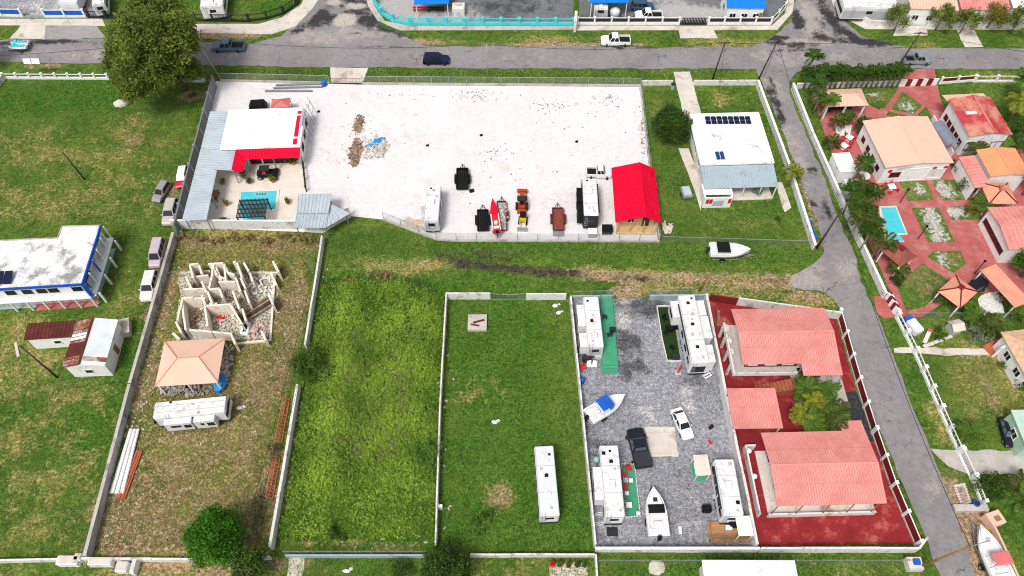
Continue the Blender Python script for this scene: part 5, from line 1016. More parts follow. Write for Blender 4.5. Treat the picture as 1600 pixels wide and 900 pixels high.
t = thing('barrel', 'blue plastic barrel at the end of the steel beams', 'barrel', G(507, 134)); MB().loft([[(r * math.cos(i * .52), r * math.sin(i * .52), z) for i in range(12)] for r, z in ((.36, 0), (.42, .3), (.42, .75), (.35, 1.0))]).build('drum', blue, t, smooth=True); MB().tube([(0, 0, 1), (0, 0, 1.04)], .3, 10).build('lid', roofblue, t)
t = thing('scaffold_frame', 'leaning grey metal frames against the right wall of pool house', 'scaffold', G(484, 205))
for k, (y, h) in enumerate(((2.5, 3.6), (0, 3.0), (-2.6, 2.6))): MB().tube([(.6, y, 0), (-.2, y, h)], .05, 5).tube([(.6, y + 1.6, 0), (-.2, y + 1.6, h)], .05, 5).tube([(.3, y, h * .4), (.3, y + 1.6, h * .4)], .04, 5).tube([(0, y, h * .8), (0, y + 1.6, h * .8)], .04, 5).build('frame_panel', steel, t)
# debris
def heap(name, label, px, py, rx, ry, n, ms, hmax=.8, cat='debris', size=(.2, 1.4)):
    mb = MB()
    for i in range(n):
        a = random.uniform(0, 6.3); q = random.random() ** .6; l = random.uniform(*size)
        mb.box(math.cos(a) * rx * q, math.sin(a) * ry * q, random.uniform(.05, hmax * (1 - q * .7)), l, random.uniform(.06, .35), random.uniform(.04, .25), random.uniform(0, 3.1), random.uniform(-.4, .4), random.uniform(-.4, .4))
    o = mb.build(name, ms, loc=G(px, py), kind='stuff'); tag(o, label, cat); return o
heap('debris_heap', 'brown timber debris heap, upper clump on the white yard', 560, 194, .7, 2.0, 70, debris_m, .4)
heap('debris_heap', 'long brown timber debris heap, lower clump on the white yard', 556, 238, .9, 3.2, 120, debris_m, .45)
heap('debris_heap', 'grey rubble strewn around the blue tarpaulin', 588, 232, 2.0, 2.4, 110, rubble_m, .3)
o = MB().ball((0, 0, .2), .8, .5, .3, 9, 5, .35).ball((-.9, -.9, .15), .6, .35, .22, 8, 5, .35).ball((.7, .6, .15), .5, .3, .2, 8, 5, .3).build('tarpaulin', shade_m, loc=G(590, 222)); tag(o, 'crumpled blue tarpaulin on the debris in the white yard', 'tarpaulin')
speck = MB()
for (cx, cy, sx, sy, n) in ((740, 148, 40, 10, 70), (860, 165, 40, 12, 60), (950, 160, 25, 14, 40), (775, 240, 30, 12, 30), (1004, 200, 5, 60, 90), (620, 150, 60, 10, 25), (800, 270, 150, 60, 40), (560, 215, 25, 45, 60), (900, 180, 90, 40, 40)):
    for i in range(n):
        p = G(random.gauss(cx, sx / 2), random.gauss(cy, sy / 2))
        if 345 < 0: continue
        r = random.uniform(.03, .15); speck.ball(p + Vector((0, 0, .04)), r, r * random.uniform(.5, 1.2), r * .5, 5, 3, .3)
o = speck.build('weed_clumps', mat('dry_weed', (.16, .14, .10), .5), kind='stuff'); tag(o, 'small scattered weeds and clods on the white sand', 'weeds')
for l, x, y in [('dark square hatch cover by the debris on the white sand', 498, 175), ('black crate on the white sand beside the black flatbed', 737, 299), ('small dark drain cover in the middle of the white sand', 752, 212), ('small dark drain cover near the top of the white sand', 901, 222), ('small dark drain cover left of the white trailer', 668, 228)]:
    k_ = 1 if 'crate' in l else .6; o = MB().box(0, 0, .12, .75 * k_, .6 * k_, .2, rz=.3).build('crate', black, loc=G(x, y), bevel=.02); tag(o, l, 'crate')
# trailers and machines
rv('camper', 'white travel trailer at the left of the sand yard', ((661.8, 344.6), (684.6, 344.6), (690, 289.6), (666.7, 289.6)), 3.1, front='back', slides=(('left', -.05, .38, .7, .9, 2.7, None),), endm=rvgrey, vents=((0, .35, rvgrey),), ac=((0, .02),))  # grey end colour stands in for the shaded end face
rv('camper', 'white-roofed black-sided travel trailer beside the red cabin', ((912, 337.8), (935.4, 337.8), (932.7, 278.6), (908.8, 278.6)), 3.2, bodym=darksteel, slides=(('left', -.08, .28, .8, .8, 2.8, black), ('left', -.42, -.15, .8, .8, 2.8, black)), endm=darksteel, ac=((0, .15), (0, -.3)), awning=1)
flat_trailer('black flatbed trailer alone near the middle of the sand', ((713, 295), (732, 295), (731, 265), (714, 265)), black, .6, .4)
flat_trailer('low black car trailer left of the red boat', ((746, 360), (764, 360), (762, 329), (746, 329)), black, .55, .25)
flat_trailer('rust-brown plank trailer with ramp down', ((864, 359), (881, 359), (880, 326), (863, 326)), mat('rust_deck', (.22, .06, .045), .25), .6, .25, gate=steel, framem=rust)
flat_trailer('open trailer loaded with scrap beside the red boat', ((775, 360), (793, 359), (789, 316), (779, 316)), mat('grey_scrap_deck', (.45, .42, .4), .4), .6, .3, framem=rust)
boat('boat', 'slim red boat lying on the scrap trailer', (770, 316), (776, 359), 1.3, mat('red_hull', (.62, .02, .03), .08, rough=.3, coat=.4), red, z=.65, cockpit=redstuff, L=6.2)
heap('scrap_heap', 'white and brown scrap lying on the trailer by the boat', 786, 340, .5, 2.2, 60, rubble_m, .9, 'scrap', (.2, .9)).location.z = .6
c, rz, L = ends((816, 302), (815, 330), .8); t = thing('tractor', 'orange compact tractor with roof on the white sand', 'tractor', c, rz); org = mat('orange_red_paint', (.40, .06, .02), .12, rough=.4)
MB().b2(.1, 1.7, -.34, .34, .65, 1.25).build('bonnet', org, t, bevel=.08); MB().b2(-1.1, .1, -.5, .5, .5, .95).build('chassis', org, t, bevel=.05); MB().b2(-.95, .15, -.62, .62, 2.05, 2.15).build('canopy', darksteel, t, bevel=.05)
for x in (-.85, .05):
    for s in (-1, 1): MB().tube([(x, s * .55, .9), (x, s * .55, 2.06)], .04, 5).build('canopy_post', black, t)
MB().b2(-.7, -.25, -.25, .25, .95, 1.4).build('seat', black, t, bevel=.05)
for s in (-1, 1): wheel(t, -.65, s * .75, .62, .4, org); wheel(t, 1.15, s * .62, .4, .25, org); MB().box(1.6, s * .5, .75, 1.6, .1, .16, ry=.12).build('loader_arm', org, t)
MB().b2(2.3, 2.75, -.8, .8, .3, .75).build('loader_bucket', org, t)
MB().b2(-1.9, -1.2, -.7, .7, .35, .6).build('rear_implement', org, t)
c, rz, L = ends((816, 355), (818, 332), .7); t = thing('mini_excavator', 'small yellow and black loader below the orange tractor', 'loader', c, rz); yel = mat('machine_yellow', (.62, .42, .02), .1, rough=.4)
MB().b2(-.9, .3, -.5, .5, .4, 1.1).build('body', yel, t, bevel=.08); MB().b2(-.7, .0, -.45, .45, 1.1, 1.9).build('cab', black, t, bevel=.06)
for s in (-1, 1):
    MB().b2(-1.0, .6, s * .55 - .14, s * .55 + .14, 0.02, .55).build('track', rubber, t, bevel=.12); MB().box(.7, s * .4, .8, 1.5, .1, .14, ry=.3).build('loader_arm', yel, t)
MB().b2(1.3, 1.75, -.75, .75, .05, .5).build('bucket', steel, t)
car('pickup_truck', 'white pickup with roof stripes and black bed beside red cabin', (956, 269), (916, 268), paint('white', (.75, .75, .75), 0), 'pickup', bedm=black)
t, L, W = bld('cabin', 'timber cabin with bright red metal gable roof', ((962, 346), (1034, 349), (1022, 264), (955, 262)), 3.0, 'cabin')
gable_y(t, L, W, 3.0, 1.3, red, redrib, .42, x0=.12 * L, cap=red); hw_ = W - 3.0
for nm, a in (('back', (0, W / 2 - .6, L - 1.2, .15)), ('left', (-L / 2 + .6, .6, .15, hw_)), ('right', (L / 2 - .6, .6, .15, hw_))): MB().box(a[0], a[1], 1.5, a[2], a[3], 3.0).build('wall', paleply, t)
for i in range(18): x = -L / 2 + .75 + i * (L - 1.5) / 17; hgt = 3.0 + 1.3 * (1 - abs(x - .12 * L) / (L * .6)) - .35; MB().box(x, -W / 2 + 1.6, hgt / 2, (L - 1.5) / 17 - .03, .12, hgt).build('plank', paleply, t)
for i in range(9): MB().box(0, -W / 2 + .05 + i * .19, .32, L - 1.0, .17, .06).build('deck_board', paleply, t)
window(t, 'front', L, W - 3.1, -.12 * L, 1.6, 1.0, 1.0, white, glass); window(t, 'front', L, W - 3.1, .22 * L, 1.35, 1.0, 2.0, wood, glass, 'door')
for x in (-.43, -.15, .15, .43): MB().box(x * L, -W / 2 + .25, 1.5, .15, .15, 3.0).build('porch_post', paleply, t)
MB().tube([(.36 * L, W * .3, 3.2), (.36 * L, W * .3, 5.2)], .09, 6).build('flue', red, t)
for l, x, y, s in [('dark storage bin left of the cabin deck', 948, 363, 1.3), ('low grey storage box beside the chain-link fence', 925, 368, 1.1)]: t = thing('storage_bin', l, 'bin', G(x, y)); MB().box(0, 0, .5, s * 1.1, s * .9, 1.0).build('bin_body', darksteel if s > 1.2 else rvgrey, t, bevel=.04); MB().box(0, 0, 1.04, s * 1.2, s, .1).build('lid', black if s > 1.2 else white, t)
t = thing('woodpile', 'pile of pale logs beside the red cabin', 'logs', G(1043, 362))
for i in range(14): MB().tube([(random.uniform(-.5, .5), random.uniform(-1, 0), .1 + i * .05), (random.uniform(-.8, .8), random.uniform(.3, 1.5), .15 + i * .07)], .11, 6).build('log', conc_lt, t)
# ---------------- white house on the right
t, L, W = bld('house', 'white flat-roofed house with a row of solar panels', ((1093.8, 257), (1212, 255.5), (1183.5, 176), (1075.5, 179)), 3.6, 'house')
walls(t, L - 1.0, W - .8, 3.4, render_wall); MB().b2(-L / 2, L / 2, -W / 2, W / 2, 3.4, 3.6).build('roof', flatroof, t, bevel=.03)
for a in ((0, -W / 2 + .08, L, .16), (0, W / 2 - .08, L, .16), (-L / 2 + .08, 0, .16, W - .32), (L / 2 - .08, 0, .16, W - .32)): MB().box(a[0], a[1], 3.68, a[2], a[3], .16).build('parapet', white, t)
slope(t, [(-L / 2 + .1, -W / 2 - 4.0, 2.7), (L / 2 - .1, -W / 2 - 4.0, 2.7), (L / 2 - .1, -W / 2 - .05, 3.35), (-L / 2 + .1, -W / 2 - .05, 3.35)], bluegalv, bluegalv, .45, .06, 'porch_roof')
for x in (-.48, -.2, .05, .28, .48): MB().box(x * L, -W / 2 - 3.8, 1.35, .14, .14, 2.7).build('porch_post', white, t)
MB().b2(-L / 2 + .3, L / 2 - .3, -W / 2 - 4.2, -W / 2 + .3, .0, .12).build('porch_floor', conc_lt, t)
for u in (-.3, -.05, .2, .38): window(t, 'front', L - 1, W - .8, u * L, 1.5, 1.2, 1.2)
for u in (-.3, -.05, .2, .38): window(t, 'left', L - 1, W - .8, u * W, 1.9, 1.2, 1.0); window(t, 'right', L - 1, W - .8, u * W, 1.9, 1.2, 1.0)
for l, cs, nx, ny in [('row of dark solar panels on the white flat roof', ((1102.7, 194), (1175, 193), (1172, 181), (1101, 181)), 8, 2), ('pair of blue solar water panels on the white roof', ((1120, 249), (1134.5, 249), (1130, 236), (1116, 236)), 2, 1)]:
    t, L, W = bld('solar_array', l, cs, 3.85, 'solar panel'); t.location.z = 3.62
    for i in range(nx):
        for j in range(ny): o = MB().box(-L / 2 + (i + .5) * L / nx, -W / 2 + (j + .5) * W / ny, .2, L / nx - .14, W / ny - .16, .05).build('panel', solar if nx == 8 else mat('blue_collector', (.02, .06, .16), .1, rough=.2), t)
    MB().box(0, -W * .3, .08, L, .06, .1).box(0, W * .3, .08, L, .06, .1).build('rack', steel, t)
t, L, W = bld('shed', 'small white shed with red window shutters in front of the house', ((1099, 304), (1144.5, 302), (1143.5, 294), (1098, 295)), 2.3, 'shed')
W = 2.6; walls(t, L - .2, W, 2.25, white); MB().b2(-L / 2, L / 2, -W / 2 + .6, W / 2 + .2, 2.26, 2.36).build('roof', flatroof, t)
for x in (-.36, -.24, .40): MB().box(x * L, -W / 2 - .03, 1.5, .45, .06, .9).build('shutter', redstuff, t)
MB().box(.02 * L, -W / 2 - .03, 1.1, 1.6, .05, 1.2).build('door', galv, t)
t = thing('utility_trailer', 'grey utility frame standing on the lawn left of the house', 'trailer', G(1071, 304), .15); MB().b2(-.75, .75, -1.2, 1.0, .4, .75).build('box_body', steel, t); MB().b2(-.6, .6, -1.0, .8, .75, 1.1).build('load', galv, t, bevel=.05); MB().tube([(0, 1, .5), (0, 2.2, .5)], .05).build('tongue', darksteel, t); [wheel(t, s * .85, -.1, .3, .18).__setattr__('rotation_euler', (0, 0, math.pi / 2)) for s in (-1, 1)]
boat('boat', 'white motor boat with black hatch cover on the grass', (1172, 391), (1109, 390), 2.5, fiber, z=.55, canopy=(-.34, -.02, black), motor=darksteel, ch=1.5)
boat_trailer('grey boat trailer under the white boat on the grass', (1172, 392), (1109, 391), 2.5, .56)
tree('round_tree', 'dense round dark tree beside the white house', G(1043, 218), (0, 0, 3.3), (2.7, 2.7, 2.6), darkleaf, 150, 110, .8, .16, .2, shell=.7)
palm('yellow-green palm at the house wall beside the side road', G(1232, 290), 3.2, 2.0, 16, 'yellow'); shrub('pale flowering round shrub at the house porch', G(1183, 304), (1.0, 1.0, .9), greyleaf, 700, .12)
shrub('small dark shrub alone on the house lawn', G(1214, 346), (.5, .5, .5), darkleaf, 200)
for i, (x, y) in enumerate(((1263, 352), (1266, 362), (1268, 369), (1271, 375))): o = MB().loft([[(r * math.cos(k * .6), r * math.sin(k * .6), z) for k in range(10)] for r, z in ((.33, 0), (.38, .3), (.36, .85), (.3, .9))]).build('drum', blue, loc=G(x, y), smooth=False); tag(o, ['top', 'second', 'third', 'lowest'][i] + ' blue drum in the row outside the house wall', 'drum', 'blue drums at the wall')
t = thing('bin', 'pale blue bin beside the house driveway wall', 'bin', G(1051, 138)); MB().tube([(0, 0, 0), (0, 0, .9)], .35, 10, .42).build('bin_body', ltteal, t); MB().tube([(0, 0, .9), (0, 0, .96)], .44, 10).build('lid', darksteel, t)
# ---------------- lawn lot
t = thing('concrete_cistern', 'square weathered concrete slab in the lawn lot', 'slab', G(746, 506)); MB().box(0, 0, .25, 2.6, 2.5, .5).build('slab', concrete, t, bevel=.03); MB().box(.2, .1, .52, 1.6, .3, .06, rz=.3).box(-.3, -.5, .52, 1.2, .25, .06, rz=-.2).build('stain_boards', rust, t)
rv('camper', 'white travel trailer alone on the green lawn lot', ((843.5, 806), (876, 805), (863.6, 696.4), (834.4, 696.4)), 3.1, ac=(), vents=((.0, .06, black), (.2, -.2, fiber), (-.2, .35, fiber), (.3, .28, fiber)), roofm=mat('grey_white_roof', (.62, .64, .66), .05), endm=white)
t = thing('utility_cabinet', 'small white electric cabinet by the lawn lot wall', 'cabinet', G(689, 795)); MB().box(0, 0, .6, .5, .35, 1.2).build('cabinet_body', white, t, bevel=.03); MB().tube([(-.1, 0, 1.2), (-.1, 0, 2.0)], .04).build('conduit', steel, t)
# ---------------- gravel RV yard
t = thing('deck', 'green carpeted deck with steps beside the upper left camper', 'deck', G(950, 540)); Pd = [(G(x, y, .5) - t.location) for x, y in ((938, 466), (957, 466), (966, 570), (940, 570))]
MB().prism([(p.x, p.y) for p in Pd], .0, .5).build('platform', green_deck, t, bevel=.02)
for i in range(3): p = G(953, 573 + i * 3.6, .4) - t.location; MB().box(p.x, p.y, .2 - .06 * i, 2.1, .4, .4 - .12 * i).build('step', green_deck, t)
for a, b in ((Pd[0], Pd[1]), (Pd[1], Pd[1].lerp(Pd[2], .4))): MB().tube([a + Vector((0, 0, .9)), b + Vector((0, 0, .9))], .05, 5).tube([a, a + Vector((0, 0, .9))], .05, 5).tube([b, b + Vector((0, 0, .9))], .05, 5).build('railing', green_deck, t)
rv('camper', 'white camper beside the green deck, upper left of gravel yard', ((918.7, 542), (944, 541), (934.7, 462.7), (910.7, 462.7)), 3.2, slides=(('left', -.06, .36, .9, .8, 2.7, None), ('left', -.46, -.2, .9, .8, 2.6, None)), endm=rvgrey, vents=((-.2, .0, black),), ac=((0, -.3),), hitch=False)
rv('camper', 'long white camper with slide-outs, upper right of gravel yard', ((1080, 568), (1109, 565), (1085, 460), (1060, 461)), 3.6, slides=(('left', .2, .44, 1.0, .9, 3.0, None), ('right', .2, .42, 1.1, .9, 3.2, None), ('right', -.14, .18, 1.2, .9, 3.2, None), ('right', -.48, -.24, .9, .9, 3.2, None)), vents=((0, .37, black), (.0, .05, black), (0, -.28, black), (.3, .2, rvgrey), (-.3, -.1, rvgrey)), ac=(), endm=darksteel, hitch=False, awning=-1)
rv('camper', 'white camper with red chairs beside it, lower left of gravel yard', ((946, 807), (977.5, 807), (965.5, 695.4), (936, 695.4)), 3.3, slides=(('left', -.25, .2, .9, .8, 2.8, None),), endm=white, vents=((-.7, .38, black), (.1, .26, black)), ac=((0, -.06),))
rv('camper', 'white camper by the timber deck, lower right of gravel yard', ((1131, 805.5), (1163, 805.5), (1146, 717), (1115.5, 717)), 3.3, slides=(), endm=white, vents=((.7, -.28, black), (.6, .4, rvgrey)), ac=((0, .02),), awning=-1, hitch=False)
o = MB().prism([(G(x, y) - G(1045, 530)).to_2d() for x, y in ((1026, 480), (1050, 480), (1063, 562), (1042, 564))], 0, .03).build('turf_mat', turfdk, loc=G(1045, 530) + Vector((0, 0, .03))); tag(o, 'dark green turf carpet beside the upper right camper', 'carpet')
o = MB().prism([(G(x, y) - G(985, 760)).to_2d() for x, y in ((972, 727), (990, 727), (999, 806), (980, 807))], 0, .03).build('turf_mat', green_deck, loc=G(985, 760) + Vector((0, 0, .03))); tag(o, 'green carpet beside the lower left camper', 'carpet')
t = thing('garden_border', 'white picket edging around the dark turf carpet', 'border', G(1040, 530))
bp = [G(x, y) - t.location for x, y in ((1048, 480), (1026, 480), (1034, 530), (1042, 565), (1062, 565))]
for i in range(44): p, r = along(bp, seg_len(bp) * i / 43); MB().box(p.x, p.y, .22, .25, .07, .42, rz=r).build('picket', white, t)
t = thing('garden_border', 'white edging with posts around the green camper carpet', 'border', G(990, 770)); bp = [G(x, y) - t.location for x, y in ((972, 726), (991, 726), (1000, 807), (978, 809))]
for i in range(30): p, r = along(bp, seg_len(bp) * i / 29); MB().box(p.x, p.y, .2, .2, .08, .38, rz=r).build('picket', white, t)
def seat(label, px, py, m, rz=0, group=None, z=.03):
    t = thing('garden_chair', label, 'chair', G(px, py) + Vector((0, 0, z)), rz, group); MB().box(0, 0, .42, .6, .6, .08).build('seat', m, t, bevel=.02); MB().box(0, .28, .75, .6, .07, .6, rx=-.2).build('backrest', m, t, bevel=.02)
    for x in (-.26, .26):
        for y in (-.26, .26): MB().box(x, y, .2, .05, .05, .4).build('leg', m, t)
    return t
seat('red lounge chair at the top of the green carpet', 981, 734, redstuff, .3); seat('red chair against the lower left camper, upper one', 975.5, 745, redstuff, 1.5); seat('red chair against the lower left camper, lower one', 977, 763, redstuff, 1.5); seat('grey chair between the two red chairs', 977, 752, rvgrey, 1.6)
seat('left white chair below the upper left camper', 920.5, 573, white, .2); seat('right white chair below the upper left camper', 928.5, 573, white, -.2); seat('bright red chair near the wall below the camper', 911, 577, redstuff, .4)
for l, x, y, m_, s in [('small white table on the green carpet', 985, 753, white, .5), ('white planter on the green carpet edge, upper', 979, 773, white, .45), ('white table beside the lower left camper', 982, 791, white, .7), ('white round planter at the carpet corner', 996, 804, white, .4)]: t = thing('side_table', l, 'table', G(x, y)); MB().box(0, 0, .5, s, s, .06).build('table_top', m_, t); MB().tube([(0, 0, 0), (0, 0, .5)], .1).build('leg', m_, t)
for l, x, y, s, m_ in [('black barbecue on the turf beside the long camper', 1056, 512, 1.0, black), ('black covered sofa left of the barbecue on the turf', 1045, 516, 1.1, black), ('dark storage box at the lower end of turf', 1055, 561, 1.0, darksteel), ('dark table with clutter below upper left camper', 916, 563, 1.2, darksteel), ('grey appliance below the upper left camper', 934, 560, 1.0, rvgrey), ('black tub beside the lower right camper', 1103, 797, 1.1, black), ('dark square mat below the lower left camper', 956.5, 831, 1.3, darksteel)]:
    t = thing('equipment_box', l, 'equipment', G(x, y)); hh = .06 if 'mat' in l else .8; MB().box(0, 0, hh / 2 + .03, s, s * .8, hh).build('casing', m_, t, bevel=.02 if hh < .1 else .12); MB().box(.0, .05, hh + .05, s * .8, s * .6, .06).build('lid', m_, t)
t = thing('step_ladder', 'white slatted step lying below the long camper', 'steps', G(1101, 583), .5)
for i in range(5): MB().box(0, i * .35 - .7, .15 + i * .06, 1.0, .16, .06).build('tread', white, t)
MB().box(-.5, 0, .2, .06, 1.7, .1).box(.5, 0, .2, .06, 1.7, .1).build('rail', white, t)
t = thing('sign_board', 'small red post on a grey plate by the turf', 'post', G(1059, 583)); MB().box(0, 0, .06, .8, .6, .08).build('base_plate', rvgrey, t); MB().tube([(0, 0, .1), (.3, .4, 1.5)], .12, 6).build('post', redstuff, t)
boat('boat', 'white boat with bright blue canopy, upper gravel yard', (976, 618), (919, 652), 2.3, fiber, canopy=(-.22, .08, blue), screen=blueglass, z=.6, cockpit=rvroof)
boat_trailer('grey boat trailer under the blue-canopied boat', (976, 618), (919, 652), 2.3, .6)
boat('boat', 'white boat with black cockpit cover, lower gravel yard', (1020, 762), (1030, 838), 2.5, fiber, hatch=darksteel, canopy=(-.06, .12, black), z=.6, ch=1.3)
boat_trailer('dark boat trailer under the black-covered boat', (1020, 762), (1030, 838), 2.5, .6, m=darksteel)
car('car', 'white sedan parked on the gravel beside concrete pad', (1077, 684), (1056, 638), paint('white', (.75, .75, .75), 0), 'sedan')
car('pickup_truck', 'black pickup parked left of the concrete pad', (991, 669), (1007, 731), paint('black', (.018, .02, .03)), 'pickup', bedm=mat('grey_bed_cover', (.035, .038, .045), .15), glassm=mat('sky_lit_glass', (.10, .13, .17), .2, 1, .12, spec=.5))  # window glass colour lightened to stand in for reflected sky
t, L, W = bld('picnic_shelter', 'small pale flat-topped shelter with table, left of camper', ((1088, 743), (1112, 742), (1105, 710), (1083, 711)), 2.2, 'shelter'); MB().b2(-L / 2, L / 2, -W / 2, W / 2, 2.15, 2.25).build('roof', cream, t, bevel=.02); posts4(t, L, W, 2.15, white, .1, .15); MB().box(0, 0, .75, 1.2, 1.6, .08).box(0, 0, .37, .2, .2, .74).build('table', white, t); MB().b2(-L / 2 + .1, L / 2 - .1, -W / 2 + .1, W / 2 - .1, .03, .06).build('mat', green_deck, t)
t = thing('timber_deck', 'brown timber deck at the bottom of the gravel yard', 'deck', G(1140, 832)); Pd = [(G(x, y, .4) - t.location) for x, y in ((1109, 848), (1176, 847), (1172, 814), (1105, 815))]
for i in range(12):
    a0, a1 = Pd[3].lerp(Pd[0], i / 12), Pd[3].lerp(Pd[0], (i + .92) / 12); b0, b1 = Pd[2].lerp(Pd[1], i / 12), Pd[2].lerp(Pd[1], (i + .92) / 12); MB().prism([(p.x, p.y) for p in (a0, b0, b1, a1)], .28, .4).build('deck_board', wood if i > 6 else mat('ochre_board', (.40, .22, .10), .2), t)
MB().prism([(p.x * .96, p.y * .92) for p in Pd], .0, .27).build('deck_frame', wood, t)
for a, b in ((Pd[0], Pd[1]), (Pd[0], Pd[3])): MB().tube([a + Vector((0, 0, 1.0)), b + Vector((0, 0, 1.0))], .05, 5).build('railing', wood, t)
for f in (0, .35, .7, 1): p = Pd[0].lerp(Pd[1], f); MB().box(p.x, p.y, .7, .1, .1, .7).build('post', wood, t)
t, L, W = bld('canopy', 'small white flat canopy at the corner of the timber deck', ((1154, 837), (1179, 837), (1171, 806), (1149, 806)), 2.4, 'canopy'); MB().b2(-L / 2, L / 2, -W / 2, W / 2, 2.3, 2.4).build('roof', flatroof, t); posts4(t, L, W, 2.3, white, .1, .1)
o = MB().tube([(0, -.17, .36), (0, .17, .36)], .36, 12).build('spare_tyre', rubber, loc=G(1110, 669), rz=.6); tag(o, 'loose black tyre on the gravel near the red carport', 'tyre')
o = MB().box(0, 0, .1, .3, .6, .16).build('jerry_can', redstuff, loc=G(1109, 691), rz=.5); tag(o, 'tiny red object on the gravel beneath the tyre', 'object')
o = MB().box(0, 0, .2, .35, .9, .35).build('white_stand', white, loc=G(1062, 829), bevel=.03); tag(o, 'small white stand beside the lower boat', 'stand')
for l, x, y, m_ in [('blue drum by the wall below the upper left camper', 909, 597, blue), ('white and blue gas drum behind the lower left camper', 931, 722, ltteal)]: o = MB().tube([(0, 0, 0), (0, 0, .9)], .38, 10).ball((0, 0, .9), .37, .37, .15, 10, 4).build('drum', m_, loc=G(x, y)); tag(o, l, 'drum')
hz = MB().tube([(math.cos(a * .5) * (.9 + .25 * math.sin(a)), math.sin(a * .5) * .7 + a * .02, .05) for a in range(26)], .05, 4).build('hose', white, loc=G(937, 814)); tag(hz, 'coiled white hose behind the lower left camper', 'hose')
# ---------------- red yard: coral-roofed houses
def coral_house(label, main, wing, z, rise, upper):
    t, L, W = bld('coral_house', label, main, z, 'house'); walls(t, L - 2.2, W - 2.2, z, render_wall)
    gable_x(t, L, W, z, rise, pink, pinkrib, .3, gable_m=render_wall)
    if wing:
        x0, x1, y0, y1 = wing; k = rise / (W / 2); s = 1 if y1 > 0 else -1
        zb, ze = (z, z - .02 - k * abs(y1 - y0) * .9)
        q = [(x0, y1, ze), (x1, y1, ze), (x1, y0, zb), (x0, y0, zb)] if s < 0 else [(x1, y1, ze), (x0, y1, ze), (x0, y0, zb), (x1, y0, zb)]
        slope(t, q, pink, pinkrib, .3)
    return t, L, W
t, L, W = coral_house('two-storey house with coral metal roof and brick stairs', ((1162, 568), (1314, 568), (1287, 482), (1140.7, 482)), None, 5.0, .8, True)
slope(t, [(.10 * L, -W / 2 - 1.6, 4.78), (L / 2, -W / 2 - 1.6, 4.78), (L / 2, -W / 2, 5.0), (.10 * L, -W / 2, 5.0)], pink, pinkrib, .3)
MB().b2(-L / 2 - .4, .12 * L, -W / 2 - .3, -W / 2 + .9, 2.5, 2.7).build('balcony_slab', concrete, t); MB().b2(-L / 2 + .9, .12 * L, -W / 2 + .84, -W / 2 + 1.0, 2.7, 4.95).build('upper_front_wall', maroon, t)
for x in (-.36, -.16, .02): MB().box(x * L, -W / 2 + .8, 3.9, 1.5, .06, 1.5).build('white_shutter', white, t)
MB().b2(-L / 2 - .8, -L / 2 - .6, -W / 2 - .2, W / 2 - 1.0, 2.6, 3.3).build('balcony_wall', render_wall, t); MB().b2(-L / 2 - .7, -L / 2 + 1.2, -W / 2 - .2, W / 2 - 1.0, 2.45, 2.6).build('balcony_slab', concrete, t); MB().b2(-L / 2 - .8, .1 * L, -W / 2 - .4, -W / 2 - .25, 2.6, 3.3).build('balcony_wall', render_wall, t)
for y in (-.35, -.1, .15, .35): MB().box(-L / 2 + 1.06, y * W, 4.0, .08, 1.3, 1.5).build('maroon_shutter', maroon if y in (-.35, .15) else white, t); MB().box(-L / 2 - .7, y * W, 1.25, .3, .3, 2.5).build('column', render_wall, t)
for y in (.3, .08, -.12): MB().ball((-L / 2 - .3, y * W, 2.9), .35, .6, .3, 8, 5, .15).build('planter', conc_lt, t)
for i in range(14): MB().b2(-.28 * L + i * .42, -.28 * L + (i + 1) * .42, -W / 2 - 2.0, -W / 2 - .5, .0, .18 * (i + 1)).build('stair_step', mat('brick_stair', (.34, .11, .06), .3, 2), t)
MB().b2(.12 * L, L / 2 - .1, -W / 2 - 3.4, -W / 2 + 1, .0, .18).build('terrace_floor', conc_lt, t); MB().b2(.14 * L, L / 2 - .1, -W / 2 - 3.5, -W / 2 - 3.3, .0, .9).build('terrace_wall', render_wall, t); MB().b2(L / 2 - .3, L / 2 + 2.0, -W / 2 - 3.3, W / 2, .0, .1).build('side_terrace', concrete, t)
for x in (.16, .28, .40, .49): MB().tube([(x * L, -W / 2 - 3.3, .9), (x * L, -W / 2 - 1.5, 4.7)], .07, 5).build('terrace_post', steel, t)
for u in (-.1, .15, .32): window(t, 'front', L - 2.2, W - 2.2, u * L, 1.4, 1.2, 1.2)
t, L, W = bld('carport', 'coral-roofed carport between the two coral houses', ((1146, 669), (1225, 669), (1209, 607.5), (1135, 607.5)), 3.0, 'carport'); slope(t, [(-L / 2, -W / 2, 2.9), (L / 2, -W / 2, 2.9), (L / 2, W / 2, 3.2), (-L / 2, W / 2, 3.2)], pink, pinkrib, .3); posts4(t, L, W, 2.85, white, .16, .25); MB().b2(-L / 2 + .2, L / 2 - .2, W / 2 - .5, W / 2 - .3, 0, 2.9).build('wall', maroon, t); MB().b2(-L / 2 + .1, L / 2 - .5, -W / 2 + .25, -W / 2 + .35, 2.4, 2.8).build('beam', wood, t)
t, L, W = coral_house('single-storey house with large coral metal roof', ((1213.8, 789), (1390, 788), (1348, 674), (1188.6, 674.5)), None, 3.4, .9, False)
slope(t, [(L / 2, W / 2 + 1.4, 3.18), (.28 * L, W / 2 + 1.4, 3.18), (.28 * L, W / 2, 3.4), (L / 2, W / 2, 3.4)], pink, pinkrib, .3)
MB().b2(-L / 2 - .3, L / 2 - .3, -W / 2 - .25, -W / 2 - .05, .0, .95).build('porch_wall', render_wall, t); MB().b2(-L / 2 - .1, L / 2, -W / 2 - .04, W / 2 - 1, .0, .15).build('porch_floor', conc_lt, t)
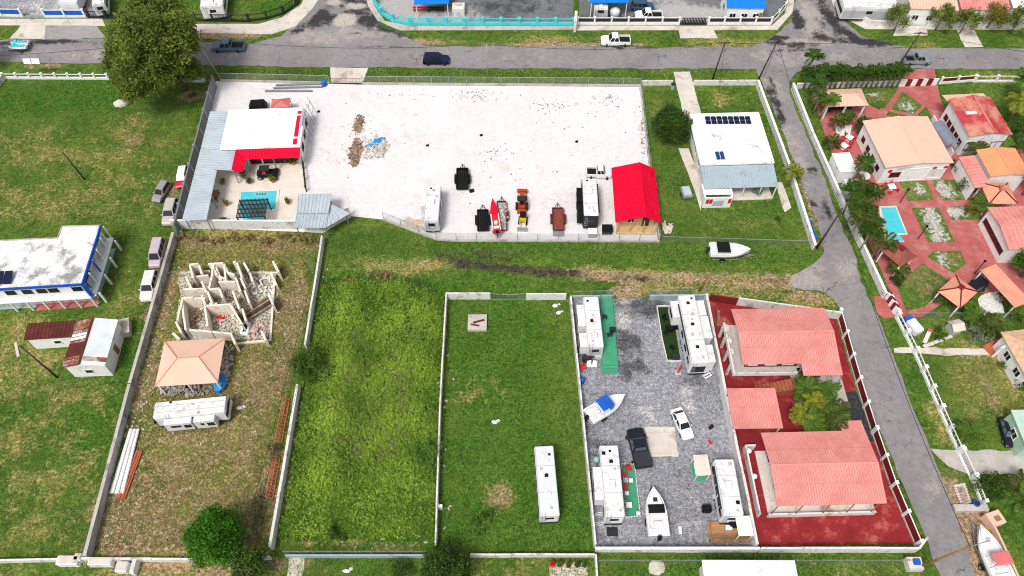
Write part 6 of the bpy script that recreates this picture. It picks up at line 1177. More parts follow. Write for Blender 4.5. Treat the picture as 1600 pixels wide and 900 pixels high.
MB().b2(-L / 2 - 1.5, -L / 2 - 1.3, -W / 2 - .2, W / 2 - .6, 0, 1.3).build('balcony_wall', render_wall, t); MB().b2(-L / 2 - 1.35, -L / 2 - .2, W / 2 - .8, W / 2 - .6, 0, 1.3).build('balcony_wall', render_wall, t)
for x in (-.48, -.25, 0, .22, .45): MB().tube([(x * L - .3, -W / 2 - .15, .95), (x * L, -W / 2 + .15, 3.3)], .07, 5).build('porch_post', wood, t)
for y in (.34, -.02): MB().ball((-L / 2 - 1.2, y * W, 1.4), .35, .35, .3, 8, 5).build('planter', white, t)
for y in (-.2, .05, .28): MB().box(-L / 2 + 1.05, y * W, 1.7, .1, 1.6, 1.7).build('maroon_shutter', maroon if y != .05 else white, t)
for u in (-.25, 0, .25): window(t, 'front', L - 2.2, W - 2.2, u * L, 1.5, 1.4, 1.2)
for i, (x, y, h) in enumerate([(1238, 622, 3.2), (1256, 606, 3.4), (1276, 610, 3.3), (1250, 640, 3.4), (1270, 634, 3.6), (1290, 640, 3.2), (1262, 662, 3.0), (1284, 662, 3.0), (1298, 655, 2.8)]): palm(f"{['far left','far middle','far right','left','central','right','near left','near middle','near right'][i]} palm of the dense clump in the red yard", G(x, y + 14), h, 1.75, 17, 'yellow' if i == 3 else ('olive' if i % 2 else 'bright'), (random.uniform(-.4, .4), random.uniform(-.3, .3)), 'palm clump in the red yard', 2)
t = thing('bench', 'dark wooden bench by the gravel yard wall in the red yard', 'bench', G(1121, 500), 1.4); MB().box(0, 0, .45, 2.6, .45, .07).build('seat', wood, t); MB().box(0, .24, .75, 2.6, .06, .4).build('backrest', wood, t); [MB().box(s * 1.1, 0, .22, .1, .4, .44).build('leg', darksteel, t) for s in (-1, 1)]
# ---------------- resort
t, L, W = bld('gazebo', 'peach-roofed open pavilion near the palm hedge', ((1290, 167.5), (1357.5, 164), (1345, 137.5), (1282.5, 141)), 2.9, 'gazebo'); hip(t, L, W, 2.9, .9, peach, L * .45, peachdk, .5, peachdk); posts4(t, L, W, 2.9, white, .25, .4, [(0, -W / 2 + .4)]); MB().box(0, 0, .75, 4, 1, .08).box(-1.5, 0, .37, .1, .8, .74).box(1.5, 0, .37, .1, .8, .74).build('table', darksteel, t)
o, L, W = bld('tile_hut', 'tiny hut with orange roof behind the peach pavilion', ((1280, 139), (1291, 139), (1290, 130), (1278, 130)), 2.4, 'hut'); walls(o, L - .3, W - .3, 2.4, white); hip(o, L, W, 2.4, .5, coralt, 0)
def resort(name, label, c, z, m, ribm, rise, gy=True, walls_m=None, wi=.6, x0=0, nwin=4):
    t, L, W = bld(name, label, c, z, 'house'); walls(t, L - wi, W - wi, z, walls_m or white)
    (gable_y if gy else gable_x)(t, L, W, z, rise, m, ribm, .7, **({'x0': x0 * L} if gy else {}), gable_m=walls_m or white)
    for i in range(nwin):
        u = -.4 + .8 * (i + .5) / nwin
        for s in ('left', 'right'): window(t, s, L - wi, W - wi, u * W, 1.7, .9, .9, maroon)
    return t, L, W
t, L, W = resort('resort_house', 'largest peach-roofed white house of the resort', ((1385, 261), (1492.5, 255.5), (1449, 182.5), (1346, 188)), 3.9, peach, None, .5, x0=.02)
window(t, 'front', L - .6, W - .6, -.28 * L, 1.8, 1.6, 1.0, maroon); window(t, 'front', L - .6, W - .6, .34 * L, 1.5, 2.6, 2.0, white, render_wall, 'door'); window(t, 'front', L - .6, W - .6, .02 * L, 1.6, 3.6, 2.6, white, white, 'door')
for x in (-.38, .28, .44): MB().tube([(x * L, -W / 2 + .28, 2.7), (x * L, -W / 2 + .24, 2.7)], .35, 10).build('wall_plaque', redstuff, t)
t, L, W = bld('shade_canopy', 'grey-blue barrel shade canopy between two resort houses', ((1478, 228), (1501, 226), (1473, 189), (1455, 196)), 2.6, 'canopy')
for i in range(6):
    a0, a1 = math.pi * i / 6, math.pi * (i + 1) / 6; p = lambda a, y: (-math.cos(a) * L / 2, y, 2.4 + math.sin(a) * .8); slope(t, [p(a0, W / 2), p(a0, -W / 2), p(a1, -W / 2), p(a1, W / 2)], mat('slate_sheet', (.20, .21, .27), .12), None, th=.05, name='roof_panel')
posts4(t, L, W, 2.4, steel, .1, .1)
t, L, W = resort('resort_house', 'white house with weathered dark red roof in the resort', ((1514, 212.5), (1584, 211), (1546, 151), (1483, 155)), 4.4, oldred, None, .6, x0=.05, nwin=5)
MB().b2(-L / 2 - .9, -L / 2 - .75, -W / 2, W / 2, 0, 1.0).build('gallery_rail', white, t); MB().b2(-.34 * L, -.10 * L, .02 * W, .08 * W, 4.75, 4.95).build('roof_vent', white, t)
slope(t, [(L / 2, W / 2 + 1.8, 3.6), (-L / 2, W / 2 + 1.8, 3.6), (-L / 2, W / 2 - .1, 4.0), (L / 2, W / 2 - .1, 4.0)], peach, None, name='rear_roof')
for x in (-.28, .3): window(t, 'front', L - .6, W - .6, x * L, 1.9, 1.9, 1.5, black, white)
MB().tube([(.02 * L, -W / 2 + .28, 2.2), (.02 * L, -W / 2 + .24, 2.2)], .3, 10).build('wall_plaque', terracotta, t)
t, L, W = resort('resort_house', 'house with bright orange roof at the right edge', ((1549, 277.5), (1608, 272), (1588, 231), (1525, 234)), 4.0, orange, None, .4, nwin=3)
slope(t, [(-L / 2 - 2.4, W / 2 - .5, 3.0), (-L / 2 - 2.4, -W / 2 - 1.2, 3.0), (-L / 2 - .05, -W / 2 - 1.2, 3.3), (-L / 2 - .05, W / 2 - .5, 3.3)], pink, pinkrib, .6, name='lean_to_roof'); MB().b2(-L / 2 - 2.3, -L / 2 - 2.1, -W / 2 - 1.0, W / 2 - .6, 0, 2.95).build('lean_to_wall', white, t)
t, L, W = bld('gazebo', 'square coral gazebo with cupola beside the orange-roofed house', ((1545, 318), (1591, 319), (1574, 285), (1532.5, 286)), 2.9, 'gazebo'); hip(t, L, W, 2.9, 1.1, mat('coral_gazebo', (.70, .30, .19), .1), 0, peachdk, .5, maroon); posts4(t, L, W, 2.9, white, .2, .3); MB().box(0, 0, 4.1, .9, .9, .35).build('cupola', oldred, t)
t, L, W = resort('resort_house', 'white house with dusty pink roof at the right edge', ((1578, 388), (1690, 388), (1650, 320), (1540, 324)), 3.6, pink, pinkrib, .6, gy=False, nwin=6)
t, L, W = bld('open_shed', 'long narrow shed with coral roof, right edge', ((1585, 480), (1612, 470), (1553, 413), (1533, 423)), 3.0, 'shed'); slope(t, [(-L / 2, -W / 2, 2.9), (L / 2, -W / 2, 2.9), (L / 2, W / 2, 3.1), (-L / 2, W / 2, 3.1)], coralt, peachdk, .6); posts4(t, L, W, 2.85, white, .15, .2)
for (lb, c, z, m_, cp, rise) in [('coral hip-roofed gazebo with open top beside the lawn bed', ((1501, 476.5), (1531, 457), (1496, 433), (1459, 455)), 2.8, mat('coral_gazebo', None), maroon, 1.0), ('brown shingle gazebo below the resort pool', ((1408, 416), (1434, 400), (1402.5, 377), (1374, 390)), 2.7, brownroof, brownroof, 1.1)]:
    t, L, W = bld('gazebo', lb, c, z, 'gazebo'); hip(t, L, W, z, rise, m_, 0, None, .5, cp); posts4(t, L, W, z, white, .18, .25); MB().box(0, 0, z + rise + .05, .7, .7, .25).build('cupola', maroon, t)
t, L, W = bld('shed', 'white box shed against the resort wall', ((1312.5, 269.5), (1340, 267.5), (1326, 239.5), (1301, 241)), 2.5, 'shed'); walls(t, L, W, 2.5, white); MB().b2(-L / 2 - .1, L / 2 + .1, -W / 2 - .1, W / 2 + .1, 2.5, 2.62).build('roof', flatroof, t); window(t, 'right', L, W, 0, 1.1, .9, 2.0, white, rvgrey, 'door')
t, L, W = bld('shed', 'small open white enclosure under the palms', ((1325, 300), (1347, 298), (1342, 279), (1321, 281)), 1.8, 'shed'); walls(t, L, W, 1.8, white); MB().b2(-L / 2 + .25, L / 2 - .25, -W / 2 + .25, W / 2 - .25, 1.2, 1.4).build('inner_floor', darksteel, t)
t = thing('swimming_pool', 'turquoise pool shaded by palms inside the red paved resort', 'pool', G(1395, 350, .02)); P = lambda pts: [(G(x, y) - t.location).to_2d() for x, y in pts]
MB().prism(P([(1372, 323), (1400, 322), (1418, 367), (1400, 368), (1413, 378), (1384, 380)]), 0, .09).build('coping', cream, t); MB().prism(P([(1376, 325), (1399, 325), (1415, 365), (1385, 366)]), .03, .105).build('water', water, t); MB().prism(P([(1386, 368.5), (1405, 368), (1412, 377), (1388, 377)]), .03, .106).build('paddling_water', water, t)
for i, (x, y) in enumerate(((1325, 219), (1317, 232), (1391, 296))): table_set(['white table with red seats near the white pebble bed', 'white table with red seats by the white box shed', 'white table with red seats between peach house and pool'][i], x, y, rz=random.random(), group='white tables with red seats')
o = MB().tube([(0, 0, .7), (0, 0, .78)], .9, 14).tube([(0, 0, 0), (0, 0, .7)], .12).build('round_table', white, loc=G(1348, 279)); tag(o, 'round white table beside the open enclosure', 'table')
t = thing('planter_bed', 'white pebble bed with low palms on the red paving', 'planter', G(1316, 208)); MB().prism([(G(x, y) - t.location).to_2d() for x, y in ((1305, 198), (1331, 196), (1328, 212), (1307, 213))], 0, .12).build('pebbles', gravelw, t)
t = thing('dark_skip', 'black box beside the peach house wall', 'box', G(1361, 268), .2); MB().box(0, 0, .4, 1.6, .9, .8).build('casing', black, t, bevel=.04); MB().box(0, 0, .84, 1.7, 1.0, .08).build('lid', darksteel, t)
for l, x, y in [('dark lamp post beside the pool, upper', 1406, 317), ('dark lamp post beside the pool, lower', 1434, 374), ('dark lamp post beside the coral gazebo', 1522, 428)]: t = thing('lamp_post', l, 'lamp', G(x, y)); MB().tube([(0, 0, 0), (0, 0, 3)], .06).build('shaft', black, t); MB().ball((0, 0, 3.1), .2, .2, .22).build('lamp_head', black, t)
car('car', 'black vehicle parked beside the coral gazebo', (1511, 456), (1530, 444), paint('black', (.018, .02, .03)), 'suv', L=4.2)
# palms of the resort
for i in range(19):
    x = 1255 + i * 8.1; palm(f"{['first','second','third','fourth','fifth','sixth','seventh','eighth','ninth','tenth','eleventh','twelfth','thirteenth','fourteenth','fifteenth','sixteenth','seventeenth','eighteenth','last'][i]} palm of the front hedge row, counted from the left", G(x, 139 - i * .12 + random.uniform(-1, 1)), random.uniform(3.0, 3.8), 1.9, 14, 'green', (random.uniform(-.3, .3), 0), 'palm hedge along the resort front')
for l, x, y, h, k, fl in [('tall dark palm at the left end of the hedge', 1254, 130, 6.0, 'green', 2.2), ('palm left of the peach pavilion', 1264, 160, 4.2, 'green', 2.0), ('palm beside the peach pavilion wall, middle', 1270, 178, 4.0, 'olive', 2.0), ('palm at the lower left of the peach pavilion', 1280, 186, 4.2, 'bright', 2.0), ('low palm at the white pebble bed, left', 1302, 204, 2.2, 'olive', 1.7), ('low palm at the white pebble bed, right', 1318, 200, 2.0, 'green', 1.7), ('palm in the grass strip below the pebble bed', 1297, 230, 1.2, 'olive', 1.8), ('palm in front of the white box shed', 1326, 288, 5.0, 'green', 2.0), ('drooping yellow palm right of the red-roofed house', 1574, 190, 5.0, 'yellow', 3.2), ('upper leafy palm right of the red-roofed house', 1582, 165, 5.0, 'bright', 3.4), ('low palm under the red-roofed house corner', 1590, 215, 2.0, 'green', 2.6), ('palm between peach house and orange-roofed house', 1512, 250, 2.4, 'olive', 1.9), ('palm right of the square coral gazebo', 1597, 305, 4.0, 'green', 2.6), ('yellowish palm at the white pebble bed near pink house', 1524, 330, 2.2, 'bright', 2.0),
                          ('palm below the brown gazebo', 1398, 432, 1.6, 'olive', 2.0), ('low palm at the fence below the coral gazebo', 1514, 505, 1.6, 'bright', 2.2), ('bright low palm beside the hut in the garden', 1536, 520, 2.4, 'olive', 2.2), ('small palm left of the pebble patch', 1462, 470, 1.6, 'green', 1.6), ('small palm under the long coral shed', 1580, 498, 1.2, 'bright', 1.6), ('small palm beside the white pebble patch', 1562, 472, 1.8, 'olive', 1.7), ('bright green palm on the lawn by the driveway', 1512, 690, 1.6, 'bright', 2.4), ('spiky palm beside the small brick gate', 1588, 790, 1.4, 'bright', 2.8), ('palm at the right end of the dark bush', 1576, 765, 1.4, 'olive', 2.4)]: palm(l, G(x, y), h, fl, 15, k, (random.uniform(-.5, .5), random.uniform(-.3, .3)))
for i, (x, y, h) in enumerate([(1336, 300, 5), (1350, 292, 4.6), (1340, 318, 5.2), (1352, 320, 5), (1368, 303, 4.6), (1346, 340, 5), (1358, 345, 4.8), (1384, 376, 4.2), (1362, 362, 4.4), (1348, 305, 4), (1355, 332, 4.2)]): palm(f"{['top left','top middle','upper left','central','upper right','lower left','lower middle','lowest right','lowest left','inner upper','inner lower'][i]} palm of the tall grove left of the resort pool", G(x, y, h) * Vector((1, 1, 0)), h, 2.1, 16, ['green', 'olive'][i % 2], (random.uniform(-.3, .3), random.uniform(-.2, .2)), 'palm grove by the resort pool')
tree('garden_tree', 'dense green tree between pink house and coral shed', G(1595, 432), (.2, 0, 3.0), (2.6, 2.4, 2.2), brightleaf, 70, 80, .8, .2, .2); tree('garden_tree', 'dark green shrubby tree left of the peach house', G(1345, 206), (0, 0, 1.5), (1.3, 1.6, 1.3), darkleaf, 30, 60, .6, .15, .1)
for l, x, y, r, m_ in [('dark hedge shrub at the wall corner', 1290, 155, 1.0, darkleaf), ('dark bush beside the lowest path bed', 1398, 444, 1.0, darkleaf), ('yellow shrub in the bed near the pink house', 1512, 333, 1.1, yellowleaf), ('dark green shrub in the upper right bed', 1500, 300, 1.6, darkleaf), ('green bush by the peach house corner', 1494, 268, 1.5, darkleaf), ('grey-green round shrub in the garden', 1514, 526, 1.3, greyleaf), ('smaller grey-green shrub in the garden', 1535, 534, 1.0, greyleaf), ('green shrub under the coral gazebo', 1484, 482, 1.3, darkleaf), ('lime shrub beside the stone path', 1466, 524, 1.0, limeleaf), ('bush left of the beige house', 1573, 572, 1.2, limeleaf), ('dark bed shrub along the beige house', 1590, 600, 1.6, darkleaf), ('green bush right of the red-roofed house', 1592, 240, 1.8, darkleaf), ('bush under the gazebo lowest corner', 1506, 490, 1.2, brightleaf)]: shrub(l, G(x, y), (r, r, r * .8), m_, 500, .14)
# garden below resort
t, L, W = bld('house', 'beige-tiled house corner with white arched porch, right edge', ((1612, 592), (1690, 580), (1660, 508), (1557, 519)), 3.4, 'house'); walls(t, L - .8, W - .8, 3.4, white); hip(t, L, W, 3.4, 1.1, mat('beige_tile', (.60, .38, .24), .2, 2), L * .3, None, .5, peachdk); [window(t, 'left', L - .8, W - .8, u * W, 1.8, 1.1, 1.2) for u in (-.25, .1)]
t2 = thing('porch', 'white arched porch frame before the beige house', 'porch', G(1562, 552), .45); MB().box(-1.3, 0, 1.2, .25, .3, 2.4).box(1.3, 0, 1.2, .25, .3, 2.4).box(0, 0, 2.5, 2.9, .3, .3).build('arch', white, t2, bevel=.04); MB().b2(-1.4, 1.4, -.2, 1.8, .02, .2).build('porch_floor', terracotta, t2)
t, L, W = bld('house', 'pale green house corner beside the black car', ((1600, 700), (1680, 700), (1660, 632), (1586, 650)), 3.0, 'house'); walls(t, L - .4, W - .4, 3.0, mat('mint_wall', (.42, .58, .46), .08)); MB().b2(-L / 2, L / 2, -W / 2, W / 2, 3.0, 3.15).build('roof', mat('mint_roof', (.45, .6, .5), .1), t); window(t, 'left', L - .4, W - .4, 0, 1.6, 1.2, 1.1)
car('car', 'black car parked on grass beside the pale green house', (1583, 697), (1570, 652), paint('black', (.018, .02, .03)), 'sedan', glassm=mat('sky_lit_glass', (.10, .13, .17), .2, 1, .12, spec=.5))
t = thing('water_tank', 'white tank with blue cap inside the garden fence', 'tank', G(1424, 514), .4); MB().b2(-.7, .7, -1.2, 1.0, .1, 1.3).build('tank_body', fiber, t, bevel=.15); MB().b2(-.6, .6, .6, 1.5, .1, 1.2).build('blue_cap', blue, t, bevel=.1)
t = thing('garden_ornament', 'white leaning post with brick top in the garden', 'ornament', G(1447, 528), -.6); MB().box(0, 0, .2, .5, 2.0, .4).build('shaft', white, t, bevel=.04); MB().box(0, 1.1, .3, .6, .5, .5).build('cap', terracotta, t)
t = thing('hut', 'small grey doghouse hut among the shrubs', 'hut', G(1488, 516), .2); MB().box(0, 0, .6, 1.5, 1.4, 1.2).build('hut_wall', rvgrey, t); slope(t, [(-.9, -.9, 1.2), (.9, -.9, 1.2), (.9, 0, 1.7), (-.9, 0, 1.7)], conc_lt); slope(t, [(.9, .9, 1.2), (-.9, .9, 1.2), (-.9, 0, 1.7), (.9, 0, 1.7)], conc_lt)
chain_fence('wire fence between the resort and the garden', [(1412, 498), (1500, 498), (1640, 500)], 1.5, 4)
t = thing('rockery', 'curved edging of pale stones beside the stone path', 'stones', G(1460, 538))
for i in range(16): p = G(1445 + i * 2.6, 541 - i * .95) - t.location; MB().ball(p + Vector((0, 0, .15)), .32, .28, .22, 7, 4, .2).build('stone', stone_m, t)
o = sheet('white_pebble_patch', [(1532, 460), (1560, 455), (1570, 490), (1530, 496)], .04, gravelw, 0, 1, .2)
shrub('large dark bush at the driveway gate', G(1540, 766), (2.2, 1.6, 1.4), darkleaf, 1600, .16)
t = thing('barrel', 'blue drum beside the white railing', 'barrel', G(1521, 790)); MB().tube([(0, 0, 0), (0, 0, .9)], .4, 12).build('drum', blue, t); MB().tube([(0, 0, .9), (0, 0, .94)], .3, 10).build('lid', darksteel, t)
t = thing('planter_bed', 'brick-edged flower bed at the roadside', 'planter', G(1507, 772)); PP = [(G(x, y) - t.location) for x, y in ((1491, 760), (1506, 757), (1515, 785), (1502, 789))]; MB().prism([(p.x, p.y) for p in PP], 0, .08).build('soil', mat('soil_pebbles', (.35, .27, .22), .5, 3, .9, bump=.5), t)
for a, b in zip(PP, PP[1:] + PP[:1]):
    for i in range(7): p = a.lerp(b, i / 7); MB().ball(p + Vector((0, 0, .12)), .2, .17, .14, 6, 4, .2).build('stone', conc_lt, t)
t = thing('brick_gatepost', 'peach brick gate post at the bottom right garden', 'gatepost', G(1547, 815), .3); MB().box(0, 0, .7, 1.8, 1.6, 1.4).build('pier', peach, t, bevel=.05); MB().box(.1, -.1, 1.42, .7, .6, .1).build('opening', wood, t)
wall('low peach wall behind the roadside boat', [(1536, 800), (1560, 850), (1590, 915)], .9, .25, peach); wall('low concrete wall across the bottom right verge', [(1489, 796), (1538, 796)], .7, .8, concrete)
boat('boat', 'white boat with pink canopy on the roadside, bottom right', (1529, 822), (1570, 910), 2.7, fiber, canopy=(-.26, -.04, mat('pink_canvas', (.62, .16, .17), .08)), hatch=rvgrey, z=.7)
boat_trailer('pale boat trailer under the pink-canopied boat', (1529, 822), (1570, 910), 2.7, .68)
t = thing('junk_stand', 'white stand with blue bin at the wall corner by the street light', 'stand', G(1424, 884)); MB().box(0, 0, .55, 1.6, 1.4, 1.1).build('stand_body', conc_lt, t); MB().box(.1, .1, 1.25, .7, .6, .4).build('blue_bin', blue, t)
# ---------------- ruin lot
t = thing('ruined_house', 'roofless ruined house of bare plaster room walls', 'ruin', G(355, 480)); Z = 2.5
def rz_(x, y): return (200 + x / 3.6, 370 + y / 3.6)
for (x1, y1, x2, y2, h) in [(345, 155, 395, 150, 2.5), (345, 155, 365, 230, 2.5), (395, 190, 460, 190, .9), (450, 150, 535, 145, 2.5), (535, 145, 560, 200, 2.2), (590, 142, 606, 140, 2.5), (612, 146, 640, 228, 2.5), (650, 145, 680, 195, 2.4), (812, 132, 845, 190, 2.5), (325, 225, 355, 290, 2.5), (312, 296, 430, 292, 2.5), (412, 250, 440, 310, 2.5), (455, 290, 510, 285, 2.5), (510, 285, 530, 340, 2.3), (446, 305, 472, 375, 2.5), (508, 250, 600, 250, 2.3), (602, 225, 630, 305, 2.5), (586, 300, 622, 400, 2.5), (300, 345, 430, 340, 2.5), (302, 345, 278, 470, 2.5), (412, 325, 432, 380, 2.4), (428, 385, 446, 500, 2.4), (440, 385, 578, 378, 2.5), (574, 378, 640, 490, 2.3), (320, 515, 470, 535, 1.9), (470, 530, 580, 545, 1.9), (268, 478, 300, 540, 2.4), (575, 540, 600, 600, 2.3), (250, 540, 290, 575, 2.2), (482, 155, 455, 290, 2.4), (680, 200, 840, 200, .5), (790, 325, 815, 380, 2.2), (825, 210, 800, 580, .35), (600, 600, 800, 580, .35), (750, 530, 775, 580, 1.8), (480, 205, 540, 235, 2.0), (300, 350, 322, 520, 2.3), (360, 225, 450, 215, 2.0), (560, 200, 600, 215, 2.2), (632, 230, 660, 290, 2.2), (455, 375, 500, 372, 2.2), (640, 400, 660, 470, 2.0), (540, 150, 548, 250, 2.2), (395, 150, 412, 205, 2.4), (470, 160, 500, 215, 2.3), (486, 150, 520, 240, 2.1), (655, 300, 680, 370, 2.0), (685, 205, 700, 250, 2.0), (800, 200, 835, 270, 1.4)]:
    a, b = G(*rz_(x1, y1), h), G(*rz_(x2, y2), h); d = b - a; c = (a + b) / 2 - t.location
    jag = MB(); n = max(1, int(d.length / 1.3))
    for i in range(n): hh = h * random.uniform(.9, 1.02); jag.box(-d.length / 2 + d.length * (i + .5) / n, 0, hh / 2, d.length / n + .005, .27, hh)
    jag.build('wall_panel', ruin, t, loc=(c.x, c.y, .02), rz=math.atan2(d.y, d.x))
for k, (x, y, rx, ry, n, mm, lb) in enumerate([(375, 450, .9, 1.6, 60, debris_m, 'timber debris in the near left room of the ruin'), (525, 470, 1.6, 1.0, 60, rubble_m, 'rubble in the near middle room of the ruin'), (560, 320, 1.2, 1.6, 60, rubble_m, 'rubble in the middle room of the ruin'), (740, 260, 2.6, 2.4, 70, mat('white_rubble', (.74, .72, .70), .2), 'white rubble over the right half of the ruin'), (730, 520, 2.0, 1.6, 80, mat('reddish_rubble', (.55, .40, .36), .5), 'reddish rubble at the near right corner of the ruin'), (410, 240, 1.3, 1.2, 50, debris_m, 'timber debris in the far left room of the ruin'), (540, 200, 1.2, 1, 40, rubble_m, 'rubble in the far middle room of the ruin')]):
    px, py = rz_(x, y); heap('rubble_heap', lb, px, py + 3, rx, ry, n, mm, .6, 'rubble', (.15, 1.0))
for i in range(4):
    a, b = G(*rz_(625 + i * 14, 455 + i * 10)), G(*rz_(790 + i * 12, 345 + i * 14)); d = b - a; o = MB().box(0, 0, .3 + .08 * i, d.length, .3, .12).build('timber_beam', [wood, debris_m, polewood, debris_m][i], loc=(a + b) / 2, rz=math.atan2(d.y, d.x)); tag(o, ['topmost', 'second', 'third', 'lowest'][i] + ' long timber beam lying across the right half of the ruin', 'beam', 'timber beams in the ruin')
o = heap('red_clutter', 'red clothes and plastic heaped in a ruin room', *rz_(525, 468), .9, .7, 24, redstuff, .6, 'clutter', (.2, .6))
t = thing('bathtub', 'white tub frame with dark hole near the ruin corner', 'bathtub', G(*rz_(665, 525))); MB().b2(-.55, .55, -1.0, 1.0, 0, .6).build('tub', white, t, bevel=.08); MB().b2(-.25, .25, -.6, .6, .6, .62).build('basin', black, t)
t, L, W = bld('pavilion', 'peach hip-roofed pavilion full of junk in the ruin lot', ((242, 604), (340, 598), (352, 528), (257, 534)), 2.8, 'pavilion'); hip(t, L, W, 2.8, 1.1, peach, L * .34, None, .4, peachdk); posts4(t, L, W, 2.8, white, .2, .3, [(0, -W / 2 + .3)])
heap('junk_heap', 'mixed junk spilling from under the peach pavilion', 290, 608, 3.6, 1.0, 130, mat('mixed_junk', (.35, .33, .31), .8, 2), .9, 'junk', (.2, .9)); heap('junk_heap', 'pale rubble along the right side of the pavilion', 351, 575, .9, 3.4, 120, rubble_m, .5, 'rubble', (.15, .7))
o = MB().ball((0, 0, .5), .8, 1.3, .6, 9, 6, .2).build('tarpaulin', shade_m, loc=G(346, 602)); tag(o, 'blue tarpaulin bundle at the pavilion corner', 'tarpaulin')
o = MB(); [o.tube([(x, 0, 0), (x, 0, 2.2)], .04, 5) for x in (-.8, 0, .8)]; [o.tube([(-.8, 0, z), (.8, 0, z)], .04, 5) for z in (.6, 1.2, 1.8)]; o = o.build('steel_rack', darksteel, loc=G(357, 552), rz=1.1); tag(o, 'dark wire rack beside the pavilion roof', 'rack')
t = rv('camper', 'stripped white trailer below the peach pavilion', ((238, 651), (356, 645), (349, 620), (243, 627)), 3.0, hitch=False, ac=(), vents=(), wheels=False, endm=fiber, slides=())
for s, x0, x1 in ((1, -.36, .02), (1, .05, .34)): L_ = t.children[0].dimensions.x; W_ = t.children[0].dimensions.y; o = MB().b2(x0 * L_, x1 * L_, -W_ / 2 - .8, -W_ / 2 + .1, .6, 2.5).build('slide_out', fiber, t, bevel=.04); MB().b2((x0 + .08) * L_, (x1 - .16) * L_, -W_ / 2 - .83, -W_ / 2 - .8, 1.5, 2.0).build('slide_window', glass, o); MB().b2((x1 - .12) * L_, (x1 - .02) * L_, -W_ / 2 - .83, -W_ / 2 - .8, 1.2, 2.0).build('slide_window', glass, o)
t = thing('pipe_stack', 'stack of white plastic pipes beside the grey wall', 'pipes', G(200, 720))
for i in range(9): a, b = G(204 + i * 1.8, 672) - t.location, G(173 + i * 2.6, 772) - t.location; MB().tube([a + Vector((0, 0, .15 + .1 * (i % 3))), b + Vector((0, 0, .15 + .1 * (i % 3)))], .13, 6).build('pipe', white, t)
t = thing('pipe_stack', 'stack of rust-orange steel bars beside the white pipes', 'bars', G(205, 745))
for i in range(8): a, b = G(214 + i * 1.3, 705) - t.location, G(184 + i * 1.7, 780) - t.location; MB().tube([a + Vector((0, 0, .15 + .06 * (i % 3))), b + Vector((0, 0, .15 + .06 * (i % 3)))], .08, 5).build('bar', terracotta, t)
for k, (a, b, l) in enumerate([((453, 626), (441, 692), 'upper red steel rack leaning on the lot wall'), ((438, 716), (427, 780), 'lower red steel rack leaning on the lot wall')]):
    A, B = G(*a), G(*b); t = thing('steel_rack', l, 'rack', A, 0, 'red steel racks'); d = B - A
    for s in range(3): MB().tube([Vector((-.35 * s, 0, .3 + .25 * s)), d + Vector((-.35 * s, 0, .3 + .25 * s))], .06, 5).build('rail', terracotta, t)
    for i in range(14): p = d * (i / 13); MB().tube([p + Vector((0, 0, .3)), p + Vector((-.7, 0, .8))], .05, 4).build('rung', terracotta, t)
tree('garden_tree', 'bright green round tree at the bottom of the ruin lot', G(352, 858), (0, 0, 3.9), (3.0, 3.0, 2.9), brightleaf, 150, 120, .85, .17, .2, shell=.7); tree('garden_tree', 'looser pale green tree beside the bright round tree', G(400, 892), (0, 0, 2.5), (2.1, 2.0, 1.8), limeleaf, 60, 70, .8, .17, .12, shell=.4)
tree('round_tree', 'dark glossy round tree at the bottom centre', G(695, 902), (0, 0, 2.7), (2.4, 2.4, 2.2), darkleaf, 120, 100, .75, .17, .16, shell=.7); shrub('loose dark shrub left of the dark round tree', G(628, 892), (1.3, 1.0, 1.0), darkleaf, 700, .13)
tree('wild_tree', 'loose green tree growing over the broken lot wall', G(484, 580), (0, 0, 2.0), (2.5, 2.5, 1.9), leaf_mat('mid_leaf', (.02, .07, .006), (.16, .27, .04), .35), 60, 70, .9, .16, .12, shell=.35); shrub('broad wild bush against the thin white wall', G(663, 712), (2.4, 2.0, 1.4), leaf_mat('lush_weed2', (.03, .11, .008), (.20, .36, .05), .3), 1500, .14, name='wild_bush')
shrub('small dark shrub at the lower edge of overgrown lot', G(526, 840), (1.1, .9, .9), darkleaf, 500, .13); shrub('bare brown bush between the red steel racks', G(430, 704), (1.0, 1.3, .8), mat('bare_twig', (.12, .08, .06), .4), 500, .10); shrub('weedy bush mound in the lawn lot', G(752, 815), (1.8, 1.4, .5), limeleaf, 800, .12)
for i in range(9): shrub(f"{['first','second','third','fourth','fifth','sixth','seventh','eighth','ninth'][i]} straw-coloured weed clump from the left under the pool wall", G(286 + i * 26, 372 + (i % 3) * 4), (1.5, .7, .6), drystem, 350, .15, 'straw clumps under the pool wall', 'weed_clump', 'weeds')
# ---------------- bottom strip
wall('cracked white wall at the bottom of the ruin lot', [(128, 876), (300, 877), (425, 873)], 1.0, .25, render_wall); wall('pale wall continuing to the left bottom corner', [(-40, 880), (128, 876)], 1.0, .22, render_wall)
wall('thin pale blue wall at the bottom of the overgrown lot', [(448, 871), (672, 871)], 1.0, .18, bluegalv); wall('white wall at the bottom of the lawn lot', [(735, 870), (928, 870)], 1.1, .2, render_wall); wall('short white wall going down from the lawn lot corner', [(930, 870), (933, 920)], 1.1, .2, render_wall)
chain_fence('wire fence below the gravel and red yards', [(935, 880), (1415, 880)], 1.3, 3.4); chain_fence('wire fence along the bottom of the overgrown lot', [(448, 868), (672, 868)], 1.8, 3)
t, L, W = bld('building', 'white-roofed building cut by the bottom edge', ((1100, 935), (1256, 935), (1239, 874), (1101, 876)), 3.0, 'building'); walls(t, L - .5, W - .5, 2.9, render_wall); MB().b2(-L / 2, L / 2, -W / 2, W / 2, 2.85, 3.0).build('roof', flatroof, t, bevel=.03)
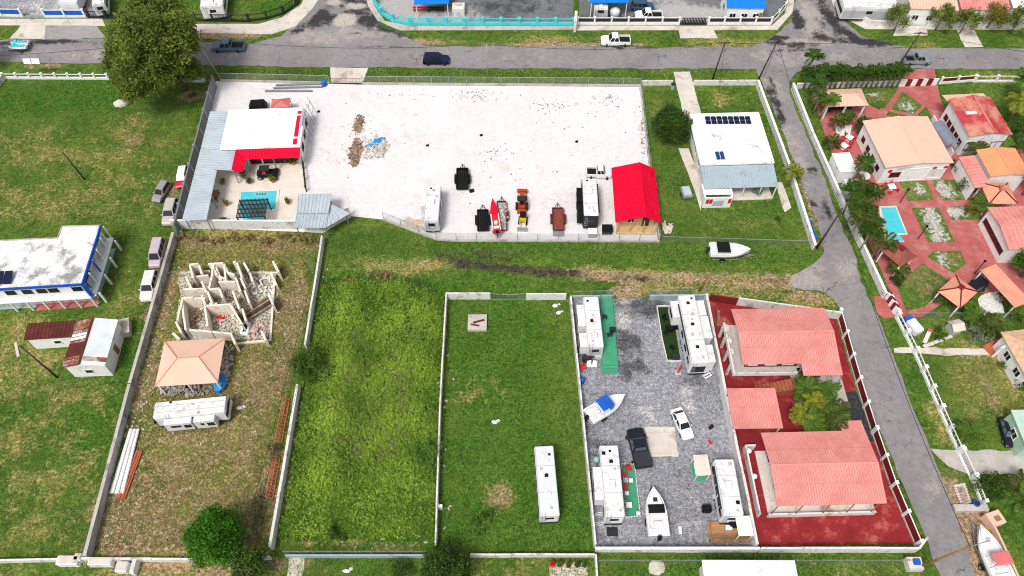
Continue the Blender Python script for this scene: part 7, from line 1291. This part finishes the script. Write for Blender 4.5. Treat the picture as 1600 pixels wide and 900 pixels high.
o = MB().ball((0, 0, .2), 1.0, .9, .5, 10, 5, .12).build('boulder', stone_m, loc=G(1025, 888)); tag(o, 'pale boulder on the bottom grass below the lower boat', 'rock')
sheet('concrete_pad', [(858, 880), (917, 880), (918, 930), (858, 930)], .03, conc_lt, 0, 1, .05); sheet('concrete_pad', [(452, 873), (478, 873), (470, 905), (450, 905)], .03, conc_lt, 0, 1, .1)
for i in range(5): pot_plant(['first', 'second', 'third', 'fourth', 'last'][i] + ' pot from the left in the row on the bottom patio', 862 + i * 13, 884, [redstuff, limeleaf, limeleaf, darkleaf, darkleaf][i], .4, group='pots on the bottom patio')
for l, x, y, s in [('white flat trailer box at the lower left corner', 112, 879, (2.4, 1.0)), ('long white cabinet behind the cracked wall', 162, 881, (2.6, .8)), ('pale blue cabinet beyond the cracked wall', 196, 889, (1.3, 1.1)), ('low white plank stand by the bottom wall', 214, 888, (.5, 1.6)), ('white concrete post base at wall corner', 128, 874, (.8, .8))]: t = thing('cabinet', l, 'cabinet', G(x, y)); MB().box(0, 0, .55, s[0], s[1], 1.1).build('casing', white, t, bevel=.04); MB().box(0, 0, 1.13, s[0] * .9, s[1] * .8, .06).build('lid', conc_lt, t)
for l, x, y in [('white rubble bits on grass right of the stripped trailer', 375, 638), ('white stones on the lawn lot, upper', 868, 478), ('pale stones near the green lot gate', 873, 489), ('white stone on the lawn lot, middle', 773, 660), ('white bits at the bottom grass, left', 542, 892)]: o = MB().ball((0, 0, .1), .45, .3, .2, 6, 4, .3).ball((.5, .2, .08), .25, .2, .15, 6, 4, .3).build('stone', fiber, loc=G(x, y)); tag(o, l, 'stones')
# ---------------- grasses
tufts('wild_grass', 'tall wild grass filling the overgrown lot', inside_px([(505, 440), (620, 440), (694, 462), (678, 838), (436, 842)], 5000), .10, .35, wildgrass, 5, .2, .09)
wq = inside_px([(508, 445), (620, 440), (692, 466), (677, 834), (440, 838)], 3000); cr_ = rng.uniform(.3, .75, len(wq)); Pw = np.concatenate([np.repeat(wq, 22, 0), np.zeros((len(wq) * 22, 1))], 1); rr_ = rng.normal(0, .5, (len(Pw), 3)) * np.repeat(cr_, 22)[:, None]; Pw += rr_ * [1, 1, .7] + [0, 0, .25]; Pw[:, 2] = np.abs(Pw[:, 2]) + .05
wo_ = leaves_mesh('weed_foliage', Pw, rng.uniform(.09, .24, len(Pw)), leaf_mat('weed_leaf', (.016, .09, .004), (.46, .66, .08), .35), None, 1.5, 'stuff'); tag(wo_, 'leafy weed clumps rising through the overgrown lot', 'weeds')
tufts('straw_grass', 'dry olive and straw patches amid the overgrown lot', np.concatenate([inside_px([(x - w_, y - h_), (x + w_, y - h_ * .7), (x + w_ * .8, y + h_), (x - w_ * .9, y + h_ * .8)], n_) for x, y, w_, h_, n_ in ((575, 600, 50, 45, 350), (560, 690, 60, 40, 400), (630, 610, 30, 60, 250), (600, 650, 40, 30, 200), (520, 640, 20, 50, 250), (555, 530, 30, 20, 200), (630, 700, 25, 30, 200))]), .12, .4, leaf_mat('straw_olive', (.14, .12, .05), (.50, .44, .22), .3), 6, .25, .07)
tufts('wild_grass', 'lush tall weeds along the lower edge of the overgrown lot', inside_px([(470, 790), (600, 730), (676, 720), (674, 835), (440, 838)], 2200), .3, .6, leaf_mat('lush_weed', (.06, .15, .015), (.24, .40, .05), .35), 7, .25, .08)
tufts('wild_grass', 'dark lush weeds at the top of the overgrown lot', inside_px([(506, 440), (600, 432), (660, 440), (694, 470), (640, 490), (590, 470), (540, 500), (512, 465)], 1000), .25, .6, leaf_mat('dark_weed', (.03, .09, .010), (.16, .30, .04), .35), 7, .25, .08)
tufts('meadow_grass', 'rough grass over the left field', inside_px([(-20, 130), (320, 140), (270, 350), (240, 470), (130, 865), (-20, 870), (-20, 600), (190, 590), (190, 400), (90, 345), (-20, 370)], 15000), .05, .15, lawngrass, 5, .16, .045)
tufts('lawn_grass', 'short weedy grass of the lawn lot', inside_px([(700, 470), (892, 472), (925, 855), (684, 852)], 9000), .04, .13, lawngrass, 5, .15, .045)
tufts('verge_grass', 'grass strip between the road and the yard fence', inside_px([(345, 106), (514, 107), (514, 126), (345, 122)], 900), .08, .2, lawngrass, 6, .18, .06); tufts('verge_grass', 'grass strip of the verge right of the yard driveway', inside_px([(577, 108), (1046, 112), (1046, 130), (572, 129)], 2200), .08, .2, lawngrass, 6, .18, .06)
tufts('lane_grass', 'grass along the dirt lane below the white yard', inside_px([(520, 370), (600, 352), (690, 380), (1030, 384), (1270, 392), (1270, 410), (900, 408), (690, 395), (520, 420)], 4000), .06, .2, lawngrass, 5, .18, .05)
tufts('dry_grass', 'dry straw tufts across the ruin lot', inside_px([(275, 372), (500, 372), (424, 848), (150, 862)], 6000), .06, .22, drystem, 5, .2, .05); tufts('dry_grass', 'green tufts across the ruin lot', inside_px([(275, 372), (500, 372), (424, 848), (150, 862)], 5000), .06, .22, lawngrass, 6, .3, .06)
tufts('house_lawn_grass', 'mown grass around the white house with solar panels', inside_px([(1010, 140), (1050, 140), (1060, 230), (1095, 330), (1225, 340), (1262, 378), (1035, 374)], 7000), .03, .10, lawngrass, 5, .15, .04)
tufts('garden_grass', 'mown garden grass below the resort', inside_px([(1440, 560), (1550, 560), (1590, 640), (1560, 700), (1500, 700)], 4000), .03, .10, lawngrass, 5, .15, .04); tufts('bottom_grass', 'uneven grass of the bottom strip', inside_px([(440, 850), (680, 850), (1100, 866), (1420, 872), (1420, 905), (440, 905)], 5000), .05, .16, lawngrass, 5, .15, .045)

# litter and stones along the lot walls
lit = MB()
for (x0, y0, x1, y1, n, sp) in ((272, 380, 150, 858, 170, .9), (500, 380, 430, 840, 70, .7), (210, 600, 180, 780, 60, .8), (690, 480, 684, 840, 20, .5), (440, 850, 670, 846, 25, .6), (300, 868, 420, 866, 30, .5), (380, 420, 440, 520, 60, 2.0), (240, 640, 380, 700, 50, 3.0)):
    for i in range(n):
        f = random.random(); p = G(x0 + (x1 - x0) * f, y0 + (y1 - y0) * f) + Vector((random.gauss(.9, sp), random.gauss(0, sp), .03)); r_ = random.uniform(.04, .2); lit.box(p.x, p.y, .05, r_ * 2, r_, r_ * .6, random.uniform(0, 3), random.uniform(-.3, .3))
tag(lit.build('litter', mat('pale_litter', (.44, .40, .34), .5, 2), kind='stuff'), 'pale litter and stones strewn along the lot walls', 'litter')

shrub('heap of cut straw at the top of the overgrown lot', G(598, 434), (2.4, .8, .5), drystem, 900, .16, name='straw_heap', cat='straw'); shrub('smaller straw heap left of the cut straw heap', G(545, 440), (1.4, .6, .4), drystem, 400, .15, name='straw_heap', cat='straw')
for l, x, y, m_, rz in [('black chair on the turf near its upper end', 1038, 500, black, .5), ('black chair on the turf beside the sofa', 1040, 522, black, -.4), ('black chair on the turf by the picket corner', 1050, 545, black, 2.2), ('dark chair on the green deck beside the camper', 944, 500, darksteel, 1.5), ('dark chair on the green deck near the steps', 951, 528, darksteel, -1.4)]: seat(l, x, y, m_, rz, z=.5 if 'deck' in l else .04)
for l, x, y, s_, m_ in [('grey tool chest on the deck rail side', 956, 520, .8, darksteel), ('black generator below the long camper', 1092, 576, .9, black), ('white cooler below the long camper', 1084, 574, .7, white), ('dark appliance beside the slide-out of the upper left camper', 903, 549, .9, darksteel), ('grey crate beside the lower right camper', 1117, 778, .8, rvgrey), ('white cooler on the timber deck', 1136, 828, .7, white), ('dark grill on the timber deck', 1143, 823, .9, black)]:
    t = thing('storage_box', l, 'box', G(x, y) + Vector((0, 0, .5 if 'deck' in l else .03))); MB().box(0, 0, s_ * .35, s_, s_ * .7, s_ * .7).build('casing', m_, t, bevel=.05); MB().box(0, 0, s_ * .72, s_ * 1.05, s_ * .75, .07).build('lid', m_, t, bevel=.02)
